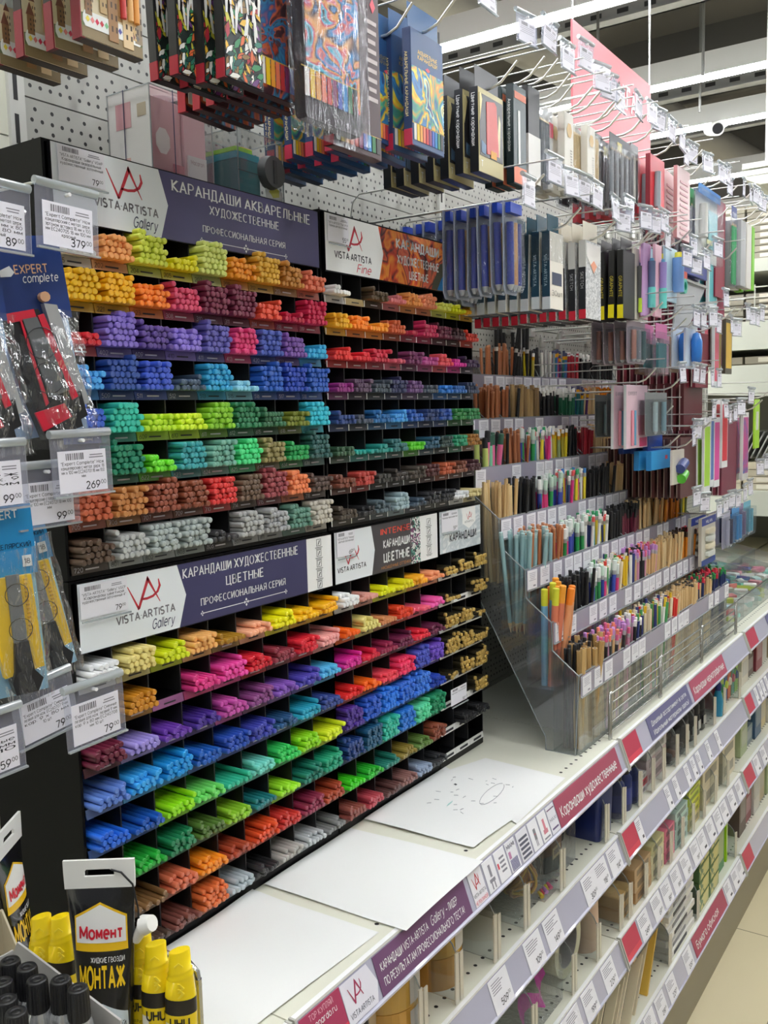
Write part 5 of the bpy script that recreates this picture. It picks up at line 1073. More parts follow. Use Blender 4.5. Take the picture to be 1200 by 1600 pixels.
for i, row in enumerate(TIERS):
    for it in row.split():
        a, b_ = map(float, it[1:].split('-')); nm, what, fn = KINDS[it[0]]
        fat = it[0] in 'thdTKm'; step = .0125 if fat else .0088
        nx = max(2, int((b_-a)/step))
        for k in range(nx):
            for dpt in range(1 if i == 6 else 2 if (fat or it[0] in 'sQrGk') else 3):
                y = TY[i]+.010+dpt*.0145+random.uniform(-.002, .002); x = a+(k+.5)*(b_-a)/nx+random.uniform(-.002, .002)
                if it[0] == 'K' or (it[0] == 'k' and i == 0): y = TY[i]+(.030+random.uniform(-.01, .012) if i < 6 else .014)
                o = bpy.data.objects.new(nm, fn()); C.objects.link(o)
                o.location = (x, y, (.8615 if i == 0 else TZ[i]-.1275)); ln = .075 if it[0] not in 'hbdtK' else .14; o.scale = (1, 1, random.uniform(1.05, 1.15))
                o.rotation_euler = (random.uniform(-.03, .05)*(i < 6), random.uniform(-ln, ln), random.uniform(0, 6))
                tag(o, f'{what} in acrylic stand, {TN[i]}', 'pencil', f'{what}s, {TN[i]} of the acrylic stand')
# wire guard along the counter edge
def guard(label, x0, x1, posts):
    t = thing('wire_guard', label, 'wire guard', (x0, .632, .857))
    for k in range(5): MB().tube([(x0, .632, .872+k*.019), (x1, .632, .872+k*.019)], .0019 if k < 4 else .0024, CHROME, 6).build('rail_wire', t)
    for x in posts:
        MB().tube([(x, .632, .857), (x, .632, .948), (x+.006, .634, .950)], .0027, CHROME, 6).build('post', t)
guard('chrome wire guard in front of the acrylic pencil stand, near section', 1.700, 2.012, (1.700, 1.706, 2.010))
guard('chrome wire guard in front of the acrylic pencil stand, middle section', 2.020, 2.345, (2.020, 2.343))
guard('chrome wire guard in front of the acrylic pencil stand, far section', 2.352, 2.700, (2.352, 2.690, 2.700))
t = thing('wire_guard', 'chrome wire side guard behind the yellow glue tubes', 'wire guard', (.605, .64, .857))
for z in (.90, .935, .967): MB().tube([(.605, .83, z), (.605, .655, z), (.605, .645, z-.006), (.605, .643, z-.02)], .0034, CHROME, 6).build('rail_wire', t)
MB().tube([(.605, .83, .857), (.605, .83, .967)], .0024, CHROME, 6).tube([(.605, .643, .955), (.605, .643, .857)], .0034, CHROME, 6).build('post', t)
# ================================================================ RAIL CARDS (shelf edge strips)
def railpt(z): return lambda b: (.6165-.0165*(1-b)-.0006, z-.004-.046*(1-b))
class RailMB(MB):
    """draws on the tilted shelf-edge strip: u along x, v in 0..1 up the strip"""
    def __init__(s, z): super().__init__(); s.z = z
    def pt(s, x, v, o=0): return (x, .6003+.0165*v-.0008-o, s.z-.0495+.046*v-o*.3)
    def rect(s, x0, x1, v0, v1, m, o=0): return s.add([s.pt(x0, v0, o), s.pt(x1, v0, o), s.pt(x1, v1, o), s.pt(x0, v1, o)], [(0, 1, 2, 3)], m)
    def slab(s, x0, x1, v0, v1, m, o=.0006):
        a = [s.pt(x0, v0, 0), s.pt(x1, v0, 0), s.pt(x1, v1, 0), s.pt(x0, v1, 0), s.pt(x0, v0, o), s.pt(x1, v0, o), s.pt(x1, v1, o), s.pt(x0, v1, o)]
        return s.add(a, [(0, 1, 2, 3), (4, 7, 6, 5), (0, 4, 5, 1), (1, 5, 6, 2), (2, 6, 7, 3), (3, 7, 4, 0)], m)
    def words(s, t, x, v, size, m, align='l', width=None, bold=.006, shear=0, o=.0010):
        vv, f = text_mesh(t, bold)
        if not vv: return s
        x0 = min(p[0] for p in vv); x1 = max(p[0] for p in vv); k = width/((x1-x0)*size) if width else 1
        off = {'l': 0, 'c': -(x1-x0)/2, 'r': -(x1-x0)}[align]
        return s.add([s.pt(x+(p[0]-x0+off+shear*p[1])*size*k, v+p[1]*size/.0489, o) for p in vv], f, m)
def rail_card(name, label, x0, x1, v0, v1, m, z, fn=None, cat='shelf card', grp='printed shelf edge cards'):
    b_ = RailMB(z).slab(x0, x1, v0, v1, m)
    o = b_.build(name, None, (x0, .60, z-.05)); tag(o, label, cat, grp)
    if fn: q = RailMB(z); fn(q); q.build('lettering', o)
    return o
Z0 = SHZ[0]
_A = [(.40, .27), (.60, .25), (.80, .29), (.97, .42), (1.06, .62), (1.0, .86)]; _B = [(.97, .85), (.985, .64), (.92, .48), (.78, .37), (.60, .33), (.42, .34)]
EMB = [[(-.01, .80), (.04, .79), (.38, .02), (.31, -.03), (.25, .10)], [(.27, .0), (.37, .0), (.70, .88), (.64, 1.02)], [(.60, .92), (.64, 1.02), (.72, .90), (1.04, .11), (.99, .10)]]+[[_A[i], _A[i+1], _B[4-i], _B[5-i]] for i in range(5)]
def f_leo(q):
    q.words('ТОР КУПЛЯЙ', .735, .80, .0085, M('#e8b8c4', .5), width=.042); q.words('leonardo.ru', .735, .60, .0095, WHITE, width=.045); q.words('НАВЕДИ КАМЕРУ', .735, .30, .005, M('#e8b8c4', .5), width=.03)
    q.rect(.720, .792, .02, .20, RED2, .0008); q.words('ЛАЙН ВРЕМЕНИ!', .745, .05, .007, WHITE, width=.042)
rail_card('rail_card', 'red shelf edge card reading leonardo.ru at the left end of the counter rail', .7195, .7915, .02, .98, M('#a83a5c', .4), Z0, f_leo)
def f_logo(q):
    P = lambda a, b_: (.803+a*.024, .40+b_*.50)
    for pts in EMB:
        q.add([q.pt(*P(*p), .001) for p in pts], [tuple(range(len(pts)))], M('#a83a5c', .4))
    q.words('VISTA·ARTISTA', .820, .14, .0085, M('#5a5a6a', .4), 'c', .046)
o = RailMB(Z0); o.add([o.pt(.7925, .02, .0006), o.pt(.848, .02, .0006), o.pt(.857, .45, .0006), o.pt(.845, .98, .0006), o.pt(.7925, .98, .0006)], [(0, 1, 2, 3, 4)], M('#e6e4ee', .4)); o = o.build('rail_card', None, (.79, .6, Z0-.05)); tag(o, 'white arrow shaped shelf edge card with red emblem next to the purple strip', 'shelf card', 'printed shelf edge cards')
q = RailMB(Z0); f_logo(q); q.build('lettering', o)
def f_purple(q):
    q.words('КАРАНДАШИ VISTA-ARTISTA', .868, .56, .0125, WHITE, width=.110, bold=.012); q.words('Gallery', .985, .56, .016, WHITE, width=.034, bold=0, shear=.3); q.words('– ЛИДЕР', 1.024, .56, .0125, WHITE, width=.030, bold=.012)
    q.words('ПО РЕЗУЛЬТАТАМ ПРОФЕССИОНАЛЬНОГО ТЕСТА!', .868, .20, .0125, WHITE, width=.196, bold=.012)
rail_card('rail_card', 'long purple shelf edge card with two lines of white lettering', .8585, 1.081, .02, .98, PURPLE, Z0, f_purple)
def f_va(q):
    P = lambda a, b_: (1.100+a*.018, .46+b_*.45)
    for pts in EMB:
        q.add([q.pt(*P(*p), .001) for p in pts], [tuple(range(len(pts)))], LOGORED)
    q.words('VISTA-ARTISTA', 1.1115, .28, .0065, INK, 'c', .034); q.words('НЕ РЕКЛАМОЙ!', 1.1115, .08, .0065, RED2, 'c', .034)
rail_card('rail_card', 'small white shelf edge card with red emblem, first of the brand card row', 1.093, 1.130, .03, .97, M('#eceaf0', .4), Z0, f_va)
def small(x0, x1, c, label, fn): rail_card('rail_card', label, x0, x1, .05, .95, M(c, .4), Z0, fn)
small(1.1355, 1.1665, '#eeedf2', 'white brand card with grey bulb drawing, second of the row', lambda q: (q.rect(1.148, 1.154, .45, .8, GREYINK, .001), q.rect(1.143, 1.159, .3, .4, GREYINK, .001), q.rect(1.1455, 1.1485, .1, .3, GREYINK, .001), q.rect(1.1535, 1.1565, .1, .3, GREYINK, .001)))
small(1.1715, 1.2035, '#f2f1f5', 'white brand card with red square and tiny lines, third of the row', lambda q: (q.rect(1.1735, 1.178, .45, .62, RED2, .001), [q.rect(1.182, 1.197, .3+.13*i, .36+.13*i, GREYINK, .001) for i in range(4)]))
small(1.2075, 1.2385, '#eeedf2', 'brand card reading MIAMI over striped columns, fourth of the row', lambda q: (q.words('MIAMI', 1.223, .74, .0085, M('#3a3a5a', .5), 'c', .025), q.rect(1.211, 1.218, .45, .66, M('#c88ab0', .5), .001), [q.rect(1.211+i*.003, 1.2128+i*.003, .08, .42, M('#5a5a8a', .5), .001) for i in range(8)]))
small(1.245, 1.282, '#e6e5ec', 'grey brand card with dense dark print, fifth of the row', lambda q: [q.rect(1.249, 1.278, .12+.14*i, .20+.14*i, M('#5c5c6c', .5), .001) for i in range(5)])
small(1.2865, 1.318, '#f0eff4', 'white brand card with small standing figure print, sixth of the row', lambda q: (q.rect(1.298, 1.306, .35, .7, M('#8a8a90', .5), .001), q.rect(1.299, 1.305, .5, .55, M('#c06a7a', .5), .001), q.rect(1.299, 1.301, .15, .35, GREYINK, .001), q.rect(1.303, 1.305, .15, .35, GREYINK, .001)))
small(1.3225, 1.3525, '#f3f1f4', 'white brand card with pink dress print, seventh of the row', lambda q: (q.rect(1.334, 1.341, .38, .75, M('#d88a98', .5), .001), q.rect(1.330, 1.345, .28, .42, M('#d88a98', .5), .001), q.rect(1.327, 1.348, .12, .17, GREYINK, .001)))
small(1.3565, 1.3865, '#eae9f0', 'white brand card with MAXI lettering, last of the row', lambda q: (q.rect(1.358, 1.385, .82, .86, PURPLE, .001), q.words('MAXI', 1.3715, .45, .0075, M('#6a6a80', .5), 'c', .024, 0), q.rect(1.360, 1.383, .18, .24, M('#6a5a80', .5), .001)))
rail_card('rail_card', 'dark red shelf edge card reading Карандаши художественные', 1.390, 1.680, .02, .98, M('#a34a60', .4), Z0, lambda q: q.words('Карандаши художественные', 1.402, .30, .0235, WHITE, width=.262, bold=.012))
rail_card('rail_card', 'short red shelf edge card right after the counter rail joint, near the acrylic stand', 1.7185, 1.80, .02, .98, M('#b83a54', .4), Z0, lambda q: q.rect(1.7185, 1.80, .03, .25, RED2, .001))
rail_card('rail_card', 'grey violet shelf edge card with two white text lines', 1.865, 2.155, .06, 1.02, M('#66648a', .4), Z0, lambda q: (q.words('Дешевый ассортимент-в сети.', 2.01, .58, .0135, WHITE, 'c', .25, .01), q.words('Идеальный материалы-здесь!', 2.01, .20, .0135, WHITE, 'c', .25, .01)))
rail_card('rail_card', 'dark red shelf edge card reading Карандаши чернографитные', 2.175, 2.475, .02, .98, M('#b0506a', .4), Z0, lambda q: q.words('Карандаши чернографитные', 2.19, .32, .0225, WHITE, width=.27, bold=.012))
rail_card('rail_card', 'short red card at the far counter rail joint', 2.73, 2.84, .02, .98, M('#b83a54', .4), Z0)
rail_card('rail_card', 'grey card far along the counter rail', 2.99, 3.2, .06, .98, M('#66648a', .4), Z0, lambda q: q.words('Идеальный', 3.1, .4, .0135, WHITE, 'c', .15, .01))
rail_card('rail_card', 'red card at the joint of the second shelf rail', 1.7185, 1.79, .02, .98, M('#c23a54', .4), SHZ[1], lambda q: q.rect(1.7185, 1.79, .03, .25, RED2, .001))
rail_card('rail_card', 'red card at the far joint of the second shelf rail', 2.73, 2.81, .02, .98, M('#c23a54', .4), SHZ[1])
rail_card('rail_card', 'red card at the joint of the third shelf rail', 1.7185, 1.80, .02, .98, M('#c23a54', .4), SHZ[2], lambda q: q.rect(1.7185, 1.80, .03, .25, RED2, .001))
rail_card('rail_card', 'red card at the far joint of the third shelf rail', 2.73, 2.83, .02, .98, M('#c23a54', .4), SHZ[2])
rail_card('rail_card', 'dark red bottom rail card reading Бумага офисная', 2.215, 2.51, .02, .98, M('#a8405c', .4), SHZ[3], lambda q: q.words('Бумага офисная', 2.235, .30, .0235, WHITE, width=.20, bold=.012))
rail_card('rail_card', 'red card at the far joint of the bottom rail', 2.735, 2.83, .02, .98, M('#c23a54', .4), SHZ[3])
# price cards on the lower rails
_rc = {}
def rail_price(x, li, txt=None, w=.058, nm=None):
    _rc[li] = _rc.get(li, -1)+1
    q = RailMB(SHZ[li]); q.slab(x-w/2, x+w/2, -.03, .97, M('#f0eff5', .5))
    r_ = random.uniform
    for i in range(5): q.rect(x-w*.40, x-w*.40+w*r_(.4, .75), .82-.075*i, .85-.075*i, M('#9a97a2', .6), .0009)
    if txt: q.words(txt, x+w*.24, .10, .0125, INK, 'r', None, .01); q.words('00', x+w*.26, .22, .006, INK, 'l')
    else: q.rect(x+w*.05, x+w*.36, .12, .24, M('#55535c', .6), .0009)
    o = q.build('price_card', None, (x, .60, SHZ[li]-.05)); tag(o, f'white price card{" reading "+txt if txt else ""}, {ORD[_rc[li]]} from the left on the {SHN[li]} rail', 'price card', 'price cards on the lower shelf rails')
for x, tx in ((1.178, '509'), (1.297, '109'), (1.37, '149'), (1.535, '309'), (1.592, '118'), (1.66, '114')): rail_price(x, 1, tx)
for x in (1.807, 2.00, 2.06, 2.148, 2.20, 2.245, 2.33, 2.42, 2.86, 2.91, 2.95, 3.0, 3.1): rail_price(x, 1, None, .03)
for x, tx in ((1.40, None), (1.458, None), (1.533, '199'), (1.631, '229'), (1.838, '249'), (1.923, '69'), (1.991, '89'), (2.063, '99'), (2.139, '69'), (2.219, '119'), (2.28, None), (2.36, None), (2.43, None), (2.494, None), (2.576, None), (2.66, None), (2.88, None), (2.97, None)): rail_price(x, 2, tx)
for x, tx in ((1.80, None), (1.883, '230'), (1.955, '219'), (2.034, '229'), (2.165, '209'), (2.55, None), (2.63, None), (2.69, None)): rail_price(x, 3, tx)
# ================================================================ LOWER SHELF GOODS
DIVP = None; FLAG = clear('#eae6dc', .04, .15, .8, '#e6dfd0')
def divider(x, li, label, h=.105):
    global DIVP
    if DIVP is None:
        t = thing('shelf_divider', label, 'shelf divider', (0, 0, 0), 'clear shelf dividers')
        arc = [(.315, 0), (.004, 0), (.004, h*.62)]+[(.004+.05*(1-math.cos(a*PI/12)), h*.62+h*.38*math.sin(a*PI/12)) for a in range(1, 7)]+[(.315, h)]
        MB().prism(arc, -.0009, .0009, ACR, 'x').build('clear_panel', t)
        MB().tube([(0, a, b_) for a, b_ in arc[1:]], .0011, ACRE, 4).build('panel_edge', t)
        MB().box(-.010, -.001, 0, .002, .002, h*.74, FLAG).box(.003, .012, 0, .002, .002, h*.70, FLAG).build('front_flag', t)
        t.location = (x, .6235, SHZ[li]+.0005); DIVP = t
    else: copy_tree(DIVP, (x, .6235, SHZ[li]+.0005), label)
for li, xs in ((1, (.985, 1.082, 1.20, 1.305, 1.45, 1.665, 1.76, 1.86, 1.945, 2.02, 2.12, 2.2, 2.27, 2.45, 2.55, 2.72)), (2, (1.33, 1.50, 1.62, 1.745, 1.80, 1.90, 1.99, 2.08, 2.17, 2.26, 2.36, 2.47, 2.60)), (3, (1.48, 2.075, 2.31, 2.70))):
    for k, x in enumerate(xs): divider(x, li, f'clear shelf divider with beige front flag, {ORD[k]} from the left on the {SHN[li]}')
def roll(name, label, x, y, z, R_, ri, h, c, axis='z', core='#a88a60', cat='tape roll', grp=None, lab=None, n=30):
    t = thing(name, label, cat, (x, y, z), grp)
    MB().torus((x, y, z), R_, 0, h, M(c, .25, 0, .4), n, axis, ri).build('tape', t)
    MB().torus((x, y, z+(.0005 if axis == 'z' else 0)) if axis == 'z' else (x, y+.0005, z), ri+.001, 0, h-.001, M(core, .6), n, axis, ri-.002).build('core', t)
    if lab:
        mb = MB(); a0 = -1.75
        for i in range(4):
            a, b_ = a0+i*.16, a0+(i+1)*.16; rr = R_+.0006
            mb.quad((x+rr*math.cos(a), y+rr*math.sin(a), z+.004), (x+rr*math.cos(b_), y+rr*math.sin(b_), z+.004), (x+rr*math.cos(b_), y+rr*math.sin(b_), z+h-.004), (x+rr*math.cos(a), y+rr*math.sin(a), z+h-.004), M('#d6d0ca', .5))
        mb.build('paper_label', t)
    return t
z1 = SHZ[1]
for k in range(3): roll('tape_roll', f'amber packing tape roll, {("bottom", "middle", "top")[k]} one of the stack nearest the left', .985, .690, z1+k*.049, .052, .038, .048, ('#cf9a40', '#d0a34a', '#c8a01e')[k], grp='amber tape rolls', lab=True) if k < 2 else None
for k in range(3): roll('tape_roll', f'amber packing tape roll, {("bottom", "middle", "top")[k]} one of the stack left of the empty slot', 1.123, .695, z1+k*.049, .047, .036, .048, ('#c8913c', '#cca044', '#cfa01e')[k], grp='amber tape rolls', lab=True) if k < 3 else None
roll('tape_roll', 'yellow tape roll on top of the leftmost amber stack', .985, .690, z1+.098, .052, .038, .048, '#c9a41c', grp='amber tape rolls', lab=True)
roll('tape_roll', 'beige masking tape roll standing on edge below the red rail card', .878, .662, z1+.053, .052, .036, .046, '#c2a47c', 'y', '#77706a')
# bag of elastic cord
t = thing('cord_bag', 'clear bag of yellow brown rubber cord loops', 'cord', (1.365, .69, z1))
mb = MB()
for i in range(16):
    a0 = random.uniform(0, 6); rx, rz = random.uniform(.025, .042), random.uniform(.018, .034); cy = .655+random.uniform(0, .06)
    mb.tube([(1.368+rx*math.cos(a0+j*PI/9), cy+.012*math.sin(2*(a0+j*PI/9)), z1+.052+rz*math.sin(a0+j*PI/9)+random.uniform(-.003, .003)) for j in range(19)], .0024, M(random.choice(('#c8a848', '#b88a3a', '#d0b45a', '#a8784a')), .4), 5)
mb.build('cord', t)
MB().box(1.322, 1.415, .645, .74, z1+.001, z1+.095, BAG).build('bag', t)
t = thing('candy_bag', 'small clear bag with pink and yellow bits beside the rubber cord', 'bag', (1.405, .65, z1))
mb = MB()
for i, c in enumerate(('#e8c82a', '#d83a4a', '#c88ad0', '#e8d04a', '#e0608a')): mb.cyl((1.40+i*.009, .64+.004*(i % 2), z1+.007), (1.407+i*.009, .650, z1+.010), .004, .003, M(c, .4), 8)
mb.build('beads', t); MB().box(1.395, 1.446, .634, .66, z1+.001, z1+.016, BAG).build('film', t)
t = thing('carton_box', 'small grey printed box behind the rubber cord bag', 'box', (1.40, .80, z1)); MB().box(1.36, 1.44, .76, .86, z1+.001, z1+.12, M('#8a9096', .5)).build('carton', t); MB().box(1.375, 1.425, .7592, .76, z1+.08, z1+.115, M('#d8d6d2', .5)).build('label_patch', t)
t = thing('basket', 'brown hexagonal tub with barcode label in a clear wrap', 'tub', (1.515, .72, z1))
MB().lathe([(.044, 0), (.050, .03), (.050, .075), (.046, .098), (.001, .10)], (1.515, .705, z1+.001), M('#7a5448', .5), 8, smooth=False).build('tub', t)
MB().lathe([(.0445, .001), (.0506, .03), (.0506, .034)], (1.515, .705, z1+.001), M('#4a5054', .5), 8, smooth=False).build('grey_base', t)
mb = MB().box(1.478, 1.512, .6548, .6556, z1+.036, z1+.056, M('#c8b48c', .5)); barcode(mb, 1.482, .6544, z1+.042, .022, .010); mb.build('barcode_label', t)
MB().box(1.46, 1.57, .65, .76, z1+.001, z1+.11, BAG).build('wrap', t)
t = thing('carton_box', 'dark brown glossy box left of the navy pen cup', 'box', (1.59, .72, z1)); MB().box(1.578, 1.632, .70, .78, z1+.001, z1+.12, M('#3a322e', .25, 0, .4), .003).build('carton', t); MB().box(1.590, 1.622, .6992, .70, z1+.03, z1+.10, M('#6a5a4c', .4)).build('print', t)
t = thing('pen_cup', 'navy blue rounded square pen cup', 'pen cup', (1.66, .685, z1))
def rsq(hw, r, z, n=5):
    out = []
    for cx, cy, a0 in ((hw-r, hw-r, 0), (-hw+r, hw-r, PI/2), (-hw+r, -hw+r, PI), (hw-r, -hw+r, 1.5*PI)):
        for i in range(n+1): a = a0+i*PI/2/n; out.append((1.688+cx+r*math.cos(a), .672+cy+r*math.sin(a), z))
    return out
MB().rings([rsq(.036, .010, z1+.001), rsq(.040, .011, z1+.119), rsq(.038, .010, z1+.119), rsq(.034, .009, z1+.004)], M('#1f2c66', .3, 0, .3), True).build('cup', t)
DARKB = M('#15151a', .25, 0, .3)
def bottle(label, x, y, z, cap, body, h=.12, r=.019):
    t = thing('bottle', label, 'bottle', (x, y, z), 'bottles and jars on the second level')
    MB().lathe([(r*.9, 0), (r, .006), (r, h*.55), (r*.7, h*.62), (r*.5, h*.66)], (x, y, z), body, 14).build('body', t)
    MB().lathe([(r*.7, h*.62), (r*.66, h*.8), (r*.35, h), (r*.1, h*1.02)], (x, y, z), cap, 14).build('cap', t)
    MB().lathe([(r*1.01, h*.12), (r*1.01, h*.40)], (x, y, z), M('#2c3a8a', .3), 14).build('label_band', t)
for k in range(6): bottle(f'black capped dark blue paint bottle right of the navy cup, {ORD[k]} from the cup', 1.785+.044*(k % 3), .652+.045*(k//3), z1+.001, DARKB, M('#22306a', .3), .125)
def carton_pile(name, label, x0, x1, y0, y1, z, hs, cols, cat, labels=None, grp=None, jit=.004, deco=None):
    zz = z+.0008
    for k, (h, c) in enumerate(zip(hs, cols)):
        dx = random.uniform(-jit, jit); t = thing(name, f'{label}, {ORD[k]} from the bottom' if len(hs) > 1 else label, cat, (x0, y0, zz), grp or label+' pile')
        MB().box(x0+dx, x1+dx, y0, y1, zz, zz+h-.0008, M(c, .45), .002).build('block', t)
        mb = MB().box(x0+dx+(x1-x0)*.15, x1+dx-(x1-x0)*.15, y0-.0006, y0, zz+h*.25, zz+h*.7, M(dull(c, .75, .5), .5)); mb.build('front_label', t)
        if k == len(hs)-1 and deco: mb = MB(); deco(mb, x0+dx, x1+dx, y0, y1, zz+h); mb.build('top_print', t)
        zz += h
carton_pile('flat_box', 'flat white and red paint box', 1.87, 1.95, .64, .74, z1, (.016, .016, .014), ('#d8d4d6', '#c83a4c', '#d8d6d8'), 'box', deco=lambda mb, a, b_, c, d, z: mb.box(a+.01, a+.04, c+.01, c+.06, z, z+.0005, M('#c8c8cc', .4)))
carton_pile('flat_box', 'white and mauve printed box with red square', 1.96, 2.10, .645, .80, z1, (.030, .028, .030), ('#c8a8ac', '#d4bcbf', '#d8d4d2'), 'box', deco=lambda mb, a, b_, c, d, z: (mb.box(a+.03, a+.07, c+.04, c+.07, z, z+.0005, M('#8a2430', .4)), mb.box(a+.09, b_, c+.02, d-.02, z, z+.0006, M('#3a4a7a', .4)), mb.box(a+.10, b_-.01, c+.0, c+.05, z, z+.0008, M('#a83a4c', .4))))
t = thing('cable_bag', 'clear bag of dark items with orange bits on the second level', 'bag', (2.16, .66, z1))
mb = MB(); [mb.lathe([(.001, 0), (.014, .004), (.016, .016), (.001, .022)], (2.13+.03*(k % 4), .655+.03*(k//4), z1+.002+.018*(k//4)), M(random.choice(('#2c2826', '#3a3432', '#8a5a3a', '#26262a')), .4), 10) for k in range(11)]; mb.build('contents', t); MB().box(2.11, 2.25, .636, .74, z1+.001, z1+.075, BAG).build('film', t)
for k in range(12):
    x, y = 2.255+.050*(k % 4), .660+.055*(k//4); t = thing('paint_jar', f'black lidded paint jar, {ORD[k % 4]} from the left in {("front", "middle", "rear")[k//4]} row', 'jar', (x, y, z1), 'black paint jars')
    MB().lathe([(.020, 0), (.0225, .004), (.0225, .052), (.020, .056)], (x, y, z1+.001), DARKB, 16).build('jar', t); MB().lathe([(.0215, .056), (.0215, .076), (.0195, .080), (.001, .080)], (x, y, z1+.001), M('#1f1f22', .4), 16).build('lid', t)
    MB().box(x-.012, x+.008, y-.0236, y-.0222, z1+.018, z1+.04, M('#b8b8b4', .5)).build('label_patch', t)
t = thing('bottle', 'tall black bottle with white label behind the paint jars', 'bottle', (2.50, .70, z1)); MB().lathe([(.026, 0), (.027, .12), (.018, .14), (.018, .165), (.001, .166)], (2.50, .70, z1+.001), DARKB, 16).build('body', t); MB().box(2.487, 2.513, .6715, .6735, z1+.02, z1+.11, M('#d8d6d2', .5)).build('label_patch', t)
for k, (c, c2) in enumerate((('#c83a4a', '#e8d8c8'), ('#a8c83a', '#3aa050'), ('#2f5aa0', '#c8d84a'), ('#d86a3a', '#e8e0d0'), ('#3aa088', '#d83a6a'), ('#8ac03a', '#2a4a9a'))):
    x = 2.57+k*.040; t = thing('modelling_set', f'colourful craft set box {("red", "lime", "blue", "orange", "green", "grass green")[k]} side, far part of the second level', 'craft set', (x, .66, z1), 'craft sets')
    MB().box(x, x+.034, .65, .74, z1+.001, z1+.09+.012*(k % 3), M(c, .4), .003).build('carton', t); MB().cyl((x+.017, .6495, z1+.05), (x+.017, .645, z1+.05), .013, .010, M(c2, .4), 14).build('lid_window', t)
t = thing('figure_bottle', 'turquoise and navy toy shaped bottle among the craft sets', 'bottle', (2.535, .64, z1)); MB().lathe([(.012, 0), (.014, .04), (.010, .06), (.007, .07)], (2.535, .638, z1+.001), M('#2a8ab0', .35), 12).build('body', t); MB().lathe([(.008, .07), (.009, .085), (.002, .105)], (2.535, .638, z1+.001), M('#24307a', .35), 12).build('cap', t)
z2 = SHZ[2]
t = thing('ribbon_bag', 'clear bag holding a twisted magenta ribbon', 'ribbon', (1.33, .65, z2))
pts = [(1.345+.0085*j, .652+.012*math.sin(j*.8), z2+.020+.014*math.sin(j*.6)+.0045*j) for j in range(12)]
mb = MB()
for a, b_ in zip(pts, pts[1:]): mb.quad((a[0], a[1]-.006, a[2]-.011), (b_[0], b_[1]-.006, b_[2]-.011), (b_[0], b_[1]+.006, b_[2]+.011), (a[0], a[1]+.006, a[2]+.011), M('#c43aa4', .3, 0, .4))
mb.build('ribbon', t); MB().box(1.325, 1.475, .636, .72, z2+.001, z2+.085, BAG).build('bag', t)
roll('tape_roll', 'big clear packing tape roll standing on edge, grey core', 1.545, .655, z2+.0625, .061, .043, .055, '#d6d2b0', 'y', '#8f8c8c')
t = thing('fabric_roll', 'pale pink beige standing roll behind the clear tape', 'roll', (1.655, .70, z2))
MB().lathe([(.034, 0), (.035, .05), (.034, .10), (.036, .145), (.001, .146)], (1.655, .675, z2+.001), M('#d8b8a0', .6), 18).build('roll', t); MB().lathe([(.0362, .118), (.0362, .126)], (1.655, .675, z2+.001), M('#c49a88', .5), 18).build('band', t)
carton_pile('note_block', 'natural wooden block', 1.765, 1.84, .635, .73, z2, (.030, .026), ('#c49a5c', '#c8a468'), 'block', deco=lambda mb, a, b_, c, d, z: mb.box(a+.01, b_-.02, c+.02, d-.02, z, z+.0004, M('#d8b878', .5)))
carton_pile('note_block', 'brown paper note block', 1.85, 1.955, .632, .74, z2, (.026, .028, .026), ('#b08a5c', '#c0a078', '#b99a72'), 'note block', deco=lambda mb, a, b_, c, d, z: bars(mb, a+.02, c, z, .05, .0006, 1, M('#5c5048', .5)))
carton_pile('note_block', 'cream note block with dark lettering', 1.965, 2.055, .634, .74, z2, (.03, .03, .024), ('#d8d0ae', '#dcd6b4', '#d4cf9c'), 'note block', deco=lambda mb, a, b_, c, d, z: mb.box(a+.02, a+.05, c+.03, c+.045, z, z+.0005, INK))
carton_pile('note_block', 'rose pink note block', 2.06, 2.135, .634, .73, z2, (.028, .03, .022), ('#d86a8a', '#e08098', '#e07a94'), 'note block')
carton_pile('note_block', 'mint note block with dark red labels', 2.145, 2.245, .634, .75, z2, (.024, .024, .022, .022), ('#b8d4cc', '#c0dad2', '#b4d0c8', '#c4ded6'), 'note block', deco=lambda mb, a, b_, c, d, z: (mb.box(a+.03, b_-.01, c+.02, c+.05, z, z+.0006, M('#6a2430', .4))))
carton_pile('note_block', 'yellow and lime note pad', 2.26, 2.36, .636, .75, z2, (.03, .018, .02, .018, .014), ('#dccf98', '#d8d84a', '#e0e04a', '#c8dc4a', '#d4dc5a'), 'note pad', deco=lambda mb, a, b_, c, d, z: (mb.box(a+.02, a+.06, c+.05, c+.08, z, z+.0005, M('#d86a9a', .4)), mb.box(a+.05, a+.08, c+.01, c+.04, z, z+.0005, M('#3a6a3a', .4))))
carton_pile('paper_box', 'large cream cardboard box with blue top', 2.40, 2.56, .64, .80, z2, (.055, .055, .03), ('#d8ccae', '#d4c8aa', '#4a6a8a'), 'box')
carton_pile('paper_box', 'cream box with pale blue print at the far side', 2.60, 2.74, .64, .80, z2, (.06, .05), ('#dcd2b8', '#d8cfb4'), 'box')
z3 = SHZ[3]
def leaning(label, x, y, w, h, c, c2, lean, k):
    t = thing('drawing_board', label, 'board', (x, y, z3+.001), 'boards on the bottom level', True)
    MB().box(0, .006, 0, w, 0, h, M(c, .6)).build('frame', t); MB().box(-.0012, 0, w*.08, w*.92, h*.10, h*.90, M(c2, .5)).build('dark_panel', t); t.rotation_euler = (0, lean, 0); return t
for k in range(8):
    leaning(f'cream framed dark slate board leaning on edge, {ORD[k]} from the left on the bottom level', 1.50+.050*k, .628+.005*(k % 3), .24, .15+.012*(k % 2), ('#d8cdb0', '#cfc4a8', '#e0d6bc')[k % 3], ('#2c2a2c', '#34323a', '#3a3028')[k % 3], .62, k)
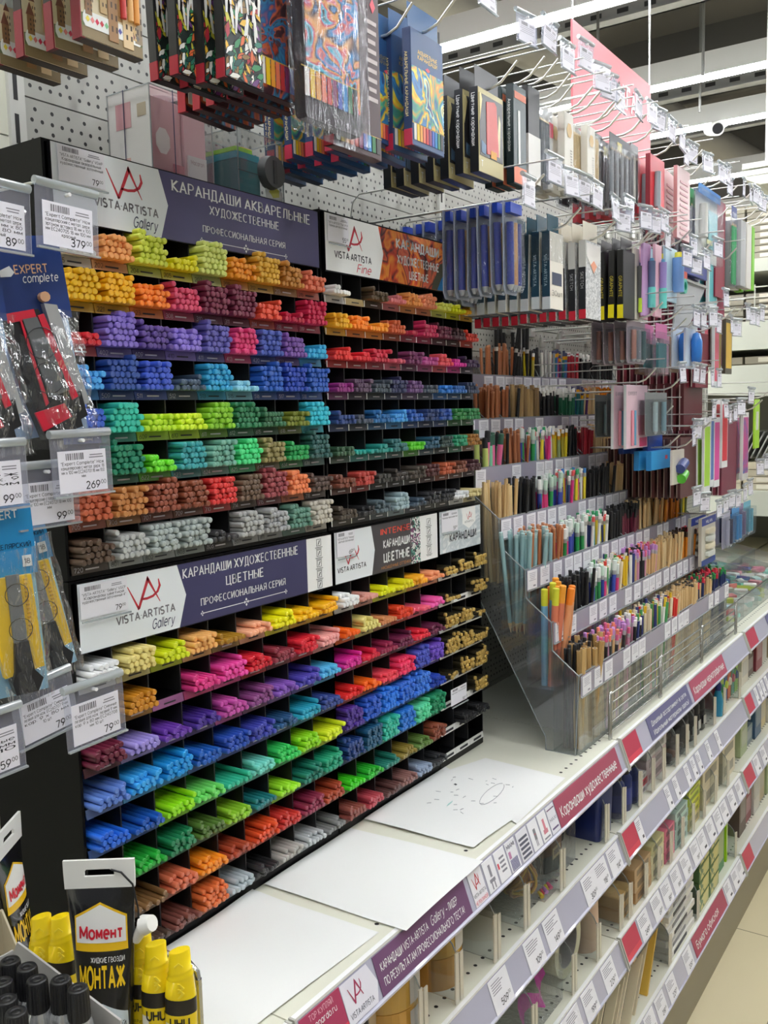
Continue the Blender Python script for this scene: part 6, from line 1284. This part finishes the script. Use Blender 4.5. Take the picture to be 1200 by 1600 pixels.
t = thing('drawing_board', 'board with bright yellow wooden edge on the bottom level', 'board', (1.93, .632, z3+.001), None, True); MB().box(0, .008, 0, .24, 0, .16, M('#d8b04a', .5)).build('frame', t); MB().box(-.001, 0, .02, .22, .02, .14, M('#2c2c34', .5)).build('dark_panel', t); t.rotation_euler = (0, .5, 0)
for k in range(5): 
    t = thing('drawing_board', f'flat stacked board with navy face jutting over the bottom rail, {ORD[k]} from below', 'board', (1.80, .615, z3+.155+k*.010), 'stacked boards'); MB().box(1.80+.02*k, 2.0+.02*k, .618, .80, z3+.152+k*.010, z3+.159+k*.010, M(('#c89a5a', '#dcc8a0', '#cdb894', '#d8d0c0', '#c8bca4')[k], .5)).build('frame', t); MB().box(1.82+.02*k, 1.98+.02*k, .6172, .618, z3+.153+k*.010, z3+.158+k*.010, M('#2c3448', .5)).build('face', t)
for k in range(9):
    t = thing('sketch_pad', f'white paper pad, {ORD[k]} from the bottom of the pile by the green books', 'pad', (2.09, .64, z3), 'white paper pads'); dx = random.uniform(-.012, .012)
    MB().box(2.085+dx, 2.29+dx, .628+.004*(k % 3), .84, z3+.001+k*.0165, z3+.016+k*.0165, M(('#e6e4de', '#d8d6d0', '#eceae6')[k % 3], .5), .001).build('pages', t); MB().box(2.12+dx, 2.22+dx, .6268+.004*(k % 3), .628+.004*(k % 3), z3+.004+k*.0165, z3+.012+k*.0165, M(('#3a3a40', '#8a8a8c', '#2c2c30')[k % 3], .5)).build('dark_spine', t)
GB = art(['#3a6a34', '#7a9a4a', '#a8b068', '#5a7a3a', '#c8c070'], 24, 81, 'cells')
for k in range(8):
    x = 2.33+(k//4)*.10; z = z3+.001+(k % 4)*.042; t = thing('paper_pack', f'green wrapped paper pack, {ORD[k % 4]} from the bottom of the {("near", "far")[k//4]} green pile', 'paper pack', (x, .64, z), 'green paper packs')
    MB().box(x, x+.095, .628, .82, z, z+.040, M('#4a6a3c', .45)).build('pack', t); MB().box(x+.003, x+.092, .6272, .628, z+.003, z+.037, GB).build('printed_wrap', t)
t = thing('folder_box', 'bright green upright folder box beyond the green packs', 'folder', (2.56, .64, z3)); MB().prism([(2.56, z3+.001), (2.63, z3+.001), (2.63, z3+.20), (2.60, z3+.215), (2.56, z3+.17)], .64, .84, M('#1f7a3c', .35)).build('box', t); MB().box(2.57, 2.62, .6392, .64, z3+.03, z3+.14, M('#a8b48a', .5)).build('front_label', t)
t = thing('folder', 'lime green file folder standing next to the green folder box', 'folder', (2.655, .64, z3)); MB().box(2.655, 2.667, .64, .84, z3+.001, z3+.19, M('#a8dc1e', .35)).build('cover', t); MB().box(2.658, 2.664, .6395, .64, z3+.03, z3+.16, M('#e0ecc0', .5)).build('spine_label', t)
for li, hs in ((1, (.09, .07, .11)), (2, (.10, .06, .12)), (3, (.14, .10, .16))):
    for k in range(9):
        x = 2.83+k*.095; c_ = ('#b8a888', '#8a3a44', '#d8d2c4', '#3a5a7a', '#a8b48a', '#c8c4bc', '#5a4a42', '#d0c090', '#7a8a90')[(k*4+li*2) % 9]; h_ = hs[k % 3]; nm = cname(c_)
        t = thing('carton_box', f'{nm} packaged box, {ORD[k]} along the far bay, {SHN[li]}', 'box', (x, .65, SHZ[li]), 'packaged goods on the far bay')
        MB().box(x, x+.085, .645+.006*(k % 2), .80, SHZ[li]+.001, SHZ[li]+h_, M(c_, .45), .002).build('carton', t); MB().box(x+.012, x+.073, .6442+.006*(k % 2), .6455+.006*(k % 2), SHZ[li]+h_*.3, SHZ[li]+h_*.8, M(dull(c_, .9, .8, .5), .5)).build('front_label', t)
# eraser bins on the far counter
t = thing('eraser_bin', 'long clear acrylic bin of loose erasers at the far end of the counter', 'bin', (2.73, .66, .857))
MB().box(2.735, 3.70, .660, .663, .858, .925, ACR).box(2.735, 3.70, .80, .803, .858, .96, ACR).build('front_wall', t); MB().tube([(2.735, .6615, .925), (3.70, .6615, .925)], .002, M('#3a3c3e', .3), 5).build('rim', t)
for k in range(6): MB().prism([(.663, .858), (.985, .858), (.985, 1.0), (.80, .96), (.663, .925)], 2.735+k*.19, 2.738+k*.19, ACR, 'x').build('divider', t)
ERC = ('#eceae2', '#f0eee8', '#7ac8b8', '#e88a9a', '#e0dccc', '#2f4a9a', '#e8787a', '#f0efea', '#8ad0c0', '#c8d84a', '#b8d8e0')
_en = 0
for ix in range(16):
    for iy in range(7):
        for iz in range(2):
            c = random.choice(ERC); x = 2.755+ix*.058+random.uniform(-.008, .008); y = .685+iy*.042+random.uniform(-.008, .008)
            if ix < 9 and iz == 0 and iy > 0: continue
            if min(abs(x-2.7365-k*.19) for k in range(6)) < .026: continue
            mb = MB(); mb.T = Matrix.Translation((x, y, .870+iz*.022+.008*(iy > 2)+random.uniform(0, .006))) @ Matrix.Rotation(random.uniform(0, 3), 4, 'Z') @ Matrix.Rotation(random.uniform(-.2, .2), 4, 'X')
            mb.box(-.021, .021, -.010, .010, -.007, .007, M(c, .5), .002); o = mb.build('eraser', None, (x, y, .86)); _en += 1
            tag(o, f'{cname(c)} eraser lying loose in the far clear bin', 'eraser', f'{cname(c)} erasers in the far bin')
# ================================================================ FOREGROUND: CUTTER KNIVES
RK = M('#c81f38', .35); GK = M('#5c5e60', .4); BKK = M('#17171a', .45)
BLUEH = M('#1f3a7a', .35)
def red_knife(label, x, y, z, ry, rz=0):
    t = thing('cutter_knife_pack', label, 'cutter knife', (x, y, z), 'red cutter knives in clear bags', True)
    mb = MB().box(-.030, .030, .004, .006, -.060, .004, BLUEH); mb.build('header_card', t)
    mb = MB().text('EXPERT', .004, .0035, -.024, .0085, M('#e8b890', .4), 'c', .026, .014).text('complete', .010, .0033, -.031, .0085, WHITE, 'c', .028, .006, .15)
    mb.prism([(-.022, -.022), (-.012, -.018), (-.009, -.023), (-.012, -.026), (-.020, -.026)], .0034, .004, WHITE); mb.build('header_lettering', t)
    MB().box(-.028, .029, .010, .0115, -.150, -.055, M('#8fa8c8', .5)).build('backing_card', t)
    k = MB().prism([(-.026, -.054), (.000, -.052), (.016, -.118), (.018, -.146), (-.012, -.152), (-.020, -.112)], -.006, .008, BKK).build('grip', t)
    MB().prism([(-.026, -.054), (-.004, -.052), (-.003, -.059), (-.025, -.061)], -.0075, -.005, RK).prism([(-.018, -.130), (.006, -.126), (.010, -.137), (-.014, -.145)], -.0078, -.005, RK).prism([(-.002, -.057), (.003, -.056), (.018, -.122), (.013, -.124)], -.0076, -.005, RK).prism([(-.016, -.060), (-.0145, -.060), (-.006, -.124), (-.0085, -.126)], -.0076, -.005, RK).build('red_trim', k)
    MB().prism([(-.014, -.059), (-.003, -.058), (.012, -.116), (-.004, -.120)], -.0082, -.005, GK).build('grey_slider', k)
    b_ = MB().prism([(.006, -.048), (.016, -.050), (.028, -.128), (.016, -.132)], -.004, .003, M('#c4c8cc', .25, .6)).build('blade_sleeve', t)
    MB().prism([(.008, -.120), (.022, -.118), (.024, -.138), (.014, -.142)], -.005, .004, BKK).build('blade_end', b_)
    MB().cyl((.0085, -.003, -.043), (.0085, .003, -.043), .004, .004, M('#d8a884', .4), 10).build('size_sticker', t)
    mb = MB()
    for a in (-.078, -.105): mb.tube([(-.003+.012*math.cos(i*PI/8), -.0085, a+.012*math.sin(i*PI/8)) for i in range(17)], .0004, M('#2c2c2e', .4), 4)
    mb.build('outline_circles', k)
    mb = MB(); n = 14
    vs = []; fs = []
    for j in range(n+1):
        for i in range(9):
            xx = -.034+.068*i/8; zz = -.055-.105*j/n
            bul = .014*math.sin(PI*i/8)*min(1, j/3)*(1-.6*(j/n)**4)
            vs.append((xx+.002*math.sin(j*1.7+i), .002-bul-.0018*math.sin(i*2.3+j*1.9)*math.sin(PI*i/8), zz+.002*math.sin(i*1.3)))
    for j in range(n):
        for i in range(8): fs.append((j*9+i, j*9+i+1, (j+1)*9+i+1, (j+1)*9+i))
    mb.add(vs, fs, BAG, False); mb.build('clear_bag', t)
    t.rotation_euler = (0, ry, rz); t.scale = (1.08, 1.08, 1.06); return t
red_knife('red and black cutter knife in a clear bag with navy header, fully visible one', .480, .672, 1.648, -.13, -.25)
red_knife('red and black cutter knife bag cut by the left picture edge', .418, .668, 1.642, -.10, -.2)
red_knife('red and black cutter knife bag mostly hidden behind the fully visible one', .470, .735, 1.640, -.06, -.2)
hook(.489, 1.644, 'red cutter knife bags', .692); hook(.441, 1.640, 'leftmost red cutter knife bags', .692)
def yellow_knife(label, x, y, z, ry, rz, s):
    t = thing('cutter_knife_pack', label, 'cutter knife', (x, y, z), 'yellow cutter knives in clear bags', True)
    MB().box(-.021, .021, .003, .0045, -.052, .004, M('#1f8ac8', .35)).build('header_card', t)
    mb = MB().text('EXPERT', -.004, .0025, -.006, .0085, WHITE, 'c', .028, .014).text('КАНЦЕЛЯРСКИЙ', 0, .0025, -.030, .005, M('#10243c', .4), 'c', .036, .008); mb.prism([(.010, -.046), (.017, -.046), (.017, -.037), (.010, -.037)], .0022, .0028, WHITE).text('18', .0135, .002, -.0435, .0055, INK, 'c'); mb.build('header_lettering', t)
    MB().box(-.020, .020, .008, .009, -.150, -.04, M('#8fc0dc', .4)).build('backing_card', t)
    k = MB().prism([(-.014, -.052), (.014, -.052), (.016, -.128), (-.015, -.132), (-.017, -.11)], -.003, .006, M('#f0c418', .35)).build('yellow_body', t)
    MB().prism([(-.006, -.050), (.004, -.050), (.005, -.112), (-.006, -.112)], -.0055, -.003, M('#8a8c8e', .3, .5)).build('blade_channel', k)
    MB().prism([(-.006, -.104), (.005, -.104), (.007, -.128), (.013, -.136), (.008, -.146), (-.009, -.146), (-.011, -.136), (-.008, -.128)], -.008, .006, M('#1c1c1f', .5)).build('black_grip', k)
    mb = MB()
    for i in range(14): mb.box(.0075, .010, -.0045, -.003, -.056-i*.0034, -.0545-i*.0034, M('#d8a410', .4))
    for a in (-.066, -.094): mb.tube([(.0005+.009*math.cos(i*PI/8), -.0062, a+.009*math.sin(i*PI/8)) for i in range(17)], .0004, M('#3a3420', .4), 4)
    mb.build('ridges', k)
    mb = MB(); vs = []; fs = []
    for j in range(13):
        for i in range(9):
            xx = -.023+.046*i/8; zz = -.030-.124*j/12; bul = .011*math.sin(PI*i/8)
            vs.append((xx+.0012*math.sin(j*1.7+i), .002-bul-.0012*math.sin(i*2.3+j*1.9)*math.sin(PI*i/8), zz))
    for j in range(12):
        for i in range(8): fs.append((j*9+i, j*9+i+1, (j+1)*9+i+1, (j+1)*9+i))
    mb.add(vs, fs, BAG, False); mb.build('clear_bag', t); t.rotation_euler = (0, ry, rz)
yellow_knife('yellow cutter knife in a clear bag, the left one with the black grip lowest', .436, .655, 1.432, -.05, -.35, 1)
yellow_knife('yellow cutter knife in a clear bag, the right one tilted and higher', .466, .684, 1.434, -.19, -.25, 1)
hook(.436, 1.432, 'left yellow cutter knife', .692); hook(.462, 1.435, 'right yellow cutter knife', .70)
# ================================================================ FOREGROUND: GLUES
class Decal(MB):
    """prints laid onto the front of a flattened tube (local frame)"""
    def __init__(s, hx, hy, off=.0006): super().__init__(); s.hx, s.hy, s.off = hx, hy, off
    def add(s, vs, fs, mat, smooth=False, off=None):
        o = s.off if off is None else off
        return MB.add(s, [(p[0], -s.hy(p[2])*math.sqrt(max(0, 1-(p[0]/s.hx(p[2]))**2))-o, p[2]) for p in vs], fs, mat, smooth)
    def patch(s, x0, x1, zlo, zhi, mat, off, n=16, m=6):
        vs = []; fs = []
        for i in range(n+1):
            x = x0+(x1-x0)*i/n; a, b_ = zlo(x), zhi(x)
            for j in range(m+1): vs.append((x, 0, a+(b_-a)*j/m))
        for i in range(n):
            for j in range(m): fs.append((i*(m+1)+j, (i+1)*(m+1)+j, (i+1)*(m+1)+j+1, i*(m+1)+j+1))
        return s.add(vs, fs, mat, False, off)
def adhesive(label, loc, rz, nozzle=True):
    t = thing('adhesive_tube', label, 'glue', loc, 'black adhesive tubes with white hang tabs', True)
    H = .232; hx = lambda z: .0225+.0095*max(0, min(1, (z-.03)/.17)); hy = lambda z: .0215*(1-max(0, min(1, (z-.02)/.185))**1.3)+.0012
    mb = MB(); rs = [[(hx(z)*math.cos(a*PI/16), hy(z)*math.sin(a*PI/16), z) for a in range(32)] for z in (.025, .04, .06, .08, .10, .12, .14, .16, .18, .195, .206)]
    mb.rings(rs, M('#17171a', .18, 0, .5)); mb.build('tube', t)
    mb = MB().lathe([(.016, 0), (.018, .004), (.018, .024), (.021, .026)], (0, 0, 0), M('#e8e8e6', .35), 20); mb.build('screw_cap', t)
    tab = MB().prism([(-.033, .205), (.033, .205), (.0335, .2235), (.010, .2235), (.014, .2205), (.014, .2165), (-.014, .2165), (-.014, .2205), (-.012, .2235), (-.0335, .2235)], -.0014, .0014, M('#ececea', .4)).prism([(-.0335, .2235), (.0335, .2235), (.0335, .2325), (-.0335, .2325)], -.0014, .0014, M('#ececea', .4)).build('hang_tab', t)
    d = Decal(hx, hy)
    house = lambda x: .178+.020*(1-abs(x)/.0225)
    d.patch(-.0245, .0245, lambda x: .1465, lambda x: .1795+.0125*(1-abs(x)/.0245), M('#f0c21c', .3), .0004, 20)
    d.patch(-.0232, .0232, lambda x: .1545, lambda x: .1778+.0122*(1-abs(x)/.0232), M('#f2f2f0', .3), .0008, 20)
    d.build('logo_panel', t); d = Decal(hx, hy)
    d.patch(-.021, .022, lambda x: .030, lambda x: .0865+.012*(1-abs(x)/.022), M('#c8d4dc', .3), .0004)
    d.patch(-.0205, .022, lambda x: .0615, lambda x: .0685, M('#3a3a3e', .4), .0008, 16, 1)
    d.build('product_panel', t)
    d = Decal(hx, hy, .0014)
    d.text('Момент', 0, 0, .1590, .0150, M('#d01f34', .35), 'c', .040, .030).text('ЖИДКИЕ ГВОЗДИ', .006, 0, .1370, .0062, WHITE, 'c', .031, .008).text('МОНТАЖ', 0, 0, .1130, .0265, M('#f2c81c', .3), 'c', .0425, .03)
    d.text('СУПЕРСИЛЬНЫЙ', -.003, 0, .0815, .0048, M('#33363c', .4), 'c', .030, .004).text('ПРОЗРАЧНЫЙ', 0, 0, .0725, .0082, M('#33363c', .4), 'c', .041, .0).text('Вп-70', -.009, 0, .0632, .0050, M('#e8d020', .4), 'c', None, .01)
    d.build('printed_lettering', t)
    d = Decal(hx, hy, .0012); d.patch(-.018, .02, lambda x: .050-.02*x, lambda x: .0512-.02*x, M('#6a7078', .4), .0012, 10, 1); d.patch(.006, .014, lambda x: .049+.3*(x-.006), lambda x: .058+.3*(x-.006), M('#2c2c30', .4), .0014, 4, 2); d.patch(.009, .012, lambda x: .052+.3*(x-.006), lambda x: .055+.3*(x-.006), M('#e8a050', .4), .0018, 2, 1); d.build('gun_picture', t)
    if nozzle:
        MB().tube([(.012, -.004, .224), (.022, -.006, .222), (.032, -.006, .210), (.036, -.006, .185), (.036, -.006, .168)], .0010, M('#1c1c1e', .4), 6).build('nozzle_cord', t)
        MB().cyl((.030, .002, .150), (.042, -.004, .171), .0045, .0065, M('#e4e2dc', .4), 14).cyl((.040, -.004, .168), (.049, -.008, .172), .0095, .0075, M('#ecebe6', .4), 16).build('spare_nozzle', t)
    t.rotation_euler = (0, 0, rz); return t
adhesive('black adhesive tube with red and yellow logo panel and white hang tab, in front', (.540, .700, .858), -.95)
adhesive('black adhesive tube seen from its edge at the left picture edge', (.541, .845, .858), .60, False)
YEL = M('#f0d20e', .32, 0, .2)
def uhu(label, x, y, rz, h=.146):
    t = thing('glue_tube', label, 'glue', (x, y, .858), 'yellow glue tubes', True)
    k = .66
    mb = MB(); mb.lathe([(.0150, 0), (.0152, .055), (.0150, .088)], (0, 0, 0), YEL, 24, sy=k); mb.build('tube_body', t)
    MB().lathe([(.0151, .086), (.0149, .101)], (0, 0, 0), M('#1f1a16', .35), 24, sy=k).build('black_band', t)
    cp = MB(); rs = []
    for r_, z, sl in ((.0148, .101, 0), (.0128, .118, 0), (.0126, .1185, .003), (.0128, .1195, .003), (.0128, .1215, .003), (.0118, .1225, .003), (.0117, .1255, .003), (.0119, .1265, .003), (.0108, .1275, .002), (.0100, h-.0006, .002), (.0093, h, .002)):
        rs.append([(r_*math.cos(a*PI/12), r_*k*math.sin(a*PI/12), z+sl*math.cos(a*PI/12)) for a in range(24)])
    cp.rings(rs, YEL); cap = cp.build('cap', t)
    mb = MB(); F = lambda z: .0148-(z-.101)*.118
    for c in (.1035, .1085): 
        r_ = F(c+.004)*k+.0005
        mb.prism([(.001, c), (.0052, c+.0045), (.001, c+.009), (-.001, c+.009), (.003, c+.0045), (-.001, c)], -r_-.0005, -r_+.0012, M('#f6de3a', .3))
    mb.prism([(-.004, .132), (0, .1355), (.004, .132), (.004, .1335), (0, .137), (-.004, .1335)], -.0074, -.0058, M('#f6de3a', .3)); mb.build('chevrons', cap)
    d = Decal(lambda z: .0152, lambda z: .0152*k, .0005)
    d.text('UHU', 0, 0, .0742, .0125, M('#1c1916', .4), 'c', .019, .03).text('All Purpose', 0, 0, .063, .0042, M('#1c1916', .4), 'c', .016, .006).text('Adhesive', 0, 0, .0585, .0042, M('#1c1916', .4), 'c', .013, .006); d.build('printed_lettering', t)
    d = Decal(lambda z: .0152, lambda z: .0152*k, .0004); d.patch(-.0135, -.007, lambda x: .030, lambda x: .078, M('#e8e4d8', .5), .0004, 5, 3); d.build('barcode_sticker', t)
    t.rotation_euler = (0, .02, rz)
uhu('yellow glue tube, leftmost of the three in front of the white paper', .570, .687, -.95)
uhu('yellow glue tube, middle of the three in front of the white paper', .568, .664, -.90)
uhu('yellow glue tube, rightmost of the three in front of the white paper', .572, .636, -.92)
uhu('yellow glue tube left of the black adhesive tube, leftmost of the rear three', .541, .802, -.9)
uhu('yellow glue tube left of the black adhesive tube, middle of the rear three', .551, .785, -.9)
uhu('yellow glue tube half hidden behind the black adhesive tube', .569, .786, -.9, .135)
t = thing('display_carton', 'pale grey open cardboard carton holding black capped bottles', 'carton', (.42, .66, .858))
GC = M('#b4b2ae', .6)
mb = MB()
mb.prism([(.622, .858), (.775, .858), (.775, .995), (.765, 1.012), (.622, .985)], .492, .494, GC, 'x'); mb.prism([(.34, .858), (.494, .858), (.494, 1.0), (.34, 1.0)], .775, .777, GC, 'y'); mb.box(.34, .494, .620, .622, .858, .95, GC); mb.box(.34, .492, .622, .775, .858, .860, GC)
mb.build('carton', t)
t = thing('display_carton', 'beige cardboard carton edge at the left, in front of the edge-on black tube', 'carton', (.46, .80, .858))
mb = MB().box(.40, .502, .80, .802, .858, 1.03, M('#c8bca0', .6)); mb.prism([(.78, .858), (.80, .858), (.80, 1.03), (.78, 1.0)], .500, .502, M('#c8bca0', .6), 'x'); mb.build('carton', t)
for k, (x, y, z) in enumerate(((.463, .733, 1.02), (.465, .711, 1.02), (.458, .687, 1.02), (.469, .669, 1.02), (.469, .646, 1.02), (.427, .685, 1.02), (.421, .663, 1.02), (.440, .710, 1.02), (.44, .735, 1.02))):
    t = thing('glue_bottle', f'black capped bottle standing in the grey carton, {ORD[k]} of the cluster', 'glue', (x, y, .861), 'black capped bottles in the carton'); hh = z-.861
    MB().lathe([(.010, 0), (.0115, .004), (.0115, hh-.040), (.007, hh-.032)], (x, y, .861), BKK, 16).build('bottle', t)
    MB().lathe([(.0113, hh-.040), (.0114, hh-.034), (.0085, hh-.026)], (x, y, .861), M('#d8dadc', .2, .8), 16).build('silver_collar', t)
    mb = MB().lathe([(.0092, hh-.028), (.0086, hh-.001), (.0080, hh), (.0040, hh), (.0036, hh-.0012), (.0034, hh-.0005), (.0004, hh-.0005)], (x, y, .861), M('#1a1a1c', .35), 20)
    for i in range(20): a = i*PI/10; mb.cyl((x+.0091*math.cos(a), y+.0091*math.sin(a), .861+hh-.027), (x+.0085*math.cos(a), y+.0085*math.sin(a), .861+hh-.002), .0006, .0006, M('#232326', .35), 4)
    mb.build('screw_cap', t)
# ================================================================ FAR END: PAPER SHELVING
FS = M('#cfd2c4', .5); FD = M('#b3b29f', .6)
t = thing('paper_shelving', 'tall pale green grey shelving unit closing the far end of the aisle', 'shelving', (4.3, 1.2, 0))
MB().box(4.7, 4.75, .2, 2.4, -.02, 2.25, M('#8a887c', .7)).build('back_panel', t)
for z, hh in ((.62, .08), (1.06, .10), (1.72, .11), (2.02, .05)): MB().box(3.9, 4.7, .2, 2.4, z, z+hh, FS).build('shelf', t)
MB().prism([(.2, 1.44), (.35, 1.47), (.7, 1.53), (1.2, 1.555), (1.2, 1.60), (.2, 1.60)], 3.9, 3.93, FS, 'x').build('arched_front', t)
MB().box(3.9, 3.93, .2, 2.4, 1.60, 1.66, FS).build('arch_rail', t)
for k in range(4): MB().tube([(3.9, .4, 1.84+.04*k), (3.9, 2.3, 1.84+.04*k)], .003, M('#d8d8cc', .4, .5), 5).build('wire_rail', t)
MB().tube([(3.9, .86, 1.83), (3.9, .86, 1.97)], .003, M('#d8d8cc', .4, .5), 5).build('wire_upright', t)
for z0, n, hh, c in ((1.161, 4, .028, '#c9bfa2'), (1.832, 5, .022, '#9a9484'), (2.072, 8, .026, '#a39c88'), (.702, 6, .03, '#c4bca4'), (1.665, 1, .03, '#a89e88')):
    for col in range(3):
        for k in range(n):
            y = .72+col*.19; t = thing('paper_stack', f'paper stack, {ORD[k]} layer, {("first", "second", "third")[col]} column, {"low" if z0 < 1 else "middle" if z0 < 1.5 else "arch" if z0 < 1.7 else "upper" if z0 < 2 else "top"} far shelf', 'paper', (3.95, y, z0), 'paper stacks on the far shelving')
            MB().box(3.93, 4.6, y, y+.18, z0+k*hh+.0005, z0+(k+1)*hh-.002, M(dull(c, 1.0 if k % 2 else .9, .7, .1), .7)).build('sheets', t)
            if True: MB().box(3.9285, 3.93, y+.05, y+.13, z0+k*hh+.006, z0+(k+1)*hh-.006, M('#e0dac8', .6)).build('shelf_tab', t)
for k in range(5):
    t = thing('leaning_folder', f'grey folder leaning in the dark arched compartment, {ORD[k]} from the left', 'folder', (4.0, .9, 1.165), 'leaning folders', True); MB().box(4.0, 4.4, 0, .006, 0, .12, M('#8f908c', .5)).build('cover', t); t.location = (0, .93-k*.022, 1.285); t.rotation_euler = (.45, 0, 0); MB().box(3.998, 4.0, .001, .005, .02, .10, M('#c8c8c4', .5)).build('spine_label', t)
t = thing('hanging_shelf_sign', 'white layered board hanging from rods at the right picture edge', 'sign board', (3.9, .8, 2.4))
MB().box(3.86, 4.3, .30, .905, 2.405, 2.425, M('#e4e6da', .5)).box(3.86, 4.3, .30, .905, 2.378, 2.398, M('#e4e6da', .5)).prism([(.30, 2.34), (.84, 2.34), (.905, 2.372), (.905, 2.376), (.30, 2.376)], 3.86, 4.3, M('#c8cabc', .5), 'x').build('board', t)
for y in (.835, .825): MB().cyl((3.95, y, 2.42), (3.95, y, 3.9), .006, .006, M('#d8d8d4', .4), 8).build('hanging_rod', t)
hook(3.235, 1.524, 'lime green pack before the far shelves', .67)
t = thing('hang_pack', 'lime green hang pack with cut-out hanging before the far shelves', 'pack', (3.3, .8, 1.4))
MB().box(3.20, 3.27, .700, .705, 1.36, 1.52, M('#a8d83a', .4)).build('card', t); MB().box(3.22, 3.25, .6985, .70, 1.42, 1.48, M('#d8d8d0', .4)).build('window_cutout', t)
for k in range(4):
    t = thing('black_box', f'black flat box in a pile before the far shelves, {ORD[k]} from below', 'box', (3.25, .78, 1.22+k*.03), 'black boxes by the far shelves'); MB().box(3.93, 4.2, .93, 1.06, 1.274+k*.028, 1.30+k*.028, M('#2a2826', .5)).build('carton', t); MB().box(3.9285, 3.93, .95, 1.04, 1.28+k*.028, 1.294+k*.028, M('#5a564e', .5)).build('label_patch', t)
